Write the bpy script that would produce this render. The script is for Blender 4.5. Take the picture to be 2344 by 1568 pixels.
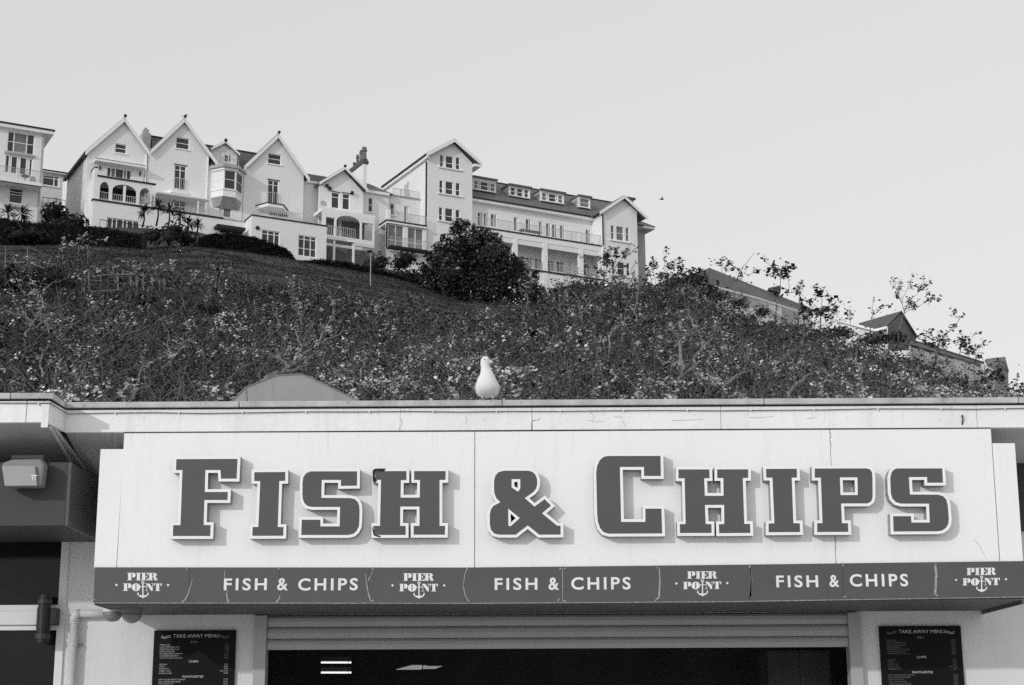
import bpy, bmesh, math, random
import numpy as np
from mathutils import Vector, Matrix
from mathutils.geometry import tessellate_polygon

scene = bpy.context.scene
for o in list(bpy.data.objects):
    bpy.data.objects.remove(o)
COL = scene.collection
R = math.radians

# ------------------------------------------------------------------ camera
FPX, CX, CY, ROLL, EYE = 3700.0, 1172.0, 784.0, R(0.3), 1.6
PITCH = math.atan(896.0 / FPX)
_w = Vector((0, math.cos(PITCH), math.sin(PITCH)))
_v0 = Vector((0, -math.sin(PITCH), math.cos(PITCH)))
_r = Vector((1, 0, 0)) * math.cos(ROLL) - _v0 * math.sin(ROLL)
_v = Vector((1, 0, 0)) * math.sin(ROLL) + _v0 * math.cos(ROLL)
cam_data = bpy.data.cameras.new("camera")
cam = bpy.data.objects.new("camera", cam_data)
COL.objects.link(cam)
cam.matrix_world = Matrix(((_r.x, _v.x, -_w.x, 0), (_r.y, _v.y, -_w.y, 0), (_r.z, _v.z, -_w.z, EYE), (0, 0, 0, 1)))
cam_data.sensor_width = 36.0
cam_data.lens = 36.0 * FPX / 2344.0
cam_data.clip_start = 0.1
cam_data.clip_end = 6000.0
scene.camera = cam

# ------------------------------------------------------------------ world + sun
SUN_DIR = Vector((0.86, 1.0, -0.43)).normalized()      # way the light travels
sun_el = math.asin(-SUN_DIR.z)
sun_az = math.atan2(-SUN_DIR.x, -SUN_DIR.y)            # from +Y towards +X
world = bpy.data.worlds.new("World")
scene.world = world
world.use_nodes = True
wn, wl = world.node_tree.nodes, world.node_tree.links
wn.clear()
sky = wn.new('ShaderNodeTexSky'); sky.sky_type = 'NISHITA'; sky.sun_disc = False
sky.sun_elevation = sun_el; sky.sun_rotation = sun_az
sky.air_density = 1.6; sky.dust_density = 4.0; sky.ozone_density = 1.0; sky.altitude = 10
bw = wn.new('ShaderNodeRGBToBW')
pw = wn.new('ShaderNodeMath'); pw.operation = 'POWER'; pw.inputs[1].default_value = 0.25   # hazy, evenly bright sky
mu = wn.new('ShaderNodeMath'); mu.operation = 'MULTIPLY'; mu.inputs[1].default_value = 5.72
tint = wn.new('ShaderNodeCombineColor')
mb_ = wn.new('ShaderNodeMath'); mb_.operation = 'MULTIPLY'; mb_.inputs[1].default_value = 1.025
bg = wn.new('ShaderNodeBackground'); bg.inputs['Strength'].default_value = 0.1
wo = wn.new('ShaderNodeOutputWorld')
wl.new(sky.outputs[0], bw.inputs[0]); wl.new(bw.outputs[0], pw.inputs[0]); wl.new(pw.outputs[0], mu.inputs[0])
wl.new(mu.outputs[0], tint.inputs[0]); wl.new(mu.outputs[0], tint.inputs[1]); wl.new(mu.outputs[0], mb_.inputs[0]); wl.new(mb_.outputs[0], tint.inputs[2])
wl.new(tint.outputs[0], bg.inputs[0]); wl.new(bg.outputs[0], wo.inputs[0])
sun_l = bpy.data.lights.new("sun", 'SUN'); sun_l.energy = 1.3; sun_l.angle = R(1.2); sun_l.color = (1.0, 0.99, 0.985)
sun = bpy.data.objects.new("sun", sun_l); COL.objects.link(sun)
sun.rotation_euler = SUN_DIR.to_track_quat('-Z', 'Y').to_euler(); sun.location = (-20, -20, 30)
vs = scene.view_settings
vs.view_transform = 'Standard'; vs.look = 'None'; vs.gamma = 1.0; vs.use_curve_mapping = False; vs.exposure = 0.0
scene.cycles.max_bounces = 6
scene.cycles.use_denoising = False

# ------------------------------------------------------------------ pixel <-> world
CAM = Vector((0, 0, EYE))
def ray(x, y):
    return (_w + _r * ((x - CX) / FPX) - _v * ((y - CY) / FPX))
def onY(p, Y):
    d = ray(p[0], p[1])
    return CAM + d * (Y / d.y)
def A(zx0, zy0, s):                                    # zoomed crop -> picture coordinates
    k = s * 1.48763
    ox, oy = zx0 / 1.48763, zy0 / 1.48763
    return lambda x, y: (ox + x / k, oy + y / k)
I_ = lambda x, y: (x, y)
Z0, Z1, Z2, Z3 = A(0, 360, 3.5625), A(0, 360, 2.904), A(600, 360, 2.904), A(1200, 440, 2.131)
Z4, Z5 = A(1700, 700, 2.3056), A(2587, 800, 2.3056)
V1, V2 = A(0, 800, 2.604), A(800, 850, 2.604)
S1, S2, S3, S4, S5 = A(0, 1280, 2.529), A(0, 1750, 2.69), A(700, 1280, 2.306), A(1600, 1280, 2.306), A(2500, 1280, 2.306)
S6, S7, S8 = A(700, 1850, 2.344), A(1600, 1850, 2.344), A(2500, 1850, 2.375)
G1 = A(1580, 1190, 8.25)

# ------------------------------------------------------------------ materials
def mat(name, g, rough=0.7, var=0.08, scale=3.0, bump=0.0, bscale=60.0, spec=0.3, streak=0.0, speck=0.0, metallic=0.0, emit=0.0, detail=6.0, fcol=None):
    m = bpy.data.materials.new(name); m.use_nodes = True
    n, l = m.node_tree.nodes, m.node_tree.links
    b = n['Principled BSDF']
    b.inputs['Roughness'].default_value = rough
    b.inputs['Specular IOR Level'].default_value = spec
    b.inputs['Metallic'].default_value = metallic
    tc = n.new('ShaderNodeTexCoord')
    nz = n.new('ShaderNodeTexNoise'); nz.inputs['Scale'].default_value = scale; nz.inputs['Detail'].default_value = detail
    l.new(tc.outputs['Object'], nz.inputs['Vector'])
    mr = n.new('ShaderNodeMapRange'); mr.inputs[1].default_value = 0.3; mr.inputs[2].default_value = 0.7
    mr.inputs[3].default_value = g * (1 - var); mr.inputs[4].default_value = g * (1 + var)
    l.new(nz.outputs['Fac'], mr.inputs[0])
    out = mr.outputs[0]
    def mulby(o, src):
        k = n.new('ShaderNodeMath'); k.operation = 'MULTIPLY'; l.new(o, k.inputs[0]); l.new(src, k.inputs[1]); return k.outputs[0]
    if streak > 0:
        mp = n.new('ShaderNodeMapping'); mp.inputs['Scale'].default_value = (9, 9, 0.7)
        l.new(tc.outputs['Object'], mp.inputs[0])
        s = n.new('ShaderNodeTexNoise'); s.inputs['Scale'].default_value = 1.0; s.inputs['Detail'].default_value = 7
        l.new(mp.outputs[0], s.inputs['Vector'])
        sr = n.new('ShaderNodeMapRange'); sr.inputs[1].default_value = 0.55; sr.inputs[2].default_value = 0.8
        sr.inputs[3].default_value = 1.0; sr.inputs[4].default_value = 1.0 - streak
        l.new(s.outputs['Fac'], sr.inputs[0]); out = mulby(out, sr.outputs[0])
    if speck > 0:
        s = n.new('ShaderNodeTexNoise'); s.inputs['Scale'].default_value = 35.0; s.inputs['Detail'].default_value = 5
        l.new(tc.outputs['Object'], s.inputs['Vector'])
        sr = n.new('ShaderNodeMapRange'); sr.inputs[1].default_value = 0.62; sr.inputs[2].default_value = 0.72
        sr.inputs[3].default_value = 1.0; sr.inputs[4].default_value = 1.0 - speck
        l.new(s.outputs['Fac'], sr.inputs[0]); out = mulby(out, sr.outputs[0])
    if fcol:
        at = n.new('ShaderNodeAttribute'); at.attribute_name = fcol
        out = mulby(out, at.outputs['Fac'])
    cc = n.new('ShaderNodeCombineColor')
    for i in range(3): l.new(out, cc.inputs[i])
    l.new(cc.outputs[0], b.inputs['Base Color'])
    if bump > 0:
        bn = n.new('ShaderNodeTexNoise'); bn.inputs['Scale'].default_value = bscale; bn.inputs['Detail'].default_value = 5
        l.new(tc.outputs['Object'], bn.inputs['Vector'])
        bp = n.new('ShaderNodeBump'); bp.inputs['Strength'].default_value = bump; bp.inputs['Distance'].default_value = 0.01 if bscale > 8 else 0.15
        l.new(bn.outputs['Fac'], bp.inputs['Height']); l.new(bp.outputs[0], b.inputs['Normal'])
    if emit > 0:
        b.inputs['Emission Color'].default_value = (1, 1, 1, 1); b.inputs['Emission Strength'].default_value = emit
    return m

M = dict(
    sign_white=mat('white_painted_board', 0.88, 0.55, 0.02, 0.9, 0.25, 22, streak=0.07, speck=0.06),
    fascia=mat('white_fascia_paint', 0.86, 0.6, 0.05, 2.0, 0.6, 14, streak=0.16, speck=0.14),
    coping=mat('weathered_felt_edge', 0.50, 0.85, 0.22, 5.0, 0.5, 70, streak=0.25, speck=0.35),
    seam=mat('dark_joint_and_shadow', 0.04, 0.9),
    crack=mat('paint_crack', 0.28, 0.9),
    trim=mat('white_letter_trim', 0.88, 0.4, 0.03, 6.0, 0.1, 80),
    letter_side=mat('galvanised_letter_side', 0.30, 0.5, 0.12, 14.0, 0.2, 80, streak=0.15, speck=0.3),
    face=mat('dark_letter_face', 0.098, 0.42, 0.05, 3.0, 0.0, spec=0.25),
    band=mat('dark_painted_band', 0.095, 0.42, 0.06, 2.5, 0.15, 30, spec=0.3, streak=0.05),
    scrape=mat('scraped_paint', 0.33, 0.7, 0.4, 40.0),
    rust=mat('flaked_black_metal', 0.02, 0.8, 0.3, 40.0),
    print=mat('white_print', 0.80, 0.5),
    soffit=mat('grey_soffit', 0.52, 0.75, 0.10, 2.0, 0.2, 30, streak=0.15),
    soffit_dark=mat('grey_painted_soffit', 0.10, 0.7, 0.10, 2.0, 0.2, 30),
    panel_dark=mat('dark_wall_panel', 0.058, 0.55, 0.08, 2.0, 0.1, 30),
    wall=mat('white_rendered_wall', 0.74, 0.75, 0.04, 1.5, 0.4, 40, streak=0.08, speck=0.05),
    upvc=mat('white_plastic_frame', 0.74, 0.35, 0.02, 4.0),
    shutter=mat('grey_shutter_slat', 0.42, 0.45, 0.05, 3.0, spec=0.5),
    glass=mat('dark_window_glass', 0.012, 0.08, 0.1, 2.0, spec=0.2),
    inside=mat('dark_interior', 0.17, 0.8, 0.2, 2.0),
    wood=mat('brown_cupboard', 0.2, 0.6, 0.2, 3.0),
    black=mat('black_plastic', 0.018, 0.4, 0.1),
    menu=mat('black_menu_board', 0.009, 0.6, 0.15, 2.0, spec=0.12),
    menu_text=mat('menu_lettering', 0.55, 0.5),
    menu_dim=mat('faded_menu_lettering', 0.20, 0.5),
    pipe=mat('white_plastic_pipe', 0.62, 0.35, 0.04, 6.0),
    lamp_glass=mat('grey_lamp_lens', 0.34, 0.35, 0.05, 8.0, spec=0.5),
    grey_metal=mat('grey_metal', 0.22, 0.4, 0.05, 8.0, spec=0.5),
    dark_metal=mat('dark_metal', 0.05, 0.45, 0.1, 8.0),
    lantern=mat('grey_sheet_roof', 0.31, 0.7, 0.10, 2.5, 0.3, 30, streak=0.15, speck=0.15),
    lamp=mat('lit_tube', 0.8, 0.5, emit=1.1),
    lamp_dim=mat('lit_panel', 0.8, 0.5, emit=0.2),
    feather=mat('white_feathers', 0.78, 0.7, 0.02, 20.0, 0.2, 120),
    feather_grey=mat('grey_feathers', 0.32, 0.7, 0.05, 20.0),
    beak=mat('pale_beak', 0.52, 0.5, 0.1, 40.0),
    # far
    far_white=mat('white_house_render', 0.84, 0.85, 0.03, 0.5, 0.2, 3.0, streak=0.06),
    far_trim=mat('white_house_trim', 0.88, 0.6, 0.02),
    far_stone=mat('pebbledash', 0.74, 0.9, 0.2, 3.0, 0.4, 4.0),
    far_grey=mat('grey_render_and_shaded_wall', 0.42, 0.9, 0.1, 1.5, 0.3, 3.0),  # also on pale walls whose shade is put into the colour
    slate=mat('slate_roof', 0.095, 0.7, 0.25, 2.0, 0.3, 5.0),
    slate_mid=mat('grey_tile_roof', 0.16, 0.75, 0.25, 2.5, 0.3, 5.0),
    dark_line=mat('black_gutter', 0.025, 0.6, 0.1),
    far_glass=mat('house_window_glass', 0.035, 0.12, 0.2, 0.6, spec=0.5),
    far_glass_light=mat('curtained_window', 0.17, 0.3, 0.3, 0.9, spec=0.5),
    blind=mat('white_blind', 0.8, 0.6),
    rail=mat('pale_railing', 0.5, 0.5, 0.1),
    rail_glass=mat('balcony_glass', 0.5, 0.1, 0.1, 0.5),
    ground=mat('grey_paving', 0.46, 0.9, 0.15, 0.5, 0.2, 20),
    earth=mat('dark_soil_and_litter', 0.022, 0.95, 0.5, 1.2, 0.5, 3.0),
    bark=mat('pale_bark', 0.19, 0.85, 0.35, 6.0, 0.3, 30),
    twig=mat('pale_twigs', 0.21, 0.85, 0.4, 2.0),
    leaf=mat('thicket_leaves', 0.045, 0.6, 0.5, 0.22, spec=0.25, fcol='tone'),
    leaf_dark=mat('evergreen_leaves', 0.014, 0.6, 0.25, 0.8, spec=0.2, fcol='tone'),
    grass=mat('rough_grass', 0.043, 0.95, 0.3, 0.35, 0.5, 2.0, fcol='tone'),
)
# the hillside sheet: grass above, dark litter under the thicket
def hill_material():
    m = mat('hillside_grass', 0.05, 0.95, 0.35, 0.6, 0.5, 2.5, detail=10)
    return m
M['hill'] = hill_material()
M['rail_glass'].node_tree.nodes['Principled BSDF'].inputs['Alpha'].default_value = 0.16

# ------------------------------------------------------------------ object helpers
def tag(o, label=None, cat=None, group=None, kind=None):
    if label: o['label'] = label
    if cat: o['category'] = cat
    if group: o['group'] = group
    if kind: o['kind'] = kind
    return o
class T:                                               # a thing: an Empty at its base
    def __init__(s, name, loc, label, cat, group=None, kind=None):
        s.o = bpy.data.objects.new(name, None); COL.objects.link(s.o)
        s.o.location = loc; s.loc = Vector(loc); s.o.empty_display_size = 0.2
        tag(s.o, label, cat, group, kind)
class MB:
    def __init__(s): s.v = []; s.f = []
    def quadprism(s, a, b):                            # two matching loops
        n = len(a); i = len(s.v); s.v += [tuple(p) for p in a] + [tuple(p) for p in b]
        s.f.append(tuple(range(i, i + n))); s.f.append(tuple(range(i + 2 * n - 1, i + n - 1, -1)))
        for k in range(n):
            q = (k + 1) % n; s.f.append((i + k, i + n + k, i + n + q, i + q))
        return s
    def box(s, x0, x1, y0, y1, z0, z1):
        a = [(x0, y0, z0), (x1, y0, z0), (x1, y0, z1), (x0, y0, z1)]
        return s.quadprism(a, [(x, y1, z) for x, y, z in a])
    def face(s, pts):
        i = len(s.v); s.v += [tuple(p) for p in pts]; s.f.append(tuple(range(i, i + len(pts)))); return s
    def prism(s, loops, ext):                          # loops[0] outer, others holes
        ext = Vector(ext); loops = [[Vector(p) for p in L] for L in loops]
        flat = [p for L in loops for p in L]
        tris = tessellate_polygon(loops)
        i = len(s.v); n = len(flat)
        s.v += [tuple(p) for p in flat] + [tuple(p + ext) for p in flat]
        for t in tris:
            s.f.append((i + t[0], i + t[1], i + t[2])); s.f.append((i + n + t[2], i + n + t[1], i + n + t[0]))
        o = i
        for L in loops:
            m = len(L)
            for k in range(m):
                q = (k + 1) % m; s.f.append((o + k, o + q, o + n + q, o + n + k))
            o += m
        return s
    def tube(s, pts, rad, sides=8, cap=True):
        pts = [Vector(p) for p in pts]
        if not hasattr(rad, '__len__'): rad = [rad] * len(pts)
        i0 = len(s.v); prev = None
        for k, p in enumerate(pts):
            d = (pts[min(k + 1, len(pts) - 1)] - pts[max(k - 1, 0)]).normalized()
            if prev is None:
                a = d.cross(Vector((0, 0, 1)))
                if a.length < 0.1: a = d.cross(Vector((1, 0, 0)))
            else: a = prev - d * prev.dot(d)
            a.normalize(); prev = a; b = d.cross(a)
            for j in range(sides):
                t = 2 * math.pi * j / sides
                s.v.append(tuple(p + (a * math.cos(t) + b * math.sin(t)) * rad[k]))
        for k in range(len(pts) - 1):
            for j in range(sides):
                q = (j + 1) % sides; a_, b_ = i0 + k * sides, i0 + (k + 1) * sides
                s.f.append((a_ + j, a_ + q, b_ + q, b_ + j))
        if cap:
            s.f.append(tuple(i0 + j for j in range(sides - 1, -1, -1)))
            e = i0 + (len(pts) - 1) * sides; s.f.append(tuple(e + j for j in range(sides)))
        return s
    def loft(s, rings):                                # rings of equal length
        n = len(rings[0]); i0 = len(s.v)
        for r_ in rings: s.v += [tuple(p) for p in r_]
        for k in range(len(rings) - 1):
            for j in range(n):
                q = (j + 1) % n; s.f.append((i0 + k * n + j, i0 + k * n + q, i0 + (k + 1) * n + q, i0 + (k + 1) * n + j))
        s.f.append(tuple(i0 + j for j in range(n - 1, -1, -1))); e = i0 + (len(rings) - 1) * n
        s.f.append(tuple(e + j for j in range(n)))
        return s
    def build(s, name, m, parent=None, smooth=False, bevel=0.0, label=None, kind=None, fix=True):
        loc = Vector((0, 0, 0)); par = None
        if parent is not None:
            if isinstance(parent, T): loc = parent.loc; par = parent.o
            else: par, loc = parent
        me = bpy.data.meshes.new(name)
        me.from_pydata([(x - loc.x, y - loc.y, z - loc.z) for x, y, z in s.v], [], s.f)
        if fix:
            bm = bmesh.new(); bm.from_mesh(me); bmesh.ops.recalc_face_normals(bm, faces=bm.faces[:]); bm.to_mesh(me); bm.free()
        if smooth:
            me.polygons.foreach_set('use_smooth', [True] * len(me.polygons))
        me.materials.append(M[m] if isinstance(m, str) else m)
        o = bpy.data.objects.new(name, me); COL.objects.link(o)
        if par is not None: o.parent = par
        if bevel > 0:
            b = o.modifiers.new('bevel', 'BEVEL'); b.width = bevel; b.segments = 2; b.limit_method = 'ANGLE'; b.angle_limit = R(40)
        if label: o['label'] = label
        if kind: o['kind'] = kind
        return o
def sub(o, t): return (o, t.loc)                       # parent spec for a sub-part
def pxprism(zf, loops, Y, Yb):
    return MB().prism([[onY(zf(*p), Y) for p in L] for L in loops], (0, Yb - Y, 0))
def pxrect(zf, x0, y0, x1, y1, Y, Yb):                 # axis-aligned in the world from TL and BR
    a, b = onY(zf(x0, y0), Y), onY(zf(x1, y1), Y)
    return MB().box(a.x, b.x, Y, Yb, b.z, a.z)
def text_mesh(txt, name, m, parent, x0, x1, z0, z1, Y, bold=0.0, align=None, space=1.0, label=None, res=3):
    cu = bpy.data.curves.new('t', 'FONT'); cu.body = txt; cu.resolution_u = res; cu.space_character = space; cu.offset = bold
    o = bpy.data.objects.new('t', cu); COL.objects.link(o)
    dg = bpy.context.evaluated_depsgraph_get()
    me = bpy.data.meshes.new_from_object(o.evaluated_get(dg))
    bpy.data.objects.remove(o); bpy.data.curves.remove(cu)
    n = len(me.vertices); co = np.empty(n * 3); me.vertices.foreach_get('co', co); co = co.reshape(-1, 3)
    a, b = co.min(0), co.max(0)
    k = (z1 - z0) / max(b[1] - a[1], 1e-6); kx = k if x1 is None else (x1 - x0) / (b[0] - a[0])
    loc = parent.loc if isinstance(parent, T) else parent[1]
    X = x0 + (co[:, 0] - a[0]) * kx
    if align == 'right': X = x0 - (b[0] - co[:, 0]) * kx
    Zc = z0 + (co[:, 1] - a[1]) * k
    out = np.stack([X - loc.x, np.full(n, Y) - loc.y, Zc - loc.z], 1)
    me.vertices.foreach_set('co', out.ravel()); me.name = name
    me.materials.clear(); me.materials.append(M[m])
    ob = bpy.data.objects.new(name, me); COL.objects.link(ob)
    ob.parent = parent.o if isinstance(parent, T) else parent[0]
    if label: ob['label'] = label
    return ob
def offset_loop(L, d):                                 # mitred outward offset of a 2D loop
    n = len(L); area = sum(L[i][0] * L[(i + 1) % n][1] - L[(i + 1) % n][0] * L[i][1] for i in range(n))
    sg = 1 if area > 0 else -1; out = []
    for i in range(n):
        p0, p1, p2 = Vector(L[i - 1]), Vector(L[i]), Vector(L[(i + 1) % n])
        e1, e2 = (p1 - p0).normalized(), (p2 - p1).normalized()
        n1, n2 = Vector((e1.y, -e1.x)) * sg, Vector((e2.y, -e2.x)) * sg
        b = (n1 + n2)
        if b.length < 0.2: b = n1
        b.normalize(); c = max(b.dot(n1), 0.5)
        out.append(tuple(p1 + b * (d / c)))
    return out
# ================================================================== the takeaway: walls, roof and sign
YF, YW, YL = 13.0, 14.15, 12.9                         # sign face, wall behind, letter front
shop = T('takeaway_building', (0, YW, 0), 'single-storey white takeaway kiosk with flat roof and overhanging canopy in the foreground', 'building')
def P(zf, x, y, Y): return onY(zf(x, y), Y)
zw = lambda x, y: onY((x, y), YW)
# back wall with the serving opening and the left window opening
def wall_loop(x0, y0, x1, y1, Y):
    a, b = onY((x0, y0), Y), onY((x1, y1), Y)
    return [(a.x, Y, b.z), (b.x, Y, b.z), (b.x, Y, a.z), (a.x, Y, a.z)]
aL, aR = onY((-420, 1000), YW).x, onY((2800, 1000), YW).x
zt = onY((1172, 985), YW).z
opening = wall_loop(584, 1405, 1968, 1700, YW); zo = 1.0
opening = [(x, y, (z if z > 1.5 else zo)) for x, y, z in opening]
winL = wall_loop(-330, 1222, 132, 1720, YW)
winL = [(x, y, (z if z > 1.4 else 0.7)) for x, y, z in winL]
outer = [(aL, YW, 0), (aR, YW, 0), (aR, YW, zt), (aL, YW, zt)]
MB().prism([outer, opening, winL], (0, 0.22, 0)).build('wall', 'wall', shop)
# dark painted panels at the wall head, left and right of the sign
pxrect(I_, -420, 1116, 700, 1216, YW - 0.03, YW - 0.004).build('wall_panel', 'panel_dark', shop)
pxrect(I_, 1800, 1062, 2800, 1213, YW - 0.03, YW - 0.004).build('wall_panel', 'panel_dark', shop)
# flat roof slab, fascia boards, capping
zcap_t = onY((1172, 917), YF).z; zcap_b = onY((1172, 930), YF).z; zf_b = onY((1172, 984.5), YF).z
xi = onY((150, 950), YF).x; xo = onY((112, 940), 12.62).x; YP = 12.62
xR = onY((2700, 950), YF).x; xLL = onY((-420, 950), YP).x
roofloop = [(xLL, YP + 0.06), (xo - 0.05, YP + 0.06), (xi - 0.05, YF + 0.06), (xR, YF + 0.06), (xR, 19), (xLL, 19)]
MB().quadprism([(x, y, zcap_b - 0.02) for x, y in roofloop], [(x, y, zcap_t - 0.05) for x, y in roofloop]).build('roof_deck', 'coping', shop)
def strip(pts, z0, z1, th):                            # board following a plan polyline, thickness towards +Y
    m = MB()
    for (a, b) in zip(pts[:-1], pts[1:]):
        d = (Vector(b) - Vector(a)).normalized(); n = Vector((-d.y, d.x)) * th
        lo = [(a[0], a[1], z0), (b[0], b[1], z0), (b[0] + n.x, b[1] + n.y, z0), (a[0] + n.x, a[1] + n.y, z0)]
        m.quadprism(lo, [(x, y, z1) for x, y, _ in lo])
    return m
# fascia runs as boards with joints
def run(xs, Y, z0, z1, th, name, mt, gap=0.004, bev=0.003):
    for a, b in zip(xs[:-1], xs[1:]):
        MB().box(a + gap / 2, b - gap / 2, Y, Y + th, z0, z1).build(name, mt, shop, bevel=bev)
X = lambda px, Y=YF: onY((px, 950), Y).x
MB().box(xi - 0.0, X(916), YF, YF + 0.05, zf_b, zcap_b - 0.012).build('fascia_board', 'fascia', shop, bevel=0.003)
run([X(916), X(1218), X(1650), X(2236), xR], YF, zf_b, zcap_b - 0.012, 0.05, 'fascia_board', 'fascia', 0.0035)
# left projecting part: front and angled return
run([xLL, X(60, YP), xo], YP, zf_b + 0.012, zcap_b - 0.012, 0.05, 'fascia_board', 'fascia', 0.006)
strip([(xo, YP), (xi, YF)], zf_b + 0.005, zcap_b - 0.012, 0.05).build('fascia_board', 'fascia', shop)
MB().box(xo - 0.055, xo, YP - 0.006, YP - 0.001, zf_b - 0.03, zcap_b - 0.02).build('fascia_trim', 'fascia', shop)
# small rounded moulding (cable run) under the cap with clips
zc = onY((1172, 942), YF).z
cable = [(xLL, YP - 0.012, zc + 0.01)]
random.seed(5)
xx = xLL
while xx < xo - 0.1:
    cable.append((xx, YP - 0.012, zc + 0.012 + random.uniform(-.002, .002))); xx += 0.45
cable += [(xo + 0.01, YP - 0.012, zc + 0.01), (xi + 0.02, YF - 0.012, zc - 0.004)]
xx = xi + 0.3
while xx < xR:
    cable.append((xx, YF - 0.012, zc + random.uniform(-.005, .005))); xx += 0.42
cb = T('cable', (xi, YF, zc), 'long thin white cable clipped under the roof edge, drawn as its dark shadow line', 'cable')
MB().tube(cable[1:], 0.0033, 6).build('cable_shadow', 'seam', cb, smooth=True)  # dark tube draws the shadow line beneath the white cable
xx = xLL + 0.2; k = 0
while xx < xR:
    if xx < xo or xx > xi:
        yy = YP if xx < xo else YF
        MB().box(xx, xx + 0.008, yy - 0.018, yy - 0.001, zc - 0.008, zc + 0.012).build('clip', 'fascia', cb)
    xx += 0.52
# capping sections with dark joints
def cap(x0, x1, Y, name='roof_capping'):
    MB().box(x0 + 0.003, x1 - 0.003, Y - 0.035, Y + 0.16, zcap_b, zcap_t).build(name, 'coping', shop, bevel=0.006)
for a, b in ((xi, X(548)), (X(548), X(1150)), (X(1150), X(1749)), (X(1749), X(2332)), (X(2332), xR)): cap(a, b, YF)
cap(xLL, X(24, YP), YP); cap(X(24, YP), xo, YP)
strip([(xo + 0.035, YP - 0.035), (xi + 0.002, YF - 0.035)], zcap_b, zcap_t - 0.002, 0.19).build('roof_capping', 'coping', shop)
strip([(xLL, YP - 0.012), (xo + 0.012, YP - 0.012), (xi + 0.006, YF - 0.012), (xR, YF - 0.012)], zcap_b - 0.008, zcap_b, 0.03).build('drip_gap', 'seam', shop)
# soffits
def soff(pts, name='soffit', mt='soffit'):
    MB().quadprism(pts, [(x, y, z + 0.03) for x, y, z in pts]).build(name, mt, shop)
z_rl = onY((200, 1116), YW).z; z_rr = onY((2330, 1062), YW).z
xsl, xsr = onY((283, 1000), YF).x, onY((2270, 1000), YF).x
soff([(xi, YF + 0.05, zf_b + 0.004), (xsl + .4, YF + 0.05, zf_b + 0.004), (xsl + .4, YW, z_rl), (xi - 0.02, YW, z_rl)], mt='soffit')
soff([(xsr - .4, YF + 0.05, zf_b + 0.004), (xR, YF + 0.05, zf_b + 0.004), (xR, YW, z_rr), (xsr - .4, YW, z_rr)], mt='soffit')
soff([(xLL, YP + 0.05, zf_b + 0.016), (xo, YP + 0.05, zf_b + 0.016), (xi, YW, z_rl + 0.0), (xLL, YW, z_rl + 0.0)], mt='soffit')
a = onY((116, 979), YP + 0.06); b = onY((190, 1110), YW - 0.02)
MB().tube([a, b], [0.014, 0.02], 6).build('soffit_streak_strip', 'soffit', shop)  # added strip standing in for the light streak across the soffit

# ---- the big sign board (canopy front)
sign = T('sign_board', (onY((1172, 1290), YF).x, YF, onY((1172, 1290), YF).z), 'wide white sign board carrying the raised FISH & CHIPS letters above the serving hatch', 'sign')
g = 0.0025
pz = lambda x, y, Y=YF: onY((x, y), Y)
def boardpiece(l, r, name, mt='sign_white', d=0.0):
    # l=(xtop,ytop,xbot,ybot)
    a, b, c, dd = pz(l[0], l[1], YF - d), pz(r[0], r[1], YF - d), pz(r[2], r[3], YF - d), pz(l[2], l[3], YF - d)
    return MB().prism([[dd, c, b, a]], (0, 0.05, 0)).build(name, mt, sign, bevel=0.002)
boardpiece((284.5, 991, 267.5, 1300), (1086.3, 988, 1085.8, 1300), 'board_panel')
boardpiece((1087.7, 988, 1087.3, 1300), (1898.5, 983.5, 1913.5, 1291), 'board_panel')
boardpiece((1899.7, 983.5, 1914.6, 1291), (2268, 981, 2288, 1286.5), 'board_panel')
boardpiece((230, 1028, 215, 1300), (283, 1028, 266, 1300), 'side_panel')
boardpiece((2272, 1014.5, 2290, 1286.5), (2323, 1014.5, 2342, 1286), 'side_panel')
# sign box body behind
zbot = onY((1087, 1380), YF).z
xa, xb = pz(217, 1380).x, pz(2343, 1367).x
ztop_in = zf_b - 0.02
MB().box(pz(300, 1000).x, pz(2255, 1000).x, YF + 0.052, YW - 0.01, pz(1172, 1300).z, ztop_in).build('sign_box', 'sign_white', sign)
MB().box(xa + 0.01, xb - 0.01, YF + 0.052, YW - 0.01, zbot + 0.03, pz(300, 1030).z).build('sign_box', 'sign_white', sign)
# joint filler strips (dark)
MB().box(pz(284, 990).x, pz(2268, 990).x, YF - 0.004, YF + 0.01, zf_b - 0.008, zf_b - 0.001).build('joint', 'seam', sign)
# ---- dark band below (segmented sheet)
bandpts_t = [(217, 1298.5), (1087, 1299), (1650, 1293), (2343, 1284)]
bandpts_b = [(211, 1380), (1087, 1380.5), (1650, 1377), (2343, 1366)]
band = T('sign_band', (pz(1172, 1340).x, YF - 0.02, pz(1172, 1340).z), 'long dark band sign under the white board, repeating FISH & CHIPS and an anchor emblem', 'sign')
def byt(x): return float(np.interp(x, [p[0] for p in bandpts_t], [p[1] for p in bandpts_t]))
def byb(x): return float(np.interp(x, [p[0] for p in bandpts_b], [p[1] for p in bandpts_b]))
cuts = [213, 433, 640, 845, 1064, 1287, 1507, 1718, 1930, 2143, 2348]
YB = YF - 0.02
for a, b in zip(cuts[:-1], cuts[1:]):
    a2 = 217 if a == 213 else a
    L = [onY((a, byb(a)), YB), onY((b, byb(b)), YB), onY((b, byt(b)), YB), onY((a2, byt(a2)), YB)]
    L[0].x += 0.0008; L[3].x += 0.0008; L[1].x -= 0.0008; L[2].x -= 0.0008
    MB().prism([L], (0, 0.018, 0)).build('band_panel', 'band', band, bevel=0.0015)
# bright folded lower lip
L = [onY((212, byb(212)), YB), onY((1087, byb(1087)), YB), onY((1650, byb(1650)), YB), onY((2345, byb(2345)), YB)]
MB().tube([p + Vector((0, -0.001, -0.002)) for p in L], 0.0035, 5).build('lip', 'scrape', band)
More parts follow.
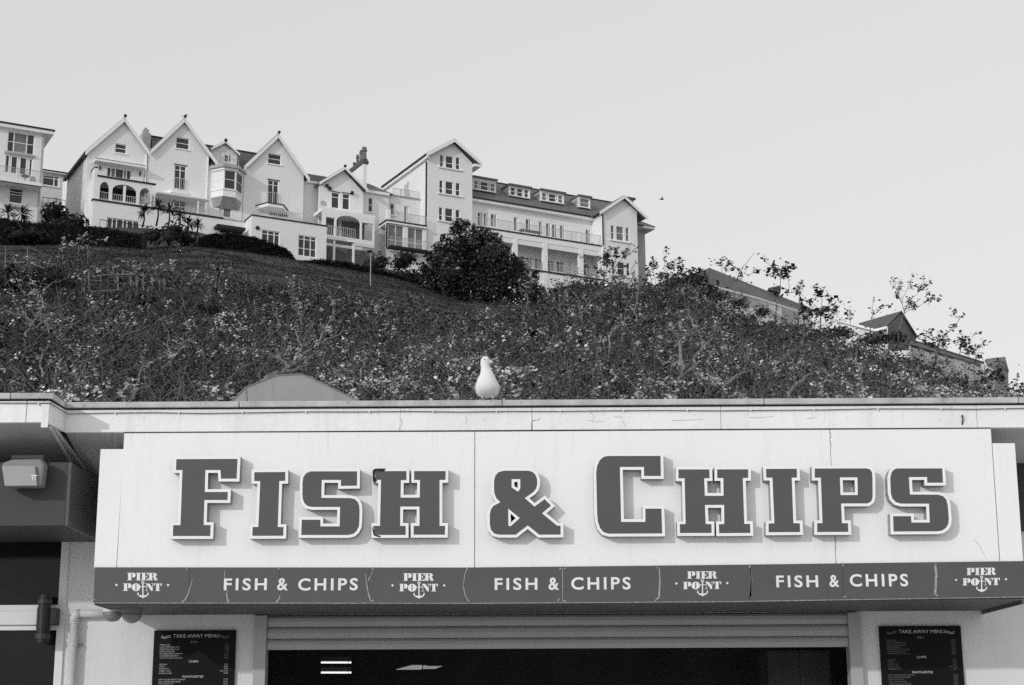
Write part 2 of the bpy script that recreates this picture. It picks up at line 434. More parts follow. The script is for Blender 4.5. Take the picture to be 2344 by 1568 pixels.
# torn seams / scratches and screws
def smear(pts, w0, w1, mt='scrape', name='scratch', Y=YB - 0.0015, par=band, zf=I_):
    P_ = [onY(zf(*p), Y) for p in pts]; m = MB(); n = len(P_)
    ws = [w0 + (w1 - w0) * i / (n - 1) for i in range(n)]
    for i in range(n - 1):
        d = (P_[i + 1] - P_[i]).normalized(); s = Vector((d.z, 0, -d.x))
        d2 = (P_[min(i + 2, n - 1)] - P_[min(i + 1, n - 2)]).normalized(); s2 = Vector((d2.z, 0, -d2.x))
        m.face([P_[i] - s * ws[i], P_[i] + s * ws[i], P_[i + 1] + s2 * ws[i + 1], P_[i + 1] - s2 * ws[i + 1]])
    return m.build(name, mt, par, fix=False)
smear([(1762, 600), (1745, 660), (1720, 740), (1690, 790), (1665, 808)], 0.002, 0.007, zf=S2)
smear([(2055, 520), (2060, 590)], 0.004, 0.002, zf=S2)
smear([(175, 370), (168, 400), (172, 440), (185, 470)], 0.003, 0.008, zf=S6)
smear([(592, 410), (592, 435), (575, 460), (560, 473)], 0.002, 0.008, zf=S6)
smear([(1275, 250), (1285, 320), (1300, 400), (1318, 465)], 0.003, 0.006, zf=S6)
smear([(1335, 225), (1310, 270), (1298, 300)], 0.002, 0.004, zf=S6)
smear([(2085, 205), (2070, 240), (2058, 340), (2072, 420), (2105, 468)], 0.003, 0.004, zf=S6)
smear([(740, 200), (740, 465)], 0.003, 0.003, zf=S7)
smear([(1512, 200), (1516, 300), (1510, 430)], 0.005, 0.008, zf=S7)
smear([(1510, 430), (1470, 464)], 0.007, 0.002, zf=S7)
smear([(2235, 190), (2245, 300), (2238, 450)], 0.005, 0.007, zf=S7)
smear([(128, 185), (140, 300), (130, 455)], 0.006, 0.007, zf=S8)
smear([(1625, 175), (1635, 250), (1625, 420)], 0.010, 0.009, zf=S8)
smear([(880, 440), (905, 428)], 0.003, 0.006, zf=S8)
smear([(700, 465), (712, 440)], 0.004, 0.006, zf=S7); smear([(745, 462), (768, 455)], 0.004, 0.005, zf=S7)
sc = MB()
for zf, x, y in ((S2, 876, 490), (S2, 866, 785), (S2, 1712, 508), (S6, 585, 205), (S6, 1335, 205), (S6, 2092, 203), (S7, 722, 203), (S7, 760, 203), (S7, 1497, 195),
                 (S7, 2232, 188), (S8, 125, 186), (S8, 880, 180), (S8, 1630, 170), (S8, 1640, 422), (S6, 1335, 458), (S7, 2245, 437), (S8, 140, 440)):
    c = onY(zf(x, y), YB - 0.001); MB().tube([c, c + Vector((0, -0.004, 0))], 0.0075, 8).build('screw_head', 'scrape', band)

# ---- band lettering
def ptext(word, zf, x0, yt, x1, yb, bold=0.03, space=1.0, par=band, Y=YB - 0.003, mt='print', name='lettering', res=4):
    a, b = onY(zf(x0, yt), Y), onY(zf(x1, yb), Y)
    return text_mesh(word, name, mt, par, a.x, b.x, b.z, a.z, Y, bold, space=space, res=res)
for zf, boxes in ((S6, ((148, 280, 488, 375, 'FISH'), (573, 278, 657, 376, '&'), (740, 280, 1215, 376, 'CHIPS'))),
                  (S7, ((198, 277, 540, 372, 'FISH'), (627, 274, 712, 373, '&'), (808, 271, 1285, 369, 'CHIPS'))),
                  (S8, ((338, 260, 682, 356, 'FISH'), (767, 256, 852, 354, '&'), (932, 249, 1410, 349, 'CHIPS')))):
    for x0, y0, x1, y1, w in boxes:
        ptext(w, zf, x0, y0, x1, y1, 0.022, 1.28 if len(w) > 1 else 1.0)
def arc(cx, cy, rx, ry, a0, a1, n=10):
    return [(cx + rx * math.cos(R(a0 + (a1 - a0) * i / n)), cy + ry * math.sin(R(a0 + (a1 - a0) * i / n))) for i in range(n + 1)]
# fat-face capitals traced from the emblem (unit: crop pixels of the second emblem)
E2 = A(1280, 1930, 7.325)
def rect(x0, y0, x1, y1): return [(x0, y0), (x1, y0), (x1, y1), (x0, y1)]
EMB = []
def fatP(x, y, h=185):
    EMB.append([rect(x + 25, y + 8, x + 103, y + h - 8)]); EMB.append([rect(x, y, x + 115, y + 10)]); EMB.append([rect(x, y + h - 10, x + 122, y + h)])
    o = [(x + 103, y), (x + 150, y)] + arc(x + 160, y + h * .31, 52, h * .31, -90, 90, 10) + [(x + 120, y + h * .62), (x + 120, y + h * .55), (x + 130, y + h * .5), (x + 130, y + 14), (x + 103, y + 12)]
    EMB.append([o])
fatP(688, 155); fatP(585, 420)
EMB += [[rect(930, 163, 1008, 332)], [rect(905, 155, 1035, 165)], [rect(905, 330, 1035, 341)]]
EMB += [[rect(1060, 163, 1138, 332)], [rect(1035, 155, 1222, 165)], [rect(1035, 330, 1222, 341)], [[(1222, 155), (1222, 215), (1212, 215), (1180, 165)]], [[(1222, 341), (1222, 275), (1212, 275), (1175, 331)]],
        [[(1138, 243), (1160, 235), (1178, 205), (1178, 285), (1160, 256), (1138, 250)]]]
EMB += [[rect(1240, 163, 1315, 332)], [rect(1222, 155, 1330, 165)], [rect(1222, 330, 1330, 341)],
        [[(1315, 155), (1370, 155)] + arc(1375, 200, 52, 44, -90, 80, 8) + [(1400, 250), (1422, 275), (1425, 310), (1450, 315), (1448, 330), (1410, 343), (1365, 335), (1352, 300), (1345, 255), (1315, 250), (1315, 240), (1345, 236), (1345, 166), (1315, 165)]]]
EMB += [[arc(910, 515, 107, 98, 0, 342, 20), rect(896, 436, 922, 592)[::-1]]]
EMB += [[rect(1140, 420, 1230, 430)], [rect(1172, 428, 1184, 600)], [rect(1138, 597, 1215, 606)], [[(1180, 425), (1245, 425), (1325, 540), (1325, 606), (1290, 606), (1184, 455)]], [rect(1316, 428, 1326, 560)], [rect(1290, 420, 1348, 430)]]
EMB += [[rect(1412, 428, 1488, 598)], [rect(1352, 420, 1552, 431)], [rect(1385, 596, 1512, 606)], [[(1352, 420), (1352, 485), (1364, 485), (1385, 431)]], [[(1552, 420), (1552, 488), (1540, 488), (1505, 431)]]]
EMB += [[arc(1080, 397, 40, 38, 0, 342, 16), arc(1080, 397, 19, 18, 0, 330, 12)[::-1]], [rect(1066, 433, 1096, 720)], [rect(1005, 488, 1160, 507)]]
EMB += [[[(938, 700), (945, 665), (958, 628), (975, 670), (985, 700), (975, 695), (990, 708), (1030, 716), (1080, 712), (1130, 716), (1170, 708), (1185, 690), (1180, 700), (1193, 665), (1207, 628), (1222, 665), (1226, 700), (1210, 698),
          (1195, 725), (1160, 752), (1110, 768), (1082, 790), (1055, 768), (1005, 750), (970, 722), (955, 698)]]]
EMB += [[arc(421, 459, 28, 28, 0, 330, 12)], [arc(1709, 457, 28, 28, 0, 330, 12)]]
def emblem(cx, cy, k, sk):
    # centre of reference emblem in its crop is (1080, 457)
    root = None
    for nm, sel in (('wordmark', slice(0, -7)), ('anchor', slice(-7, -2)), ('dot', slice(-2, None))):
        if nm == 'dot':
            for e in EMB[-2:]:
                m = MB(); m.prism([[onY((cx + (x - 1080) / 10.897 * k, cy + (y - 457) / 10.897 * k + sk * (x - 1080) / 10.897), YB - 0.002) for x, y in l] for l in e], (0, 0.0015, 0)); m.build('dot', 'print', band)
            continue
        m = MB()
        for i_, e in enumerate(EMB[sel]):
            m.prism([[onY((cx + (x - 1080) / 10.897 * k, cy + (y - 457) / 10.897 * k + sk * (x - 1080) / 10.897), YB - 0.002 - 0.00012 * (i_ % 7)) for x, y in l] for l in e], (0, 0.0012, 0))
        m.build(nm, 'print', band)
emblem(959, 1340, 1.0, 0.002)
emblem(327, 1339, 1.0, 0.004)
emblem(1608, 1335, 0.985, -0.006)
emblem(2247, 1326.5, 0.965, -0.012)

# ---- big raised letters
def rc(*pts): return list(pts)
LET = []
F_ = [S1(1520, 718), S3(252, 652), S3(245, 808), S3(122, 808), S1(1900, 812), S1(1770, 812), S1(1765, 1000), S1(1963, 1000), S1(1960, 1070), S1(1762, 1070), S1(1755, 1285), S1(1815, 1285), S1(1812, 1380),
      S1(1490, 1380), S1(1492, 1286), S1(1555, 1286), S1(1572, 812), S1(1516, 812)]
LET.append(('F', [F_], 'large capital F with white outline, first and tallest letter of FISH on the sign'))
def cv(zf, L): return [zf(*p) for p in L]
LET.append(('I', [cv(S3, [(383, 757), (627, 755), (627, 825), (580, 826), (568, 1187), (613, 1187), (611, 1256), (368, 1257), (370, 1187), (415, 1187), (430, 828), (383, 826)])], 'raised slab letter I between the tall F and the first S'))
LET.append(('S', [cv(S3, [(1191, 750), (1190, 863), (1063, 865), (1063, 818), (913, 818), (910, 958), (1140, 960), (1172, 968), (1195, 990), (1207, 1020), (1210, 1060), (1208, 1150), (1203, 1185), (1188, 1217), (1163, 1240), (1125, 1250),
      (752, 1250), (756, 1130), (902, 1130), (902, 1182), (1053, 1182), (1057, 1030), (835, 1030), (800, 1022), (777, 1000), (765, 970), (761, 930), (762, 835), (768, 795), (790, 765), (825, 750)])], 'raised letter S in the word FISH, left of the damaged H'))
LET.append(('H', [cv(S3, [(1335, 748), (1578, 748), (1578, 819), (1534, 820), (1532, 956), (1682, 956), (1684, 818), (1638, 818), (1638, 748), (1886, 748), (1884, 818), (1838, 818), (1838, 1178), (1882, 1178), (1880, 1248), (1634, 1248), (1634, 1178),
      (1680, 1178), (1680, 1027), (1530, 1027), (1528, 1178), (1572, 1178), (1572, 1250), (1325, 1250), (1325, 1178), (1370, 1178), (1378, 818), (1335, 818)])], 'raised letter H ending the word FISH, its left corners flaked black'))
LET.append(('&', [cv(S4, [(265, 745), (455, 745), (490, 753), (514, 775), (528, 810), (530, 850), (520, 888), (497, 915), (432, 960), (508, 1027), (587, 968), (638, 1020), (567, 1080), (685, 1176), (712, 1176), (713, 1247), (545, 1248), (455, 1175),
      (360, 1248), (230, 1248), (190, 1238), (165, 1208), (157, 1165), (157, 1085), (165, 1048), (187, 1020), (240, 992), (208, 962), (193, 925), (190, 890), (190, 825), (200, 785), (225, 757)]),
      cv(S4, [(328, 812), (396, 812), (396, 885), (378, 910), (328, 876)]), cv(S4, [(301, 1043), (392, 1117), (320, 1181), (303, 1178)])], 'raised ampersand between the two words of the sign'))
LET.append(('C', [cv(S4, [(1085, 629), (1497, 629), (1500, 787), (1368, 787), (1367, 716), (1178, 716), (1188, 1147), (1378, 1147), (1378, 1043), (1504, 1043), (1511, 1238), (1090, 1240), (1050, 1228), (1022, 1195), (1005, 1145), (999, 1080), (992, 760), (1000, 705), (1020, 662), (1050, 637)])],
      'large rounded capital C with white outline, first letter of CHIPS on the sign'))
LET.append(('H', [cv(S4, [(1637, 735), (1880, 735), (1883, 804), (1840, 805), (1845, 942), (1992, 942), (1990, 803), (1942, 803), (1942, 735), (2185, 734), (2185, 802), (2143, 803), (2155, 1163), (2200, 1163), (2203, 1234), (1957, 1236), (1955, 1165),
      (1997, 1164), (1996, 1014), (1846, 1014), (1852, 1163), (1897, 1165), (1898, 1234), (1650, 1235), (1648, 1165), (1694, 1164), (1686, 805), (1638, 805)])], 'undamaged raised letter H right of the large C'))
LET.append(('I', [cv(S5, [(250, 731), (492, 730), (494, 800), (452, 800), (465, 1157), (515, 1158), (518, 1227), (270, 1229), (270, 1160), (315, 1158), (300, 800), (252, 800)])], 'raised slab letter I just left of the letter P'))
LET.append(('P', [cv(S5, [(632, 728), (1040, 727), (1067, 735), (1083, 760), (1086, 800), (1087, 950), (1078, 982), (1050, 1002), (840, 1003), (846, 1157), (893, 1157), (897, 1226), (651, 1227), (651, 1157), (693, 1157), (680, 800), (632, 800)]),
      cv(S5, [(830, 798), (967, 798), (970, 936), (835, 936)])], 'raised letter P with a square counter in the word CHIPS'))
LET.append(('S', [cv(S5, [(1280, 727), (1634, 727), (1640, 840), (1515, 840), (1514, 795), (1372, 796), (1380, 932), (1600, 933), (1640, 945), (1665, 970), (1677, 1015), (1685, 1120), (1682, 1160), (1665, 1192), (1635, 1214), (1600, 1221), (1251, 1223), (1247, 1102),
      (1388, 1102), (1392, 1152), (1535, 1152), (1529, 1004), (1310, 1004), (1268, 992), (1240, 962), (1229, 920), (1225, 800), (1236, 757), (1255, 735)])], 'raised letter S at the right end of the word CHIPS'))
for li, (ch, loops, lab) in enumerate(LET):
    w3 = [[onY(p, YL) for p in L] for L in loops]
    L2 = [[(p.x, p.z) for p in L] for L in w3]
    cx_ = sum(p[0] for p in L2[0]) / len(L2[0]); zb = min(p[1] for p in L2[0])
    t = T('sign_letter', (cx_, YL, zb), lab, 'letter', 'raised letters of the FISH & CHIPS sign')
    outer2 = offset_loop(L2[0], 0.0215); holes2 = [offset_loop(h, -0.0205) for h in L2[1:]]
    to3 = lambda L, Y: [Vector((p[0], Y, p[1])) for p in L]
    MB().prism([to3(outer2, YL + 0.003)] + [to3(h, YL + 0.003) for h in holes2], (0, YF - YL - 0.003 - 0.002, 0)).build('letter_body', 'letter_side', t)
    out3, hol3 = offset_loop(L2[0], 0.0222), [offset_loop(h, -0.0212) for h in L2[1:]]
    in2, inh = offset_loop(L2[0], -0.0004), [offset_loop(h, 0.0004) for h in L2[1:]]
    m = MB(); m.prism([to3(out3, YL - 0.004), to3(L2[0], YL - 0.004)], (0, 0.0075, 0))
    for h_in, h_out in zip(hol3, L2[1:]): m.prism([to3(h_out, YL - 0.004), to3(h_in, YL - 0.004)], (0, 0.0075, 0))
    m.build('letter_outline', 'trim', t)
    MB().prism([to3(in2, YL - 0.001)] + [to3(h, YL - 0.001) for h in inh], (0, 0.0035, 0)).build('letter_face', 'face', t)
    if li == 3:   # flaked corners
        def flake(pts, mt='rust'):
            MB().prism([[onY(S3(*p), YL - 0.0056) for p in pts]], (0, 0.0014, 0)).build('flaked_patch', mt, t)
        flake([(1311, 745), (1325, 730), (1350, 727), (1412, 727), (1410, 742), (1395, 750), (1350, 746), (1334, 752), (1331, 790), (1340, 818), (1350, 822), (1325, 842), (1314, 830)])
        flake([(1311, 1215), (1322, 1195), (1326, 1248), (1345, 1250), (1375, 1256), (1370, 1268), (1345, 1262), (1320, 1252)])
        flake([(1326, 1180), (1318, 1180), (1308, 1195), (1310, 1212), (1318, 1196)], 'face')
# drip stains under the capping and small fixings in the board
rs = random.Random(9)
M['stain'] = mat('grey_drip_stain', 0.5, 0.8, 0.2, 30.0); M['stain'].node_tree.nodes['Principled BSDF'].inputs['Alpha'].default_value = 0.13
for _ in range(46):
    px_ = rs.uniform(170, 2335); y0_ = rs.choice((932, 932, 986)); ln = rs.uniform(8, 40) if y0_ < 950 else rs.uniform(10, 60)
    smear([(px_, y0_ + 3), (px_ + rs.uniform(-1, 1), y0_ + 3 + ln * .5), (px_ + rs.uniform(-2, 2), y0_ + 3 + ln)], rs.uniform(.003, .008), .001, 'stain', 'stain', YF - 0.0022, shop)
for px_ in (300, 700, 1070, 1105, 1500, 1880, 2250):
    for y_ in (1003, 1282):
        c = onY((px_ + rs.uniform(-4, 4), y_), YF - 0.0005); MB().tube([c, c + Vector((0, -0.003, 0))], 0.005, 8).build('screw_head', 'stain', sign)
# cracks and paint scars in the fascia and board
def crack(zf, pts, w=0.0016, Y=YF - 0.0015, mt='crack', par=shop): smear(pts, w, w * 0.5, mt, 'crack', Y, par, zf)
crack(S3, [(1530, 335), (1545, 370), (1535, 395), (1522, 410), (1525, 432)])
crack(S3, [(2045, 315), (2050, 350), (2040, 380)])
crack(S4, [(487, 428), (486, 370), (492, 352), (540, 345), (552, 328)], 0.003, mt='seam')
crack(S4, [(945, 285), (975, 315), (970, 350), (925, 352)])
crack(S4, [(960, 362), (1050, 358)]); crack(S4, [(1200, 355), (1210, 370), (1222, 400)]); crack(S4, [(1125, 322), (1200, 325)])
crack(S4, [(1585, 350), (1680, 348), (1840, 340)]); crack(S5, [(120, 325), (180, 330), (250, 322), (310, 320)]); crack(S5, [(570, 335), (650, 328)]); crack(S5, [(610, 295), (612, 325)])
crack(S5, [(1885, 1285), (1930, 1340), (1960, 1400), (1985, 1445)], 0.0014, par=sign); crack(S5, [(755, 440), (762, 470), (752, 500), (765, 560)], 0.002, par=sign)
crack(S5, [(797, 1260), (800, 1330), (795, 1400), (803, 1470)], 0.002, par=sign)
c = onY(S5(1790, 345), YF - 0.004)
hk = T('wall_hook', c, 'small dark hook screwed into the white fascia near its right end', 'hook')
MB().tube([c + Vector((0, 0.004, 0.03)), c + Vector((0, -0.015, 0.035)), c + Vector((0, -0.02, 0.01)), c + Vector((0, 0.0, -0.03)), c + Vector((0, 0.004, -0.04))], 0.006, 6).build('hook', 'dark_metal', hk, smooth=True)

# ---- canopy soffit and its end
zs = zbot
sofY = YW
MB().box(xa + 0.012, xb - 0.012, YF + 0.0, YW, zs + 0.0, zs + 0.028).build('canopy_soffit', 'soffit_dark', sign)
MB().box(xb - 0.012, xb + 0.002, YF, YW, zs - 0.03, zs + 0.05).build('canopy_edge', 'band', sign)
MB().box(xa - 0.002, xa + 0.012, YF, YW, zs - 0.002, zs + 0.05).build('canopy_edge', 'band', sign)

# ---- serving hatch: frame, shutter, interior
hx0, hx1 = onY((584, 1450), YW).x, onY((1968, 1450), YW).x
zh = onY((1172, 1407), YW).z
hatch = T('roller_shutter', ((hx0 + hx1) / 2, YW, 1.0), 'grey roller shutter rolled up above the dark serving hatch', 'shutter')
hw = onY((612, 1450), YW).x - hx0
MB().box(hx0, hx0 + hw, YW - 0.06, YW + 0.1, 1.0, zh).build('guide_rail', 'shutter', hatch, bevel=0.004)
MB().box(hx1 - hw, hx1, YW - 0.06, YW + 0.1, 1.0, zh).build('guide_rail', 'shutter', hatch, bevel=0.004)
zz = [onY((1172, y), YW).z for y in (1408, 1434, 1461, 1486)]
for a, b in zip(zz[:-1], zz[1:]):
    pts = [(YW - 0.015, b + 0.004), (YW - 0.03, b + 0.03), (YW - 0.034, (a + b) / 2), (YW - 0.03, a - 0.02), (YW - 0.012, a - 0.001), (YW + 0.01, a - 0.001), (YW + 0.01, b + 0.004)]
    MB().quadprism([(hx0 + hw + 0.002, y, z) for y, z in pts], [(hx1 - hw - 0.002, y, z) for y, z in pts]).build('slat', 'shutter', hatch)
room = T('kitchen_interior', ((hx0 + hx1) / 2, YW + 2, 0.9), 'dark kitchen interior seen through the open serving hatch', 'room')
x0, x1, y0, y1, z0, z1 = hx0 - 0.5, hx1 + 0.8, YW + 0.23, YW + 4.5, 0.9, 2.9
for nm, b in (('ceiling', (x0, x1, y0, y1, z1, z1 + 0.05)), ('floor', (x0, x1, y0, y1, z0 - 0.05, z0)), ('back_wall', (x0, x1, y1, y1 + 0.05, z0, z1)), ('side_wall', (x0 - 0.05, x0, y0, y1, z0, z1)), ('side_wall', (x1, x1 + 0.05, y0, y1, z0, z1))):
    MB().box(*b).build(nm, 'inside', room)
cbd = T('cupboard', (onY((1828, 1568), YW + 2.2).x, YW + 2.2, 0.9), 'tall dark brown cupboard inside the hatch at the right', 'cupboard')
a, b = onY((1757, 1490), YW + 2.2), onY((1905, 1600), YW + 2.2)
MB().box(a.x, b.x, YW + 2.2, YW + 2.8, 0.9, a.z).build('carcass', 'wood', cbd)
MB().box(a.x + 0.02, (a.x + b.x) / 2 - 0.003, YW + 2.18, YW + 2.198, 0.95, a.z - 0.02).build('door', 'wood', cbd)
MB().box((a.x + b.x) / 2 + 0.003, b.x - 0.02, YW + 2.18, YW + 2.198, 0.95, a.z - 0.02).build('door', 'wood', cbd)
for lab, yy in (('upper of two lit fluorescent tubes inside the hatch', 1516.5), ('lower of two lit fluorescent tubes inside the hatch', 1539.5)):
    Yt = YW + 2.0 if yy < 1530 else YW + 1.7
    a, b = onY((735, yy), Yt), onY((804, yy), Yt)
    t = T('fluorescent_lamp', ((a.x + b.x) / 2, Yt, a.z), lab, 'lamp', 'lit tubes in the kitchen')
    MB().tube([a, b], 0.0085, 8).build('tube', 'lamp', t, smooth=True)
    MB().box(a.x + 0.0, b.x, Yt - 0.02, Yt + 0.05, a.z + 0.016, a.z + 0.05).build('casing', 'inside', t)
    MB().box(b.x - 0.03, b.x - 0.026, Yt - 0.016, Yt + 0.02, a.z - 0.016, a.z + 0.016).build('clip', 'dark_metal', t)
Yt = YW + 2.2
c = onY((957, 1530), Yt)
t = T('ceiling_panel_light', c, 'dim flat panel light hanging inside the hatch, right of the lit tubes', 'lamp')
for (p, q, nm) in (((905, 1533), (962, 1524), 'panel'), ((968, 1524), (1010, 1531), 'panel')):
    a, b = onY(p, Yt), onY(q, Yt)
    zc0, zc1 = min(a.z, b.z), max(a.z, b.z)
    if p[0] < 950: L = [(a.x, Yt, zc0), (b.x, Yt, zc0), (b.x, Yt, zc1), (b.x - 0.1, Yt, zc1)]
    else: L = [(a.x, Yt, zc0), (a.x + 0.12, Yt, zc0), (b.x, Yt, zc0 + 0.02), (a.x + .04, Yt, zc1 - 0.01), (a.x, Yt, zc1)]
    MB().prism([L], (0, 0.3, 0.02)).build(nm, 'lamp_dim', t)

# ---- menus
ROWS = [('FISH', 1), 'PRIME COD|£8.95', 'LIGHT BITE PRIME COD|£6.95', 'PRIME POLLOCK FILLET|£7.95', 'PRIME HADDOCK|£9.25', 'BATTERED FILLET OF HAKE|£9.50', 'ULTIMATE FISH BUTTY|£8.50', 'WHITBY WHOLETAIL SCAMPI (7PC)|£8.25',
        ('CHIPS', 2), 'REGULAR|£3.50', 'LARGE|£4.25', 'CHIP BUTTY|£4.75', 'CHEESY CHIPS|Add £1.50', 'INVISIBLE CHIPS|£2.50',
        ('FAVOURITES', 2), '100% CHICKEN BREAST BURGER|£7.25', '100% CHICKEN BITES 8PCS|£6.95', 'JUMBO SAUSAGE PLAIN|£2.95', 'JUMBO SAUSAGE BATTERED|£3.60', 'CHEESE & ONION FRITTER|£3.50', 'FISHCAKE|£2.75']
def menu(xl, yt, xr, lab, dim, skew):
    Ym = YW - 0.03
    a, b = onY((xl, yt), Ym), onY((xr, yt), Ym)
    t = T('menu_board', ((a.x + b.x) / 2, Ym, 1.2), lab, 'menu board', 'takeaway menus beside the hatch')
    W = b.x - a.x; zt_ = a.z
    MB().box(a.x, b.x, Ym, YW - 0.003, 1.25, zt_).build('panel', 'menu', t, bevel=0.003)
    u = W / 187.0
    Yt_ = Ym - 0.002
    def tx(s, x0, x1, z, h, mt, al=None, bold=0.0):
        text_mesh(s, 'lettering', mt, t, a.x + x0 * u, None if x1 is None else a.x + x1 * u, zt_ - (z + h) * u, zt_ - z * u, Yt_, bold, align=al, res=2)
    main, body = 'menu_text', ('menu_dim' if dim else 'menu_text')
    tx('TAKE AWAY MENU', 44, 149, 9.0, 7.6, main, bold=0.004)
    # wavy flourishes
    for sx, x0 in ((1, 17), (-1, 172)):
        for dz, loop in ((0, True), (3.2, False)):
            pts = [(x0 + sx * q, 13.5 + dz - 1.6 * math.sin(q / 22 * 2 * math.pi + 2.6)) for q in np.linspace(0, 22, 10)]
            P_ = [Vector((a.x + px * u, Yt_, zt_ - pz_ * u)) for px, pz_ in pts]
            MB().tube(P_, 0.0026, 4).build('flourish', 'menu_text' if (sx > 0) != dim else 'menu_dim', t)
    z = 24.0
    for r_ in ROWS:
        if isinstance(r_, tuple):
            w = {'FISH': 16, 'CHIPS': 22, 'FAVOURITES': 47}[r_[0]]
            z += 0 if r_[0] == 'FISH' else 1.6
            tx(r_[0], 93 - w / 2, 93 + w / 2, z, 5.0, main if r_[1] == 2 else 'menu_dim', bold=0.012 if r_[1] == 2 else 0.0)
            z += 7.2
        else:
            s, p = r_.split('|')
            tx(s, 15, None, z, 3.0, body); tx(p, 172, None, z, 3.0, 'menu_dim' if z < 70 else body, al='right')
            z += 5.0
menu(353, 1443, 540, 'black take away menu board on the wall left of the serving hatch', False, 0)
menu(2012, 1433, 2199, 'black take away menu board on the wall right of the serving hatch', True, 0)

# ---- left window
wf = T('shop_window', (onY((60, 1568), YW).x, YW, 0.7), 'tall white framed shop window with dark panes at the far left', 'window')
wx0, wx1, wz0, wz1 = winL[0][0], winL[1][0], 0.7, winL[2][2]
fwid = onY((132, 1400), YW).x - onY((114, 1400), YW).x
for nm, b in (('frame_post', (wx1 - fwid, wx1, wz0, wz1)), ('frame_post', (wx0, wx0 + 0.06, wz0, wz1)), ('frame_head', (wx0 + 0.06, wx1 - fwid, wz1 - 0.03, wz1))):
    MB().box(b[0], b[1], YW - 0.02, YW + 0.06, b[2], b[3]).build(nm, 'upvc', wf, bevel=0.004)
tz = [onY((60, y), YW).z for y in (1385, 1399, 1431, 1443)]
MB().box(wx0 + .06, wx1 - fwid, YW - 0.02, YW + 0.05, tz[1], tz[0]).build('transom', 'upvc', wf, bevel=0.003)
MB().box(wx0 + .06, wx1 - fwid, YW - 0.05, YW + 0.05, tz[2], tz[1] - 0.002).build('transom', 'upvc', wf, bevel=0.003)
MB().box(wx0 + .06, wx1 - fwid, YW - 0.02, YW + 0.05, tz[3], tz[2] - 0.002).build('transom', 'upvc', wf, bevel=0.003)
for za, zb_ in ((tz[0], wz1 - 0.03), (wz0, tz[3])):
    MB().box(wx0 + .06, wx1 - fwid, YW + 0.02, YW + 0.03, za, zb_).build('pane', 'glass', wf)
a = onY((0, 1207), YW - 0.03); 
MB().box(wx0 - 0.05, onY((150, 1210), YW).x, YW - 0.045, YW + 0.0, wz1 + 0.002, wz1 + 0.03).build('frame_hood', 'upvc', wf, bevel=0.003)
# back of the room behind the window
MB().box(wx0 - .2, wx1 + .3, YW + 1.6, YW + 1.65, 0.3, wz1 + .4).build('room_back', 'inside', wf)
# cylindrical wall lamp on the transom
lx = onY((100, 1420), YW - 0.12)
wl_ = T('wall_lamp', lx, 'black cylindrical lamp on the white window transom at far left', 'lamp')
def cyl(t, x, y, za, zb_, r, nm, mt): MB().tube([(x, y, za), (x, y, zb_)], r, 20).build(nm, mt, t, smooth=False)
zz = [onY((100, y), YW - 0.12).z for y in (1362, 1373, 1382, 1391, 1441, 1451, 1463, 1472)]
cyl(wl_, lx.x, YW - .12, zz[7], zz[0], 0.052, 'inner_cylinder', 'black')
cyl(wl_, lx.x, YW - .12, zz[2], zz[1], 0.062, 'collar', 'dark_metal'); cyl(wl_, lx.x, YW - .12, zz[6], zz[5], 0.062, 'collar', 'dark_metal')
cyl(wl_, lx.x, YW - .12, zz[4], zz[3], 0.060, 'housing', 'black')
MB().box(lx.x + .03, lx.x + .11, YW - .14, YW - .021, onY((0, 1433), YW).z, onY((0, 1395), YW).z).build('bracket', 'black', wl_, bevel=0.004)

# ---- projecting dark sign box at the left, and the heater on it
YBx = 12.95
bx = T('box_sign', (onY((60, 1205), YBx).x, YBx, onY((60, 1205), YBx).z), 'blank dark projecting box sign above the left window', 'sign')
a, b = onY((-300, 1060), YBx), onY((147, 1203), YBx); b2 = onY((155, 1203), YBx)
MB().box(a.x, b.x, YBx, YBx + 0.02, b.z, a.z).build('front_panel', 'panel_dark', bx, bevel=0.003)
MB().box(b.x + 0.001, b2.x, YBx + 0.004, YW - 0.035, b.z, a.z - 0.004).build('side_panel', 'band', bx)
MB().box(a.x, b.x - 0.002, YBx + 0.022, YW - 0.035, b.z + 0.004, a.z - 0.004).build('box_body', 'panel_dark', bx)
YH = 12.76
ht = T('floodlight', onY((50, 1080), YH), 'grey box-shaped floodlight fixed under the roof overhang at far left', 'floodlight')
def hloop(pts, Y): return [onY(S1(*p), Y) for p in pts]
fr = [(38, 950), (12, 770), (30, 742), (100, 715), (330, 712), (350, 730), (350, 952), (325, 952)]
body = hloop(fr, YH)
MB().prism([hloop([(40, 948), (14, 775), (60, 770), (300, 775), (318, 945)], YH - 0.02)], (0, 0.03, 0)).build('lens', 'lamp_glass', ht, bevel=0.012)
MB().prism([hloop([(34, 950), (12, 765), (30, 742), (100, 716), (352, 712), (378, 760), (352, 952)], YH + 0.011)], (0, 0.13, 0)).build('housing', 'grey_metal', ht, bevel=0.022)
MB().prism([hloop([(100, 684), (372, 680), (380, 760), (350, 950), (340, 712), (100, 712)], YH + 0.145)], (0, 0.02, 0)).build('bracket', 'dark_metal', ht, bevel=0.002)
for zx in (290,):
    q = onY(S1(zx, 874), YH - 0.0215)
    MB().box(q.x - 0.025, q.x + 0.028, q.y, q.y + 0.001, q.z + 0.012, q.z + 0.018).box(q.x - 0.012, q.x - 0.006, q.y, q.y + 0.001, q.z - 0.022, q.z + 0.011).box(q.x + 0.008, q.x + 0.014, q.y, q.y + 0.001, q.z - 0.022, q.z + 0.011).build('badge', 'trim', ht)


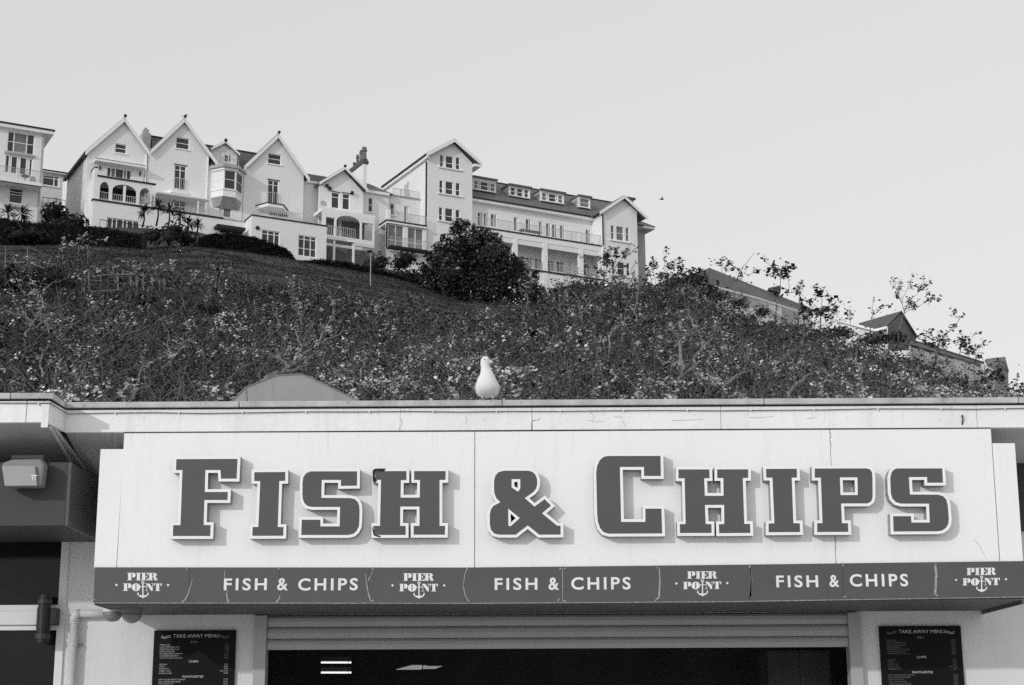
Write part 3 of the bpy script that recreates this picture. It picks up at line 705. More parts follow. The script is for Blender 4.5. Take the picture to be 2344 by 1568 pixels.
# ---- drain pipe and ball lamps under the sign
pr = 0.034
pp = T('drain_pipe', onY((165, 1568), YW - 0.06), 'white plastic drain pipe with an elbow left of the menu board', 'pipe')
Yp = YW - 0.06
e1 = onY((250, 1404), Yp); e2 = onY((178, 1404), Yp); e3 = onY((167, 1418), Yp); dn = Vector((onY((166, 1500), Yp).x, Yp, 0.0))
MB().tube([e1, e2 + Vector((.02, 0, 0))], pr, 16).build('pipe', 'pipe', pp, smooth=True)
bend = [e2 + Vector((.02, 0, 0)), e2 + Vector((-.015, 0, -.004)), e3 + Vector((0.008, 0, .012)), Vector((dn.x, Yp, e3.z - .03))]
MB().tube(bend, pr * 1.12, 16).build('elbow', 'pipe', pp, smooth=True)
MB().tube([Vector((dn.x, Yp, e3.z - .03)), dn], pr, 16).build('pipe', 'pipe', pp, smooth=True)
for y in (1426, 1476):
    z = onY((166, y), Yp).z; MB().tube([(dn.x, Yp, z - .006), (dn.x, Yp, z + .006)], pr * 1.18, 16).build('collar', 'pipe', pp)
MB().box(dn.x - .01, dn.x + .07, Yp + .02, YW - .002, onY((0, 1478), Yp).z, onY((0, 1474), Yp).z).build('bracket', 'grey_metal', pp)
def ball(cx, cy, Y, lab, g):
    c = onY((cx, cy), Y); t = T('security_camera', c, lab, 'camera', 'dome cameras under the sign')
    r0 = 0.082
    prof = [(0.05, zs - 0.003), (0.055, c.z + 0.055), (r0 + 0.004, c.z + 0.04), (r0 + 0.004, c.z - 0.002)]
    rings = [[(c.x + r * math.cos(2 * math.pi * k / 24), c.y + r * math.sin(2 * math.pi * k / 24), z) for k in range(24)] for r, z in prof]
    MB().loft(rings).build('housing', g, t, smooth=False)
    rings = [[(c.x + r0 * math.cos(R(e)) * math.cos(2 * math.pi * k / 24), c.y + r0 * math.cos(R(e)) * math.sin(2 * math.pi * k / 24), c.z - 0.003 - r0 * 0.95 * math.sin(R(e))) for k in range(24)] for e in (0, 15, 30, 45, 60, 75, 86)]
    MB().loft(rings).build('dome', 'grey_metal', t, smooth=True)
ball(258, 1401, YF + 0.55, 'pale round dome camera under the sign band, beside the drain pipe', 'pipe')
ball(302, 1404, YF + 0.42, 'grey dome camera under the sign band, right of the pale one', 'grey_metal')

# ---- grey hipped lantern behind the roof edge
YQ = 16.5
q = lambda x, y, Y=YQ: onY((x, y), Y)
lt = T('roof_lantern', (q(690, 917).x, YQ, zcap_t), 'grey faceted lantern roof rising behind the roof edge', 'roof lantern')
base = [q(530, 935), q(828, 935, YQ)]; 
fr = [q(520, 930), q(562, 888), q(633, 860), q(690, 857.5), q(712, 866), q(845, 930)]
bk = [Vector((p.x + d_, YQ + 1.6, p.z)) for p, d_ in zip(fr, (0.1, 0.05, 0.02, -0.02, -0.05, -0.1))]
MB().prism([[fr[0], fr[-1], fr[-2], fr[-3], fr[-4], fr[1]]], (0, 0.02, 0)).build('front_slope', 'lantern', lt)
m = MB()
for i in range(5): m.quadprism([fr[i] + Vector((0, .021, 0)), fr[i + 1] + Vector((0, .021, 0)), fr[i + 1] + Vector((0, 1.6, 0)), fr[i] + Vector((0, 1.6, 0))], [p + Vector((0, 0, -.02)) for p in (fr[i] + Vector((0, .021, 0)), fr[i + 1] + Vector((0, .021, 0)), fr[i + 1] + Vector((0, 1.6, 0)), fr[i] + Vector((0, 1.6, 0)))])
m.build('roof_sheet', 'lantern', lt)
MB().tube([fr[i] + Vector((0, -.004, .004)) for i in range(6)], 0.007, 6).build('edge_trim', 'grey_metal', lt)
MB().tube([q(563, 888) + Vector((0, -.004, 0)), q(566, 930) + Vector((0, -.004, 0))], 0.006, 5).build('seam', 'grey_metal', lt)

# ---- gull on the roof edge
YG = YF + 0.0
gl = T('gull', onY(G1(660, 1415), YG), 'white gull standing on the roof edge above the sign, facing the viewer', 'gull', 'gulls')
prof = [(1352, 560, 760, .55), (1335, 470, 850, .7), (1290, 385, 930, .85), (1220, 335, 985, .95), (1130, 318, 1008, 1.0), (1050, 322, 1000, 1.0), (960, 342, 962, .97), (870, 368, 920, .93), (790, 405, 880, .9), (700, 448, 838, .88), (620, 468, 800, .88),
        (540, 474, 760, .9), (470, 470, 728, .95), (400, 463, 716, 1.0), (340, 464, 720, 1.0), (285, 480, 722, 1.0), (240, 510, 705, 1.0), (212, 548, 678, 1.0), (198, 590, 645, 1.0)]
rings = []
for y, xl, xr, dp in prof:
    a, b = onY(G1(xl, y), YG), onY(G1(xr, y), YG); c = (a + b) / 2; rr = (b.x - a.x) / 2
    lean = 0.06 * max(0, (y - 780) / 570) ** 1.3
    rings.append([(c.x + rr * math.cos(2 * math.pi * k / 28), YG + lean + rr * dp * math.sin(2 * math.pi * k / 28), c.z + lean * 0.21) for k in range(28)])
MB().loft(rings).build('body', 'feather', gl, smooth=True)
c0 = onY(G1(690, 345), YG); h = 0.105 / 12.27 * 0
def beak_ring(x, y, ry, rz, dy):
    c = onY(G1(x, y), YG + dy); return [(c.x, c.y + ry * math.cos(2 * math.pi * k / 12), c.z + rz * math.sin(2 * math.pi * k / 12)) for k in range(12)]
k_ = 1 / 12.27 * YG / FPX
MB().loft([beak_ring(690, 355, 50 * k_, 62 * k_, -.012), beak_ring(745, 345, 34 * k_, 58 * k_, -.020), beak_ring(790, 345, 22 * k_, 46 * k_, -.024), beak_ring(815, 352, 10 * k_, 20 * k_, -.025), beak_ring(822, 366, 4 * k_, 8 * k_, -.025)]).build('beak', 'beak', gl, smooth=True)
for sx, y in ((575, 283),):
    c = onY(G1(sx, y), YG - .0375); MB().tube([c + Vector((-.0055, .0, 0)), c + Vector((0, -.002, .001)), c + Vector((.0055, 0, 0))], [.0022, .0046, .0022], 8).build('eye', 'black', gl)
for sgn, xl in ((-1, 322), (1, 1000)):   # folded wings at the flanks
    ringw = []
    for y, w in ((900, 8), (980, 26), (1060, 34), (1140, 28), (1210, 12)):
        c = onY(G1(np.interp(y, [870, 960, 1050, 1130, 1220], [368, 342, 322, 318, 335]) + 12 if sgn < 0 else np.interp(y, [870, 960, 1050, 1130, 1220], [920, 962, 1000, 1008, 985]) - 12, y), YG + 0.03)
        ringw.append([(c.x + 1.5 * w * k_ * math.cos(2 * math.pi * k / 10), c.y + 3 * w * k_ * math.sin(2 * math.pi * k / 10), c.z) for k in range(10)])
    MB().loft(ringw).build('wing', 'feather_grey', gl, smooth=True)
for x in (508, 795):
    a = onY(G1(x - 12, 1290), YG); b = onY(G1(x + 12, 1405), YG - .01)
    b.z = zcap_t + .004
    MB().tube([a, (a + b) / 2 + Vector((0.002, 0, 0)), b], [.006, .0035, .004], 8).build('leg', 'beak', gl, smooth=True)
    m = MB()
    for dx in (-.02, 0, .018): m.tube([b, b + Vector((dx, -.035, -.002))], [.004, .002], 6)
    m.face([b + Vector((-.018, -.03, -.002)), b + Vector((.017, -.03, -.002)), b]); m.build('foot', 'beak', gl)
# ================================================================== houses on the hill
FO = Vector((-5.0, 180.0, 0)); FU = Vector((math.sin(R(62)), math.cos(R(62)), 0)); FN = Vector((math.cos(R(62)), -math.sin(R(62)), 0))
def fpt(u, n, z): return FO + FU * u + FN * n + Vector((0, 0, z))
def hp(p, n=0.0):                                      # picture point on the vertical plane n -> (u, z)
    d = ray(p[0], p[1]); O = FO + FN * n
    t = (O - CAM).dot(FN) / d.dot(FN); q = CAM + d * t
    return ((q - FO).dot(FU), q.z)
def fbox(m, u0, u1, n0, n1, z0, z1):
    a = [fpt(u0, n1, z0), fpt(u1, n1, z0), fpt(u1, n1, z1), fpt(u0, n1, z1)]
    b = [fpt(u0, n0, z0), fpt(u1, n0, z0), fpt(u1, n0, z1), fpt(u0, n0, z1)]
    return m.quadprism(a, b)
def FB(par, name, mt, u0, u1, n0, n1, z0, z1, **k): return fbox(MB(), min(u0, u1), max(u0, u1), n0, n1, min(z0, z1), max(z0, z1)).build(name, mt, par, **k)
def rr(zf, x0, y0, x1, y1, n):                         # TL and BR picture points -> u0,u1,z0,z1
    a, b = hp(zf(x0, y0), n), hp(zf(x1, y1), n); return a[0], b[0], b[1], a[1]
def FR(par, name, mt, zf, x0, y0, x1, y1, n, th, **k):
    u0, u1, z0, z1 = rr(zf, x0, y0, x1, y1, n); return FB(par, name, mt, u0, u1, n - th, n, z0, z1, **k)
def fprism(loops, n, th):                              # loops in (u,z) on plane n, thickness going back
    return MB().prism([[fpt(u, n, z) for u, z in L] for L in loops], -FN * th)
def hw_(zf, pts, n): return [hp(zf(*p), n) for p in pts]
def band_line(par, name, mt, zf, p, q, n, th, h, back=None):   # a level slab edge from p to q (top edge), height h
    a, b = hp(zf(*p), n), hp(zf(*q), n); z = (a[1] + b[1]) / 2
    return FB(par, name, mt, a[0], b[0], n - (th if back is None else back), n, z - h, z)
class House:
    def __init__(s, name, px, n, label, cat='house', group='white houses along the hilltop'):
        u, z = hp(px, n); s.t = T(name, fpt(u, n - 3, z), label, cat, group); s.holes = []
    def window(s, zf, x0, y0, x1, y1, n, mull=(), trans=(), fw=0.09, glass='far_glass', sill=True, hood=False, name='window', rect=None, panes=None, depth=0.16):
        u0, u1, z0, z1 = rect or rr(zf, x0, y0, x1, y1, n)
        s.holes.append([(u0, z0), (u1, z0), (u1, z1), (u0, z1)])
        us = [u0 + fw] + [u0 + (u1 - u0) * f for f in mull] + [u1 - fw]; zs_ = [z0 + fw] + [z0 + (z1 - z0) * (1 - f) for f in trans][::-1] + [z1 - fw]
        e = 0.002
        m = MB(); nf = n - depth * 0.55
        fbox(m, u0, u0 + fw, nf - .06, nf, z0, z1); fbox(m, u1 - fw, u1, nf - .06, nf, z0, z1)
        fbox(m, u0 + fw, u1 - fw, nf - .06, nf - e, z0, z0 + fw); fbox(m, u0 + fw, u1 - fw, nf - .06, nf - e, z1 - fw, z1)
        for uu in us[1:-1]: fbox(m, uu - fw * .55, uu + fw * .55, nf - .06, nf - 2 * e, z0 + fw, z1 - fw)
        for z_ in zs_[1:-1]: fbox(m, u0 + fw, u1 - fw, nf - .05, nf - 3 * e, z_ - .035, z_ + .035)
        w = m.build(name, 'far_trim', s.t, fix=False)
        k = 0
        for a, b in zip(us[:-1], us[1:]):
            for c, d in zip(zs_[:-1], zs_[1:]):
                g = panes[k % len(panes)] if panes else glass; k += 1
                fbox(MB(), a - .03, b + .03, n - depth - .03, n - depth, c - .03, d + .03).build('pane', g, (w, s.t.loc), fix=False)
        if sill: fbox(MB(), u0 - .12, u1 + .12, n - .1, n + .1, z0 - .12, z0 - .002).build('sill', 'far_trim', (w, s.t.loc), fix=False)
        if hood: fbox(MB(), u0 - .1, u1 + .1, n + .002, n + .06, z1 + .002, z1 + .08).build('lintel', 'dark_line', (w, s.t.loc), fix=False)
        return w
    def wall(s, outer, n, th=0.3, mt='far_white', name='wall'):
        o = fprism([outer] + s.holes, n, th).build(name, mt, s.t); s.holes = []
        us = [p[0] for p in outer]; zs_ = [p[1] for p in outer]
        return o
def railing(par, u0, u1, n, z0, z1, step=0.25, mt='rail', name='railing', glass=False, posts=1.6):
    m = MB(); fbox(m, u0, u1, n - .025, n + .025, z1 - .06, z1)
    if glass:
        k = max(1, int(abs(u1 - u0) / posts))
        for i in range(k + 1):
            u = u0 + (u1 - u0) * i / k; fbox(m, u - .03, u + .03, n - .02, n + .02, z0, z1 - .061)
        r_ = m.build(name, mt, par, fix=False)
        for i in range(k):
            a, b = u0 + (u1 - u0) * i / k + .05, u0 + (u1 - u0) * (i + 1) / k - .05
            fbox(MB(), a, b, n - .008, n + .008, z0 + .08, z1 - .1).build('glass_panel', 'rail_glass', (r_, par.loc), fix=False)
    else:
        fbox(m, u0, u1, n - .02, n + .02, z0 + .02, z0 + .06)
        k = max(2, int(abs(u1 - u0) / step))
        for i in range(k + 1):
            u = u0 + (u1 - u0) * i / k; fbox(m, u - .018, u + .018, n - .018, n + .018, z0 + .061, z1 - .061)
        m.build(name, mt, par, fix=False)
def gable_roof(par, apexL, l, r, n, back, over=0.35, thick=0.16, barge=0.42, mt='slate', name='roof', white='far_trim'):
    # l, apex, r in (u, z) : top line of the rakes
    for side, (a, b) in enumerate(((l, apexL), (apexL, r))):
        d = Vector((b[0] - a[0], b[1] - a[1])).normalized(); nn = Vector((-d.y, d.x))
        L = [a, b, (b[0] - nn.x * thick, b[1] - nn.y * thick - 0), (a[0] - nn.x * thick, a[1] - nn.y * thick)]
        fprism([L], n + over - .04, back + over).build(name + '_slope', mt, par)
        q0 = (a[0] - nn.x * .03, a[1] - nn.y * .03); q1 = (b[0] - nn.x * .03, b[1] - nn.y * .03)
        Lb = [q0, q1, (q1[0], q1[1] - barge * 1.25), (q0[0] - nn.x * 0, q0[1] - barge * 1.25)]
        fprism([Lb], n + over + .03, .07).build('bargeboard', white, par)
def knob(par, p, n, r=0.18, mt='dark_line'):
    c = fpt(p[0], n, p[1]); rings = [[(c.x + r * math.cos(e) * math.cos(t), c.y + r * math.cos(e) * math.sin(t), c.z + r * math.sin(e)) for t in np.linspace(0, 2 * math.pi, 9)[:-1]] for e in (-1.3, -.6, 0, .6, 1.3)]
    MB().loft(rings).build('ridge_end', mt, par, smooth=True)
def arch(u0, u1, z0, zs_, zc, k=10):
    return [(u0, z0), (u1, z0)] + [((u0 + u1) / 2 + (u1 - u0) / 2 * math.cos(math.pi * i / k), zs_ + (zc - zs_) * math.sin(math.pi * i / k)) for i in range(k + 1)]

# ---------- long retaining terrace in front of the left houses
nT = 3.2
tw = T('terrace_wall', fpt(hp(Z1(1400, 1100), nT)[0], nT, hp(Z1(1400, 1250), nT)[1]), 'long white terrace wall with a dark coping below the two left gabled houses', 'wall')
zTc = (hp(Z1(930, 925), nT)[1] + hp(Z1(2205, 1110), nT)[1]) / 2
uT0, uT1 = hp(Z1(918, 1000), nT)[0], hp(Z2(690, 1140), nT)[0]
hs = House.__new__(House); hs.t = tw; hs.holes = []
hs.window(Z1, 1060, 1100, 1375, 1262, nT, mull=(.17, .3, .5, .62, .8), sill=False, name='glazed_door')
hs.window(Z2, 430, 1190, 660, 1290, nT, mull=(.5,), sill=False, panes=['far_glass'])
hs.wall([(uT0, zTc - 8), (uT1, zTc - 8), (uT1, zTc - .12), (uT0, zTc - .12)], nT)
FB(tw, 'coping', 'dark_line', uT0 - .1, hp(Z2(465, 1110), nT)[0], nT - .45, nT + .1, zTc - .11, zTc + .05)
FB(tw, 'coping', 'far_grey', hp(Z2(466, 1110), nT)[0], uT1, nT - .45, nT + .06, zTc - .11, zTc - .03)
FB(tw, 'end_wall', 'far_white', uT0, uT0 + .3, -6, nT - .31, zTc - 8, zTc - .12)
FB(tw, 'terrace_deck', 'far_grey', uT0 + .31, uT1, 0.01, nT - .46, zTc - .6, zTc - .35)
railing(tw, hp(Z1(985, 1125), nT + 1)[0], hp(Z1(1430, 1195), nT + 1)[0], nT + 1.2, hp(Z1(1200, 1230), nT + 1)[1] - .3, hp(Z1(1200, 1158), nT + 1)[1], 0.6, 'dark_line')
aw = rr(Z2, 400, 1185, 680, 1225, nT + 1)
FB(tw, 'porch_roof', 'dark_line', aw[0], aw[1], nT + .01, nT + 1.2, aw[2] + .15, aw[3] - .15)

# ---------- house A
A_ = House('gabled_house', Z1(1140, 1200), 0, 'white gabled house at the left end of the terrace, with arched loggia')
uL, uR = hp(Z1(845, 800))[0], hp(Z1(1447, 700))[0]
ap, le, re = hp(Z1(1228, 118)), hp(Z1(862, 432)), hp(Z1(1466, 447))
zb = zTc - 6
A_.window(Z1, 1140, 368, 1250, 478, 0, trans=(.5,))
A_.window(Z1, 1060, 602, 1298, 735, 0, mull=(.17, .35, .68, .8), sill=False, name='balcony_door', panes=['far_glass', 'far_glass_light'])
A_.window(Z1, 985, 790, 1080, 930, 0, sill=False, glass='far_glass'); A_.window(Z1, 1110, 800, 1350, 965, 0, mull=(.5,), sill=False); A_.window(Z1, 1385, 840, 1440, 985, 0, sill=False)
A_.wall([(uL, zb), (uR, zb), (uR, re[1] - .25), (ap[0], ap[1] - .3), (uL, le[1] - .25)], 0)
FB(A_.t, 'side_wall', 'far_stone', uL, uL + .3, -9, -.31, zb - 2, le[1] - .3)
FB(A_.t, 'side_wall', 'far_white', uR - .3, uR, -9, -.31, zb, re[1] - .3)
gable_roof(A_.t, ap, (le[0] - .25, le[1] - .25), (re[0] + .1, re[1] - .1), 0, 9)
FB(A_.t, 'gutter', 'dark_line', le[0] - .35, le[0] - .1, -9, .3, le[1] - .75, le[1] - .4)
knob(A_.t, (ap[0], ap[1] + .05), .5)
FB(A_.t, 'downpipe', 'far_trim', uR - .15, uR - .03, .002, .12, zTc, re[1] - .5)
band_line(A_.t, 'canopy', 'far_trim', Z1, (945, 515), (1440, 590), .9, .9, .28)
band_line(A_.t, 'canopy_edge', 'dark_line', Z1, (945, 513), (1440, 588), .92, .1, .05)
nA = 1.8
c1 = hp(Z1(965, 690), nA); c2 = hp(Z1(1540, 775), nA); zA = (c1[1] + c2[1]) / 2
FB(A_.t, 'balcony_coping', 'dark_line', c1[0], c2[0], nA - .25, nA + .12, zA - .1, zA + .04)
uA0, uA1 = hp(Z1(928, 800), nA)[0], hp(Z1(1500, 880), nA)[0]
zpier = hp(Z1(925, 598), nA)[1]
for (x0, y0, x1, y1, cx_, cy_) in ((985, 805, 1080, 938, 1032, 750), (1108, 835, 1352, 972, 1235, 780), (1378, 870, 1490, 992, 1435, 813)):
    u0, u1 = hp(Z1(x0, (y0 + y1) / 2), nA)[0], hp(Z1(x1, (y0 + y1) / 2), nA)[0]
    A_.holes.append(arch(u0, u1, hp(Z1(x1, y1), nA)[1], hp(Z1((x0 + x1) / 2, (y0 + (y0 + 25)) / 2), nA)[1], hp(Z1(cx_, cy_), nA)[1]))
    railing(A_.t, u0 + .02, u1 - .02, nA - .12, hp(Z1(x1, y1), nA)[1], hp(Z1((x0 + x1) / 2, y1 - 88), nA)[1], .22)
A_.wall([(uA0, zTc), (uA1, zTc), (uA1, zA - .11), (uA0, zA - .11)], nA, .25, name='loggia_wall')
um = hp(Z1(1232, 880), nA)[0]; FB(A_.t, 'mullion', 'far_trim', um - .12, um + .12, nA - .2, nA - .03, zTc, hp(Z1(1232, 790), nA)[1])
FB(A_.t, 'loggia_side', 'far_white', uA0, uA0 + .25, .01, nA - .26, zTc, zA - .11)
FB(A_.t, 'loggia_pier', 'far_white', uA0, hp(Z1(965, 650), nA)[0], nA - 1.2, nA, zA - .1, zpier - .12)
FB(A_.t, 'pier_cap', 'dark_line', uA0 - .05, hp(Z1(968, 650), nA)[0], nA - 1.6, nA + .06, zpier - .11, zpier)
FB(A_.t, 'balcony_deck', 'far_grey', uA0 + .26, uA1, .01, nA - .26, zA - .5, zA - .3)
for x, y in ((990, 610), (1388, 668)): FR(A_.t, 'wall_light', 'dark_line', Z1, x - 6, y - 18, x + 6, y + 22, .12, .11)
# chimney and main roof behind
ch = T('chimney', fpt(hp(Z1(1450, 400), -4)[0], -4, hp(Z1(1450, 400), -4)[1]), 'rendered chimney stack between the two tall left gables', 'chimney')
u0, u1, z0, z1 = rr(Z1, 1415, 218, 1487, 410, -4)
FB(ch, 'stack', 'far_grey', u0, u1, -5.2, -4, z0 - 2, z1 - .5); FB(ch, 'band', 'far_trim', u0 - .06, u1 + .06, -5.26, -3.94, z1 - 2.4, z1 - 2.2); FB(ch, 'cap', 'far_grey', u0 + .15, u1 - .15, -5, -4.2, z1 - .499, z1)
FB(ch, 'pot', 'dark_line', u0 + .4, u1 - .4, -4.8, -4.4, z1 + .001, z1 + .25)

# ---------- house B
B_ = House('gabled_house', Z1(1800, 1000), 0, 'tall white gabled house second from the left, a gull perched on its peak')
uL, uR = hp(Z1(1455, 700))[0], hp(Z1(2052, 850))[0]
ap, le, re = hp(Z1(1820, 122)), hp(Z1(1478, 445)), hp(Z1(2150, 572))
B_.window(Z1, 1742, 305, 1872, 440, 0, trans=(.5,))
B_.window(Z1, 1728, 580, 1834, 838, 0, mull=(.5,), trans=(.2,), sill=False, hood=True, name='balcony_door')
B_.window(Z1, 1722, 900, 1835, 1045, 0, mull=(.5,), trans=(.4,), sill=False, name='garden_door', panes=['far_glass_light', 'far_glass'])
zeL = np.interp(uL, [le[0], ap[0]], [le[1], ap[1]]); zeR = np.interp(uR, [ap[0], re[0]], [ap[1], re[1]])
B_.wall([(uL + .01, zTc - 1), (uR, zTc - 1), (uR, zeR - .3), (ap[0], ap[1] - .3), (uL + .01, zeL - .3)], 0)
gable_roof(B_.t, ap, le, re, 0, 9); knob(B_.t, (ap[0], ap[1] + .05), .5)
FB(B_.t, 'downpipe', 'far_trim', uR - .15, uR - .03, .002, .12, zTc, zeR - .5)
railing(B_.t, hp(Z1(1728, 715))[0], hp(Z1(1834, 730))[0], .12, hp(Z1(1780, 830))[1], hp(Z1(1780, 718))[1], .2)
u0, u1 = hp(Z1(1560, 850), 1.8)[0], hp(Z1(2066, 930), 1.8)[0]; zc_ = hp(Z1(1800, 888), 1.8)[1]
FB(B_.t, 'verandah_roof', 'far_trim', u0, u1, .01, 1.8, zc_ - .12, zc_ + .1); FB(B_.t, 'verandah_edge', 'far_grey', u0, u1, 1.802, 1.85, zc_ - .2, zc_ - .05)
c = hp(Z1(1780, 835), 1.4)
MB().quadprism([fpt(c[0] - 1.6, .01, c[1] - .35), fpt(c[0] - .9, 1.4, c[1] - .35), fpt(c[0] + .9, 1.4, c[1] - .35), fpt(c[0] + 1.9, .01, c[1] - .35)], [fpt(c[0] - 1.6, .01, c[1] - .05), fpt(c[0] - .9, 1.4, c[1] - .05), fpt(c[0] + .9, 1.4, c[1] - .05), fpt(c[0] + 1.9, .01, c[1] - .05)]).build('balcony_slab', 'far_trim', B_.t)
for x in (1525, 1960, 2040): 
    u = hp(Z1(x, 980), 1.7)[0]; FB(B_.t, 'verandah_post', 'far_trim', u - .06, u + .06, 1.62, 1.74, zTc - .3, zc_ - .13)
railing(B_.t, hp(Z1(1560, 900), 1.5)[0], hp(Z1(2066, 1000), 2.6)[0], 2.7, zTc - .1, zTc + .75, .35)
for x, y in ((1665, 920),): FR(B_.t, 'lit_panel', 'blind', Z1, x - 20, y - 30, x + 15, y + 30, .05, .04)

# main ridge roof linking A..D (dark slates seen between the gables)
mr_ = T('terrace_roof', fpt(hp(Z2(700, 600), -2)[0], -2, hp(Z2(700, 600), -2)[1]), 'dark slate roof linking the tall gabled houses behind the bay', 'roof', kind='thing')
a, b = hp(Z1(1480, 328), -5), hp(Z2(800, 470), -5); ze = hp(Z2(660, 640), 0)[1]; zr_ = (a[1] + b[1]) / 2 + .1
MB().quadprism([fpt(a[0], -.4, ze), fpt(a[0], -5, zr_), fpt(a[0], -10, ze)], [fpt(b[0] + 1, -.4, ze), fpt(b[0] + 1, -5, zr_), fpt(b[0] + 1, -10, ze)]).build('slate_slope', 'slate', mr_)
MB().tube([fpt(a[0], -5, zr_ + .03), fpt(b[0] + 1, -5, zr_ + .03)], .12, 6).build('ridge_tiles', 'dark_line', mr_)

# ---------- bay house C
C_ = House('bay_house', Z2(480, 1100), 0, 'narrow white house with a canted bay window and small stone dormer between the tall gables')
uL, uR = B_ and hp(Z1(2053, 850))[0], hp(Z2(656, 900))[0]
zcr = hp(Z2(500, 590), 1.3)[1]
C_.window(Z2, 425, 990, 545, 1110, 0, mull=(.35,), sill=False, name='garden_door', panes=['blind', 'far_glass_light'], hood=True)
C_.wall([(uL + .01, zTc - 1), (uR, zTc - 1), (uR, zcr - .2), (uL + .01, zcr - .2)], 0, mt='far_white')
u1, u2 = hp(Z2(468, 730), 1.3)[0], hp(Z2(592, 730), 1.3)[0]; u0, u3 = hp(Z2(352, 720), 0)[0], hp(Z2(656, 780), 0)[0]
zt1, zb1 = hp(Z2(530, 640), 1.3)[1], hp(Z2(530, 832), 1.3)[1]; zap = hp(Z2(530, 900), 1.3)[1]
zct = hp(Z2(460, 567), 1.6)[1]
plan = [(u0, 0.01), (u1, 1.3), (u2, 1.3), (u3, 0.01)]
def slab(plan, z0, z1): return MB().quadprism([fpt(u, n, z0) for u, n in plan], [fpt(u, n, z1) for u, n in plan])
def grow(plan, d): return [(plan[0][0] - d, plan[0][1]), (plan[1][0] - d * .5, plan[1][1] + d), (plan[2][0] + d * .5, plan[2][1] + d), (plan[3][0] + d, plan[3][1])]
slab(grow(plan, .0), zap, zb1 - .05).build('bay_apron', 'far_trim', C_.t); slab(grow(plan, .1), zb1 - .049, zb1 + .06).build('bay_sill', 'far_trim', C_.t)
slab(grow(plan, -.12), zb1 + .061, zt1 - .001).build('bay_core', 'inside', C_.t)
slab(grow(plan, .15), zt1, zct - .35).build('bay_cornice', 'far_trim', C_.t); slab(grow(plan, .4), zct - .349, zct).build('bay_roof', 'far_grey', C_.t)
MB().quadprism([fpt(u, n, zap - .001) for u, n in plan], [fpt(u0 + .3, .01, zap - 1.0), fpt(u1, .3, zap - .8), fpt(u2, .3, zap - .8), fpt(u3 - .3, .01, zap - 1.0)]).build('bay_underside', 'far_grey', C_.t)
for (p, q, mts) in ((plan[0], plan[1], 'blind'), (plan[1], plan[2], 'far_glass'), (plan[2], plan[3], 'far_glass')):
    P0, P1 = Vector(p), Vector(q); d = (P1 - P0).normalized(); nn = Vector((-d.y, d.x)); nn = nn if nn.y > 0 else -nn
    Ls = (P1 - P0).length; m = MB()
    def sbox(m, a, b, z0, z1, o0, o1):
        A0, A1 = P0 + d * a, P0 + d * b
        pl = [A0 + nn * o0, A1 + nn * o0, A1 + nn * o1, A0 + nn * o1]
        m.quadprism([fpt(v.x, v.y, z0) for v in pl], [fpt(v.x, v.y, z1) for v in pl])
    zA0, zA1, zm_ = zb1 + .062, zt1 - .002, (zb1 + zt1) / 2 + .05
    sbox(m, 0, .14, zA0, zA1, -.12, .0); sbox(m, Ls - .14, Ls, zA0, zA1, -.12, .0); sbox(m, .141, Ls - .141, zA0, zA0 + .08, -.1, -.01); sbox(m, .141, Ls - .141, zA1 - .08, zA1, -.1, -.01); sbox(m, .141, Ls - .141, zm_ - .03, zm_ + .03, -.1, -.015)
    w = m.build('bay_window', 'far_trim', C_.t, fix=False)
    for c_, e_ in ((zA0 + .08, zm_ - .03), (zm_ + .03, zA1 - .08)):
        m = MB(); sbox(m, .141, Ls - .141, c_, e_, -.09, -.06); m.build('pane', mts, (w, C_.t.loc), fix=False)
# dormer gable
nD = -.6
ap, le, re = hp(Z2(480, 352), nD), hp(Z2(330, 425), nD), hp(Z2(622, 480), nD)
C_.window(Z2, 476, 482, 548, 565, nD, mull=(.6,), panes=['far_glass', 'far_glass_light'], sill=False)
C_.wall([(le[0] + .2, zct - .1), (re[0] - .2, zct - .1), (re[0] - .2, re[1] - .1), (ap[0], ap[1] - .2), (le[0] + .2, le[1] - .1)], nD, mt='far_stone', name='dormer_wall')
gable_roof(C_.t, ap, le, re, nD, 5, .35, .14, .2, name='dormer_roof'); knob(C_.t, ap, nD + .4, .2)
railing(C_.t, hp(Z2(440, 470), .6)[0], hp(Z2(615, 510), .6)[0], .8, zct, zct + .95, .25)

# ---------- house D
D_ = House('gabled_house', Z2(950, 1200), 0, 'tall white gabled house right of the bay window, its flat-roofed annexe in front')
uL, uR = hp(Z2(662, 900))[0], hp(Z2(1256, 900))[0]
ap, le, re = hp(Z2(1003, 280)), hp(Z2(660, 602)), hp(Z2(1312, 722))
D_.window(Z2, 908, 465, 1038, 590, 0, trans=(.5,)); D_.window(Z2, 908, 728, 1010, 978, 0, mull=(.5,), trans=(.2,), sill=False, hood=True, name='balcony_door')
D_.window(Z2, 835, 1030, 1110, 1110, 0, mull=(.3, .62), sill=False, name='garden_door', panes=['blind', 'far_glass_light', 'far_glass'])
zeR = np.interp(uR, [ap[0], re[0]], [ap[1], re[1]])
D_.wall([(uL + .01, zTc - 2), (uR, zTc - 2), (uR, zeR - .25), (ap[0], ap[1] - .3), (uL + .01, le[1] - .35)], 0)
FB(D_.t, 'side_wall', 'far_white', uR - .3, uR, -9, -.31, zTc - 2, zeR - .3)
gable_roof(D_.t, ap, le, re, 0, 9); knob(D_.t, (ap[0], ap[1] + .05), .5)
railing(D_.t, hp(Z2(908, 860))[0], hp(Z2(1010, 875))[0], .12, hp(Z2(960, 970))[1], hp(Z2(960, 862))[1], .2)
c0, c1, c2, c3 = hp(Z2(800, 972), 0.3)[0], hp(Z2(905, 962), 1.6)[0], hp(Z2(1058, 985), 1.6)[0], hp(Z2(1112, 1022), 0.3)[0]; zc_ = hp(Z2(980, 972), 1.6)[1]
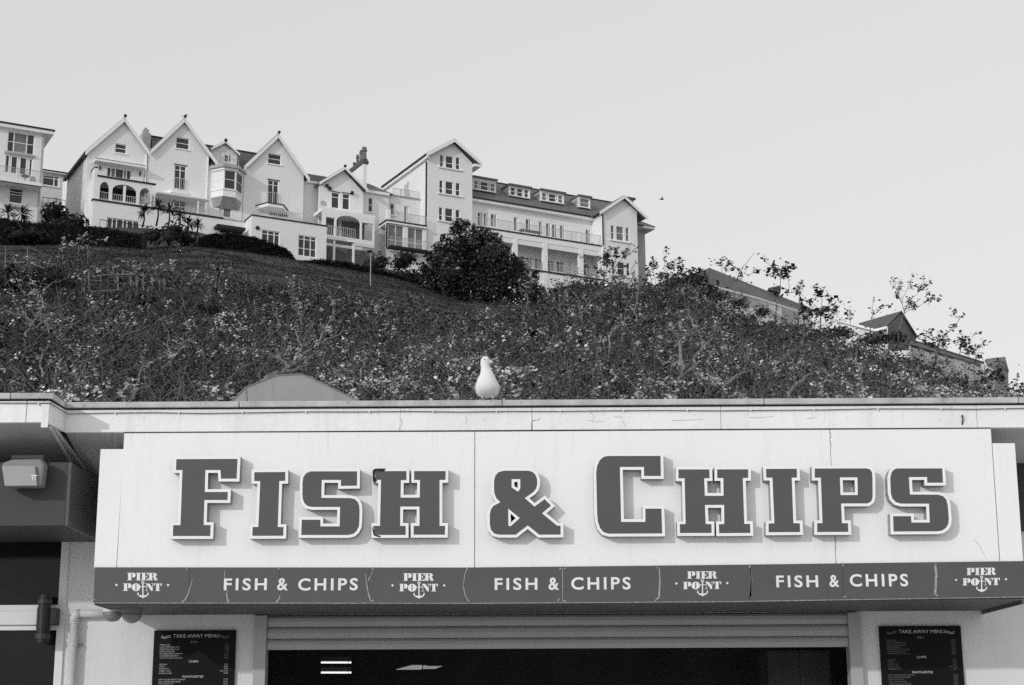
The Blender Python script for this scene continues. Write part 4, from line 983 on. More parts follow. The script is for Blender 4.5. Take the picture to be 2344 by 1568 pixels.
pl = [(c0, .01), (c1, 1.6), (c2, 1.6), (c3, .01)]
slab(pl, zc_ - .35, zc_).build('bay_roof', 'far_trim', D_.t); slab(grow(pl, .1), zc_ + .001, zc_ + .09).build('bay_roof_edge', 'dark_line', D_.t)
u0, u1 = hp(Z2(775, 1000), 2.5)[0], hp(Z2(1235, 1068), 2.5)[0]; z_ = hp(Z2(1000, 1032), 2.5)[1]
railing(D_.t, u0, u1, 2.5, z_ - .95, z_, .22)
FR(D_.t, 'roof_box', 'far_grey', Z2, 1150, 482, 1172, 500, -.5, 1.0)
nE = 5.2
c1, c2 = hp(Z2(750, 1076), nE), hp(Z2(1490, 1188), nE); zD = (c1[1] + c2[1]) / 2
D_.window(Z2, 848, 1222, 1022, 1385, nE, mull=(.35, .7), trans=(.27,), sill=False, name='annexe_window'); D_.window(Z2, 1210, 1275, 1384, 1505, nE, mull=(.33, .68), trans=(.18, .62), sill=False, name='annexe_window')
D_.wall([(c1[0], zD - 9), (c2[0], zD - 9), (c2[0], zD - .1), (c1[0], zD - .1)], nE, name='annexe_wall')
FB(D_.t, 'annexe_side', 'far_white', c1[0], c1[0] + .3, .01, nE - .31, zD - 9, zD - .1); FB(D_.t, 'annexe_side', 'far_white', c2[0] - .3, c2[0], .01, nE - .31, zD - 9, zD - .1)
FB(D_.t, 'annexe_coping', 'dark_line', c1[0] - .06, c2[0] + .06, nE - .4, nE + .08, zD - .099, zD + .03); FB(D_.t, 'annexe_coping', 'dark_line', c1[0] - .06, c1[0] + .3, .01, nE - .41, zD - .099, zD + .03)
FB(D_.t, 'annexe_deck', 'far_grey', c1[0] + .31, c2[0] - .31, .01, nE - .32, zD - .5, zD - .3)
v = hp(Z2(803, 1209), nE); c = fpt(v[0], nE, v[1]); MB().tube([c, c + FN * .1], .22, 12).build('vent', 'dark_line', D_.t)

# ---------- house E
E_ = House('small_gabled_house', Z2(1650, 1300), 0, 'lower white house with a shallow gable and arched porch, left of the hotel tower')
uL, uR = hp(Z2(1416, 900), .3)[0], hp(Z2(1850, 950), .3)[0]
ap, le, re = hp(Z2(1655, 612), .3), hp(Z2(1400, 765), .3), hp(Z2(1884, 838), .3)
zE = hp(Z2(1650, 1400), 0)[1]
E_.window(Z2, 1537, 850, 1612, 1020, .3, mull=(), trans=(.3,), sill=False, name='balcony_door', hood=True); E_.window(Z2, 1645, 862, 1716, 1033, .3, trans=(.3,), sill=False, name='balcony_door', hood=True)
E_.wall([(uL, zE - 5), (uR, zE - 5), (uR, re[1] - .3), (ap[0], ap[1] - .3), (uL, le[1] - .3)], .3)
gable_roof(E_.t, ap, le, re, .3, 8, .5, .16, .26, mt='slate_mid'); knob(E_.t, (ap[0], ap[1] + .04), .8)
u0, u1 = hp(Z2(1262, 900), -1)[0], hp(Z2(1425, 900), -1)[0]; zg = hp(Z2(1340, 750), -1)[1]
FB(E_.t, 'link_wall', 'far_white', u0 - 1, u1 + 1, -1.3, -1, zE - 5, zg - .1); FB(E_.t, 'gutter', 'far_trim', u0 - .5, u1 + .3, -.99, -.75, zg - .25, zg)
a, b = hp(Z2(1280, 672), -4), hp(Z2(1480, 697), -4); zr_ = (a[1] + b[1]) / 2
MB().quadprism([fpt(u0 - 2, -.8, zg), fpt(u0 - 2, -4, zr_), fpt(u0 - 2, -8, zg)], [fpt(u1 + 5, -.8, zg), fpt(u1 + 5, -4, zr_), fpt(u1 + 5, -8, zg)]).build('link_roof', 'slate', E_.t)
nB = 2.8
c1, c2 = hp(Z2(1440, 1008), nB), hp(Z2(1970, 1086), nB); zB = (c1[1] + c2[1]) / 2; hB = zB - hp(Z2(1700, 1115), nB)[1]
FB(E_.t, 'balcony_slab', 'far_trim', c1[0], c2[0], .31, nB, zB - .35, zB)
u = [hp(Z2(x, 1200), nB)[0] for x in (1445, 1480, 1567, 1585, 1822, 1838, 1948, 1962)]
E_.holes += [[(u[1], zB - 3), (u[2], zB - 3), (u[2], zB - 1.0), (u[1], zB - .95)], arch(u[3], u[4], zB - 3, zB - 1.2, zB - .5), [(u[5], zB - 3), (u[6], zB - 3), (u[6], zB - 1.0), (u[5], zB - 1.0)]]
E_.wall([(u[0], zB - 3.5 - .3), (u[7], zB - 3.8), (u[7], zB - .351), (u[0], zB - .351)], nB, .2, name='porch_wall')
FR(E_.t, 'porch_shade_sheet', 'inside', Z2, 1450, 1110, 1600, 1330, .42, .1); FR(E_.t, 'porch_shade_sheet', 'inside', Z2, 1640, 1120, 1860, 1350, .42, .1)  # dark-coloured sheets stand in for the shade inside the porch
b_ = rr(Z2, 1492, 1275, 1765, 1385, 4.0)
FB(E_.t, 'lower_balcony', 'far_trim', b_[0], b_[1], nB + .01, 4.2, b_[2] + .3, b_[3] - .25)
railing(E_.t, b_[0], b_[1], 4.1, b_[3] - .24, b_[3] + 1.05, .22)
for x in (1560, 1752):
    uu = hp(Z2(x, 1440), 4)[0]; FB(E_.t, 'porch_post', 'far_trim', uu - .1, uu + .1, 3.9, 4.1, zB - 9.2, b_[2] + .29)
FR(E_.t, 'carport_back', 'inside', Z2, 1480, 1380, 1960, 1600, 1.2, .2)  # back coloured dark for the shade under the carport
for x, y in ((1497, 785), (1525, 812), (1745, 856)): FR(E_.t, 'floodlight', 'dark_line', Z2, x - 12, y - 14, x + 12, y + 18, .6, .28)
v = hp(Z2(1455, 970), .9); c = fpt(v[0], .9, v[1]); MB().tube([c, c + FN * .08 + Vector((0, 0, .03))], [.36, .4], 14).build('satellite_dish', 'far_grey', E_.t)
# right-hand wing of house E
u0, u1 = hp(Z2(1850, 950), -.6)[0], hp(Z3(262, 600), -.6)[0]; zg = hp(Z2(1960, 850), -.6)[1]
E_.window(Z2, 1900, 905, 1945, 1055, -.6, trans=(.5,), glass='far_glass')
E_.wall([(u0, zE - 5), (u1, zE - 5), (u1, zg - .1), (u0, zg - .1)], -.6, name='wing_wall')
FB(E_.t, 'gutter', 'far_trim', u0, u1, -.59, -.3, zg - .3, zg)
a, b = hp(Z2(1820, 757), -4), hp(Z2(1905, 755), -4)
MB().quadprism([fpt(u0, -.4, zg), fpt(u1 + .5, -.4, zg), fpt(u1 + .5, -8, zg), fpt(u0, -8, zg)], [fpt(a[0], -4, a[1]), fpt(b[0], -4, a[1]), fpt(b[0], -4.3, a[1]), fpt(a[0], -4.3, a[1])]).build('wing_roof', 'slate_mid', E_.t)
# chimney with pots
nC = -1.6
ce = T('chimney', fpt(hp(Z2(1860, 740), nC)[0], nC, hp(Z2(1860, 740), nC)[1]), 'white chimney stack with dark corbelled top and clustered pots, left of the tower', 'chimney')
ua, ub = hp(Z2(1850, 650), nC)[0], hp(Z2(1886, 650), nC)[0]; z1 = hp(Z2(1865, 572), nC)[1]; z0 = hp(Z2(1865, 745), nC)[1]
FB(ce, 'stack', 'far_trim', ua, ub, nC - 4.6, nC, z0 - 1.5, z1); FB(ce, 'corbel', 'slate', ua - .15, ub + .15, nC - 4.75, nC + .15, z1 + .001, z1 + .35); FB(ce, 'corbel', 'slate', ua - .05, ub + .05, nC - 4.65, nC + .05, z1 + .351, z1 + .6)
for nn_, r_, h_ in ((-.35, .3, 1.5), (-1.05, .28, 1.35), (-2.3, .2, 1.2), (-3.3, .18, .6)):
    c = fpt((ua + ub) / 2, nC + nn_, z1 + .6); MB().tube([c, c + Vector((0, 0, h_ * .65)), c + Vector((0, 0, h_ * .67)), c + Vector((0, 0, h_))], [r_, r_ * .8, r_ * 1.15, r_ * .9], 10).build('pot', 'slate_mid', ce)

# ---------- hotel: tower, link block, long range, right wing
H_ = House('hotel_building', Z3(800, 900), 0, 'long white hotel with a tall gabled tower, dormered grey roof and double balcony', 'hotel', None)
H_.t.o['group'] = 'white houses along the hilltop'
nW = 1.0
uL, uR = hp(Z3(545, 500), nW)[0], hp(Z3(870, 450), nW)[0]
ap, le, re = hp(Z3(728, 76), nW), hp(Z3(522, 176), nW), hp(Z3(926, 250), nW)
zG = hp(Z3(700, 1000), nW)[1] - 2
for (y0, y1, x0, x1) in ((185, 300, 636, 780), (370, 490, 632, 781), (565, 688, 629, 780)):
    for f0, f1, lo in ((0, .17, 0), (.30, .66, 1), (.80, 1, 0)):
        xa_, xb_ = x0 + (x1 - x0) * f0, x0 + (x1 - x0) * f1; sl = 22
        H_.window(Z3, xa_, y0 + sl * f0, xb_, y1 - sl * (1 - f1), nW, trans=(.55,), fw=.05, sill=False)
    s0, s1 = hp(Z3(x0 - 14, y1 - 22), nW), hp(Z3(x1 + 16, y1 + 3), nW); zz_ = (s0[1] + s1[1]) / 2 + .1
    FB(H_.t, 'sill', 'far_trim', s0[0], s1[0], nW + .002, nW + .16, zz_ - .15, zz_)
H_.wall([(uL, zG), (uR, zG), (uR, re[1] - .1), (ap[0], ap[1] - .35), (uL, le[1] - .2)], nW, name='tower_wall')
FB(H_.t, 'tower_side', 'far_white', uL, uL + .3, nW - 12.5, nW - .31, zG, le[1] - .35); FB(H_.t, 'tower_side', 'far_white', uR - .3, uR, nW - 12.5, nW - .31, zG, re[1] - .4)
gable_roof(H_.t, ap, (le[0], le[1] - .1), (re[0], re[1]), nW, 12.5, .6, .2, .35, mt='slate_mid')
FB(H_.t, 'eaves_soffit', 'far_trim', le[0] + .1, uL - .01, nW - 12.5, nW + .5, le[1] - .65, le[1] - .35); FB(H_.t, 'eaves_soffit', 'far_trim', uR + .01, re[0] - .1, nW - 12.5, nW + .5, re[1] - .6, re[1] - .3)
FB(H_.t, 'gutter', 'dark_line', le[0] - .02, le[0] + .16, nW - 12.5, nW + .3, le[1] - .35, le[1] - .12)
FB(H_.t, 'downpipe', 'dark_line', uL - .16, uL - .02, nW - .25, nW - .1, hp(Z3(535, 880), nW)[1], le[1] - .9)
# link block
nK = -1.0
u0, u1 = hp(Z3(225, 600), nK)[0], uL - .01
zk = (hp(Z3(222, 465), nK)[1] + hp(Z3(500, 511), nK)[1]) / 2
H_.window(Z3, 272, 535, 306, 625, nK, trans=(.5,)); H_.window(Z3, 376, 555, 412, 680, nK, sill=False, mull=(.5,), panes=['far_glass', 'blind'], name='door')
H_.wall([(u0, zG), (u1, zG), (u1, zk - .1), (u0, zk - .1)], nK, name='link_wall')
FB(H_.t, 'link_coping', 'far_grey', u0 - .1, u1, nK - .5, nK + .15, zk - .099, zk + .03); FB(H_.t, 'link_roof', 'far_grey', u0, u1, nK - 9, nK - .31, zk - .35, zk - .2)
railing(H_.t, hp(Z3(300, 450), nK)[0], hp(Z3(492, 490), nK)[0], nK - .2, zk + .03, zk + .95, glass=True)
nL = 1.6
c1, c2 = hp(Z3(252, 655), nL), hp(Z3(542, 700), nL); zl = (c1[1] + c2[1]) / 2
FB(H_.t, 'balcony_slab', 'far_trim', c1[0], c2[0], nK + .01, nL, zl - .35, zl - .13); FB(H_.t, 'balcony_edge', 'dark_line', c1[0] - .1, c2[0], nK + .01, nL + .06, zl - .129, zl + .02)
railing(H_.t, c1[0] + .5, c2[0], nL - .1, zl + .02, zl + 1.1, glass=True)
FB(H_.t, 'pier', 'far_trim', c1[0], c1[0] + .42, nL - .42, nL, zl + .021, zl + 1.25)
gx = [hp(Z3(x, 780), nL)[0] for x in (248, 262, 378, 406, 520, 545)]; zlo = hp(Z3(380, 872), nL)[1]
for a, b in ((gx[1], gx[2]), (gx[3], gx[4])):
    H_.window(None, 0, 0, 0, 0, nL - .2, mull=(.5,), trans=(.68,), sill=False, rect=(a, b, zlo + .1, zl - .4), panes=['far_glass_light', 'far_glass_light'], name='sunroom_window')
H_.wall([(gx[0], zG), (gx[5], zG), (gx[5], zl - .36), (gx[0], zl - .36)], nL - .2, .2, name='sunroom_wall')
FB(H_.t, 'downpipe', 'dark_line', gx[0] + .02, gx[0] + .14, nL - .19, nL - .06, zlo, zl - .4)
railing(H_.t, gx[0], gx[5], nL + 1.1, zlo - .1, zlo + .95, glass=True); FB(H_.t, 'terrace_edge', 'dark_line', gx[0], gx[5], nL + .0, nL + 1.2, zlo - .25, zlo - .1)
# long range
n0 = 0
u0, u1 = uR + .01, hp(Z3(1830, 700), 0)[0]
g1, g2 = hp(Z3(873, 492), .6), hp(Z3(1735, 634), .6); zg = (g1[1] + g2[1]) / 2
WINS = [(908, 598, 945, 705), (953, 606, 984, 706), (1004, 612, 1048, 712), (1172, 635, 1208, 742), (1258, 650, 1297, 748), (1353, 668, 1383, 775), (1405, 680, 1440, 782), (1448, 688, 1484, 790), (1505, 695, 1541, 797), (1692, 725, 1730, 828)]
for w in WINS: H_.window(Z3, *w, 0, sill=False, name='balcony_door', fw=.08, mull=(.6,), panes=['far_glass', 'blind'] if w[0] in (1172, 953) else ['far_glass', 'far_glass_light'])
for w in ((1262, 925, 1310, 1000), (1322, 935, 1382, 1018), (1412, 945, 1465, 1030), (1480, 955, 1536, 1042), (1676, 982, 1726, 1065)): H_.window(Z3, *w, 0, sill=False, name='gallery_window', mull=(.5,), panes=['far_glass', 'far_glass_light'])
zbase = hp(Z3(1600, 1200), 0)[1] - 4
H_.wall([(u0, zbase), (u1, zbase), (u1, zg - .05), (u0, zg - .05)], 0)
FB(H_.t, 'eaves_board', 'far_trim', u0, u1 - .2, .01, .6, zg - .4, zg - .1); FB(H_.t, 'gutter', 'dark_line', u0, u1 - .3, .45, .72, zg - .099, zg + .06)
a, b = hp(Z3(1045, 405), -4.5), hp(Z3(1890, 521), -4.5); zr_ = (a[1] + b[1]) / 2
ue = hp(Z3(1960, 560), -4.5)[0]
MB().quadprism([fpt(u0, .6, zg), fpt(u0, -4.5, zr_), fpt(u0, -10, zg)], [fpt(ue, .6, zg), fpt(ue, -4.5, zr_), fpt(ue, -10, zg)]).build('main_roof', 'slate_mid', H_.t)
MB().tube([fpt(u0, -4.5, zr_ + .03), fpt(ue, -4.5, zr_ + .03)], .12, 6).build('ridge_tiles', 'dark_line', H_.t)
for (l, t_, r_, b_, wr, ml, pn) in ((873, 340, 1042, 462, (880, 366, 1036, 456), (.22, .32, .68, .78), ['far_glass_light', 'far_grey', 'far_glass', 'far_grey', 'far_glass_light']),
                           (1138, 398, 1290, 505, (1148, 416, 1281, 499), (.25, .36, .66, .77), ['far_glass', 'far_trim', 'far_glass', 'far_trim', 'far_glass']),
                           (1366, 434, 1537, 546, (1376, 456, 1529, 539), (.22, .33, .66, .78), ['far_glass_light', 'far_trim', 'far_glass', 'far_trim', 'far_glass_light']),
                           (1640, 478, 1727, 576, (1652, 496, 1721, 571), (), ['far_glass_light'])):
    nd = -1.0
    a0, a1, a2, a3 = rr(Z3, l, t_, r_, b_, nd)
    # rr uses TL for the top and BR for the bottom
    H_.window(Z3, *wr, nd, mull=ml, trans=(.5,), panes=pn and [p for p in pn for _ in (0, 1)], sill=True, name='dormer_window')
    ztop = a3 - .15
    H_.wall([(a0, a2), (a1, a2), (a1, ztop), (a0, ztop)], nd, .2, name='dormer_front', mt='far_white')
    FB(H_.t, 'dormer_cheek', 'far_grey', a0, a0 + .15, -4.6, nd - .21, a2, ztop - .01); FB(H_.t, 'dormer_cheek', 'far_grey', a1 - .15, a1, -4.6, nd - .21, a2, ztop - .01)
    FB(H_.t, 'dormer_roof', 'slate_mid', a0 - .15, a1 + .15, -4.7, nd + .3, ztop + .001, ztop + .18)
# upper balcony and gallery
nG = 2.2
c1, c2 = hp(Z3(985, 715), nG), hp(Z3(1815, 850), nG); zg2 = (c1[1] + c2[1]) / 2; ug0 = uR + .02; ug1 = c2[0]
FB(H_.t, 'balcony_edge', 'dark_line', ug0, ug1, nG - .3, nG + .08, zg2 - .1, zg2 + .05); FB(H_.t, 'balcony_beam', 'far_trim', ug0, ug1, nG - .35, nG, zg2 - .75, zg2 - .101); FB(H_.t, 'balcony_beam', 'far_white', ug0, ug1, nG - .3, nG - .05, zg2 - 1.35, zg2 - .751)
FB(H_.t, 'balcony_deck', 'far_white', ug0, ug1, .01, nG - .36, zg2 - .5, zg2 - .2)
railing(H_.t, ug0, ug1, nG - .15, zg2 + .05, zg2 + 1.3, glass=True, posts=1.9)
c1, c2 = hp(Z3(1330, 1020), nG), hp(Z3(1822, 1096), nG); zg3 = (c1[1] + c2[1]) / 2
for x in (960, 1185, 1402, 1662, 1808):
    uu = hp(Z3(x, 930), nG)[0]; FB(H_.t, 'column', 'far_trim', uu - .27, uu + .27, nG - .5, nG + .02, zg3 - 5, zg2 - .76)
FB(H_.t, 'gallery_edge', 'dark_line', ug0, ug1 + .2, nG - .3, nG + .1, zg3 - .1, zg3 + .05); FB(H_.t, 'gallery_wall', 'far_trim', ug0, ug1, nG - .25, nG - .05, zg3 - 6, zg3 - .101); FB(H_.t, 'gallery_deck', 'far_grey', ug0, ug1, .01, nG - .31, zg3 - .3, zg3 - .1)
railing(H_.t, ug0, ug1, nG - .12, zg3 + .05, zg3 + 1.15, glass=True, posts=1.9)
FR(H_.t, 'pier', 'far_trim', Z3, 1648, 742, 1672, 822, 1.2, .3)
tb = T('garden_table', fpt(hp(Z3(1290, 730), 1.2)[0], 1.2, zg2), 'dark parasol table on the upper hotel balcony', 'table')
uu = hp(Z3(1290, 730), 1.2)[0]; FB(tb, 'table_top', 'dark_line', uu - 1.4, uu + 1.4, .8, 1.6, zg2 + .72, zg2 + .8)
for s_ in (-1.2, 1.2): FB(tb, 'leg', 'dark_line', uu + s_ - .04, uu + s_ + .04, 1.1, 1.2, zg2 - .19, zg2 + .719)
# right wing
nR = 2.4
uL, uR2 = hp(Z3(1815, 800), nR)[0], hp(Z3(2070, 850), nR)[0]
ap, le, re = hp(Z3(1960, 485), nR), hp(Z3(1800, 606), nR), hp(Z3(2130, 645), nR)
le = (le[0] - .4, (le[1]))
for (x0, y0, x1, y1) in ((1875, 697, 2010, 815), (1883, 955, 2015, 1066)):
    for f0, f1 in ((0, .2), (.3, .7), (.8, 1)):
        xa_, xb_ = x0 + (x1 - x0) * f0, x0 + (x1 - x0) * f1
        H_.window(Z3, xa_, y0 + 18 * f0, xb_, y1 - 18 * (1 - f1), nR, trans=(.5,), fw=.05, sill=False, panes=['far_glass_light' if y0 < 800 else 'far_glass'])
    s0, s1 = hp(Z3(x0 - 12, y1 - 12), nR), hp(Z3(x1 + 20, y1 + 8), nR); zz_ = (s0[1] + s1[1]) / 2
    FB(H_.t, 'sill', 'far_trim', s0[0], s1[0], nR + .002, nR + .16, zz_ - .15, zz_)
zl_ = np.interp(uL, [le[0], ap[0]], [le[1], ap[1]]); zr2 = np.interp(uR2, [ap[0], re[0]], [ap[1], re[1]])
H_.wall([(uL, zbase), (uR2, zbase), (uR2, zr2 - .3), (ap[0], ap[1] - .35), (uL, zl_ - .4)], nR, name='wing_wall')
FB(H_.t, 'wing_side', 'far_white', uL, uL + .3, .01, nR - .31, zbase, zl_ - .5); FB(H_.t, 'wing_side', 'far_grey', uR2 - .3, uR2, -8, nR - .31, zbase, zr2 - .5)  # right side coloured grey for its shade, left side stays white
gable_roof(H_.t, ap, le, re, nR, 10, .5, .2, .32, mt='slate_mid', name='wing_roof')
FB(H_.t, 'downpipe', 'dark_line', uL - .02, uL + .1, nR + .01, nR + .14, zg2, zl_ - .6)
u2, u3 = uR2 + .01, hp(Z3(2125, 850), -1)[0]
zq = hp(Z3(2130, 738), -1)[1]
FB(H_.t, 'rear_wall', 'far_grey', u2 - 1, u3, -8, -1, zbase, zq + .2);  # wall coloured grey for the shadow of the gabled wing
a = hp(Z3(2072, 655), -1); b = hp(Z3(2190, 714), -.2)
MB().quadprism([fpt(u2 - 2, .2, b[1]), fpt(b[0], .2, b[1]), fpt(b[0], -9, b[1]), fpt(u2 - 2, -9, b[1])], [fpt(u2 - 2, -1.5, a[1] + .2), fpt(a[0], -1.5, a[1] + .2), fpt(a[0], -7, a[1] + .2), fpt(u2 - 2, -7, a[1] + .2)]).build('rear_roof', 'slate_mid', H_.t)
FB(H_.t, 'rear_eaves', 'far_trim', u2 - 1, b[0] - .1, -8.9, .1, b[1] - .35, b[1] - .01)
c_ = T('chimney', fpt(hp(Z3(2015, 560), -3)[0], -3, hp(Z3(2015, 560), -3)[1]), 'low grey chimney behind the right-hand hotel gable', 'chimney')
u0, u1, z0, z1 = rr(Z3, 1990, 505, 2040, 580, -3); FB(c_, 'stack', 'far_grey', u0, u1, -4.2, -3, z0 - 2, z1); FB(c_, 'cap', 'slate', u0 - .3, u1 + .25, -4.4, -2.8, z1 + .001, z1 + .25)

# ---------- left apartment block and the low house behind
L_ = House('apartment_block', Z0(300, 1400), 0, 'white flat-roofed apartment block cut off by the left edge of the view', 'building')
a, b = hp(Z0(0, 195), .3), hp(Z0(600, 292), .3); zr_ = (a[1] + b[1]) / 2; ub = hp(Z0(515, 800), 0)[0]; ua = a[0] - 14
zb = hp(Z0(400, 1420), 0)[1] - 5
L_.window(Z0, 100, 302, 410, 600, 0, mull=(.24, .72), trans=(.5,), panes=['far_glass', 'far_glass', 'rail_glass', 'far_glass_light', 'far_glass', 'far_glass'])
L_.window(Z0, 70, 590, 386, 855, 0, mull=(.15, .22, .44, .54, .78, .88), sill=False, panes=['far_glass', 'far_trim', 'far_glass', 'far_trim', 'far_glass', 'far_trim', 'far_glass'], name='balcony_door')
L_.window(Z0, 118, 990, 272, 1195, 0, trans=(.25, .42))
L_.wall([(ua, zb), (ub, zb), (ub, zr_ - .5), (ua, zr_ - .5)], 0)
FB(L_.t, 'side_wall', 'far_white', ub - .3, ub, -10, -.31, zb, zr_ - .5)
FB(L_.t, 'roof_fascia', 'far_trim', ua, ub + .8, -10.5, .5, zr_ - .499, zr_ - .15); FB(L_.t, 'roof_edge', 'dark_line', ua, ub + .9, -10.6, .6, zr_ - .149, zr_)
FB(L_.t, 'downpipe', 'far_grey', ub - .25, ub - .12, .002, .14, zb, zr_ - .6)
c1, c2 = hp(Z0(0, 862), 1.8), hp(Z0(512, 940), 1.8); zl = (c1[1] + c2[1]) / 2
FB(L_.t, 'balcony_slab', 'far_trim', c1[0] - 12, c2[0], .01, 1.8, zl - .35, zl); FB(L_.t, 'balcony_edge', 'dark_line', c1[0] - 12, c2[0] + .02, 1.7, 1.84, zl - .42, zl - .36)
railing(L_.t, c1[0] - 10, c2[0], 1.7, zl + .001, zl + 1.25, glass=True, posts=2.2, mt='far_grey')
s0 = rr(Z0, 70, 1190, 295, 1235, .2); FB(L_.t, 'sill', 'far_grey', s0[0], s0[1], .002, .25, s0[2] + .1, s0[3] - .2)
s0 = rr(Z0, 62, 555, 425, 612, .2); FB(L_.t, 'sill', 'far_grey', s0[0], s0[1], .002, .2, (s0[2] + s0[3]) / 2 - .12, (s0[2] + s0[3]) / 2 + .12)
uu, z_ = hp(Z0(310, 805), 1.0)[0], zl
tb = T('garden_table', fpt(uu, 1, z_), 'small round bistro table on the left apartment balcony', 'table')
c = fpt(uu, 1, z_); MB().tube([c + Vector((0, 0, .72)), c + Vector((0, 0, .78))], .45, 14).build('table_top', 'dark_line', tb); MB().tube([c, c + Vector((0, 0, .72))], .05, 6).build('leg', 'dark_line', tb); MB().tube([c, c + Vector((0, 0, .04))], [.3, .25], 10).build('base', 'dark_line', tb)
uu = hp(Z0(405, 860), 1.0)[0]
cr = T('garden_chair', fpt(uu, 1, z_), 'pale balcony chair right of the bistro table', 'chair')
FB(cr, 'seat', 'far_grey', uu - .25, uu + .25, .75, 1.25, z_ + .4, z_ + .46); FB(cr, 'backrest', 'far_grey', uu - .25, uu + .25, .75, .8, z_ + .461, z_ + .9)
for du in (-.23, .2):
    for dn_ in (.76, 1.2): FB(cr, 'leg', 'dark_line', uu + du, uu + du + .03, dn_, dn_ + .03, z_, z_ + .399)
W_ = House('flat_roofed_house', Z0(640, 1100), -14, 'small flat-roofed white house glimpsed behind, between the apartment block and the gabled terrace')
nb = -14
u0, u1 = hp(Z0(480, 1000), nb)[0], hp(Z0(758, 1000), nb)[0]; zr_ = hp(Z0(660, 808), nb)[1]; zb = hp(Z0(600, 1200), nb)[1] - 8
W_.window(Z0, 520, 828, 712, 990, nb, mull=(.7,), trans=(.27,), fw=.12)
W_.wall([(u0, zb), (u1, zb), (u1, zr_ - .2), (u0, zr_ - .2)], nb)
FB(W_.t, 'roof', 'far_trim', u0, u1 + .5, nb - 8, nb + .4, zr_ - .199, zr_ - .08); FB(W_.t, 'roof_edge', 'dark_line', u0, u1 + .55, nb - 8, nb + .45, zr_ - .079, zr_ + .06)
FB(W_.t, 'side_wall', 'far_white', u1 - .3, u1, nb - 8, nb - .31, zb, zr_ - .2)
z_ = hp(Z0(580, 1115), nb + 2)[1]; railing(W_.t, u0, u1, nb + 2, z_ - .9, z_, .6, 'dark_line')

# ---------- right-hand buildings half hidden by the bushes
def poly(par, name, mt, pts, th=(0, .3, -.15)):        # pts: (zf, x, y, Y)
    return MB().prism([[onY(zf(x, y), Y) for zf, x, y, Y in pts]], th).build(name, mt, par)
r1 = T('hipped_house', onY(Z4(1750, 760), 128), 'house with a long dark hipped roof sinking behind the bushes right of the hotel', 'house', 'white houses along the hilltop')
poly(r1, 'roof_slope', 'slate_mid', [(Z4, 1650, 488, 125), (Z5, 415, 580, 150), (Z5, 395, 618, 148), (Z4, 2030, 715, 132), (Z4, 1600, 600, 121)])
poly(r1, 'hip_slope', 'slate_mid', [(Z4, 1650, 488, 125), (Z4, 1600, 600, 121), (Z4, 1150, 665, 138), (Z4, 1530, 550, 130)])
poly(r1, 'fascia', 'far_trim', [(Z4, 1600, 603, 120.9), (Z4, 2030, 718, 131.9), (Z5, 395, 621, 147.9), (Z5, 395, 634, 147.9), (Z4, 2030, 735, 131.9), (Z4, 1600, 617, 120.9)], (0, .1, 0))
poly(r1, 'wall', 'far_trim', [(Z4, 1600, 618, 121.2), (Z4, 2030, 736, 132.2), (Z5, 395, 636, 148.2), (Z5, 395, 800, 148.2), (Z4, 2030, 900, 132.2), (Z4, 1600, 850, 121.2)], (0, .3, 0))
for (zf, x0, y0, x1, y1, Y0, Y1, d) in ((Z4, 1790, 690, 1850, 770, 125.9, 127.4, 16), (Z4, 1925, 728, 1965, 800, 129.3, 130.2, 12), (Z5, 180, 545, 300, 650, 138, 143.5, 36)):
    iy = lambda xx: 1 / float(np.interp(zf(xx, 0)[0], [1609.3, 1734.6, 1854.2], [1 / 121.2, 1 / 132.2, 1 / 148.2])) - .12
    poly(r1, 'window', 'far_glass', [(zf, x0, y0, iy(x0)), (zf, x1, y0 + d, iy(x1)), (zf, x1, y1 + d, iy(x1)), (zf, x0, y1, iy(x0))], (0, .05, 0))
rd = [(Z5, 70, 415, 139), (Z5, 160, 395, 139), (Z5, 165, 450, 139), (Z5, 70, 430, 139)]
poly(r1, 'roof_dormer', 'slate', rd, (0, 1.5, 0))
r2 = T('steep_roofed_house', onY(Z5(1000, 850), 118), 'small house with a dark steep gable roof poking above the bushes at right', 'house', 'white houses along the hilltop')
poly(r2, 'roof_slope', 'slate', [(Z5, 780, 692, 126), (Z5, 1115, 595, 122), (Z5, 1000, 712, 117), (Z5, 905, 735, 117.5)])
poly(r2, 'gable_wall', 'panel_dark', [(Z5, 1113, 612, 121.8), (Z5, 1225, 798, 126), (Z5, 1215, 900, 126), (Z5, 1010, 900, 117.3), (Z5, 1005, 725, 117.2)], (.1, .3, 0))
poly(r2, 'roof_verge', 'slate', [(Z5, 1115, 592, 121.6), (Z5, 1242, 798, 126), (Z5, 1228, 806, 126), (Z5, 1108, 612, 121.5)], (0, .4, 0))
poly(r2, 'fascia', 'far_trim', [(Z5, 605, 655, 121), (Z5, 905, 738, 117.4), (Z5, 1000, 714, 116.9), (Z5, 1000, 732, 116.9), (Z5, 905, 756, 117.3), (Z5, 605, 675, 121), (Z5, 565, 705, 119), (Z5, 555, 692, 119)], (0, .12, 0))
poly(r2, 'wall', 'far_trim', [(Z5, 605, 680, 121.4), (Z5, 905, 758, 117.7), (Z5, 1000, 735, 117.3), (Z5, 1000, 900, 117.3), (Z5, 600, 900, 121.4)], (0, .2, 0))
r3 = T('long_terrace', onY(Z5(1500, 1050), 105), 'long low building with a sloping roofline partly hidden by leaves near the right edge', 'building', 'white houses along the hilltop')
poly(r3, 'roof_edge', 'dark_line', [(Z5, 1180, 815, 96), (Z5, 1765, 997, 118), (Z5, 1765, 1007, 118), (Z5, 1180, 826, 96)], (0, .6, 0))
poly(r3, 'roof_slope', 'slate_mid', [(Z5, 1182, 827, 96.1), (Z5, 1762, 1008, 118.1), (Z5, 1740, 1022, 116), (Z5, 1182, 858, 94.5)], (0, .3, 0))
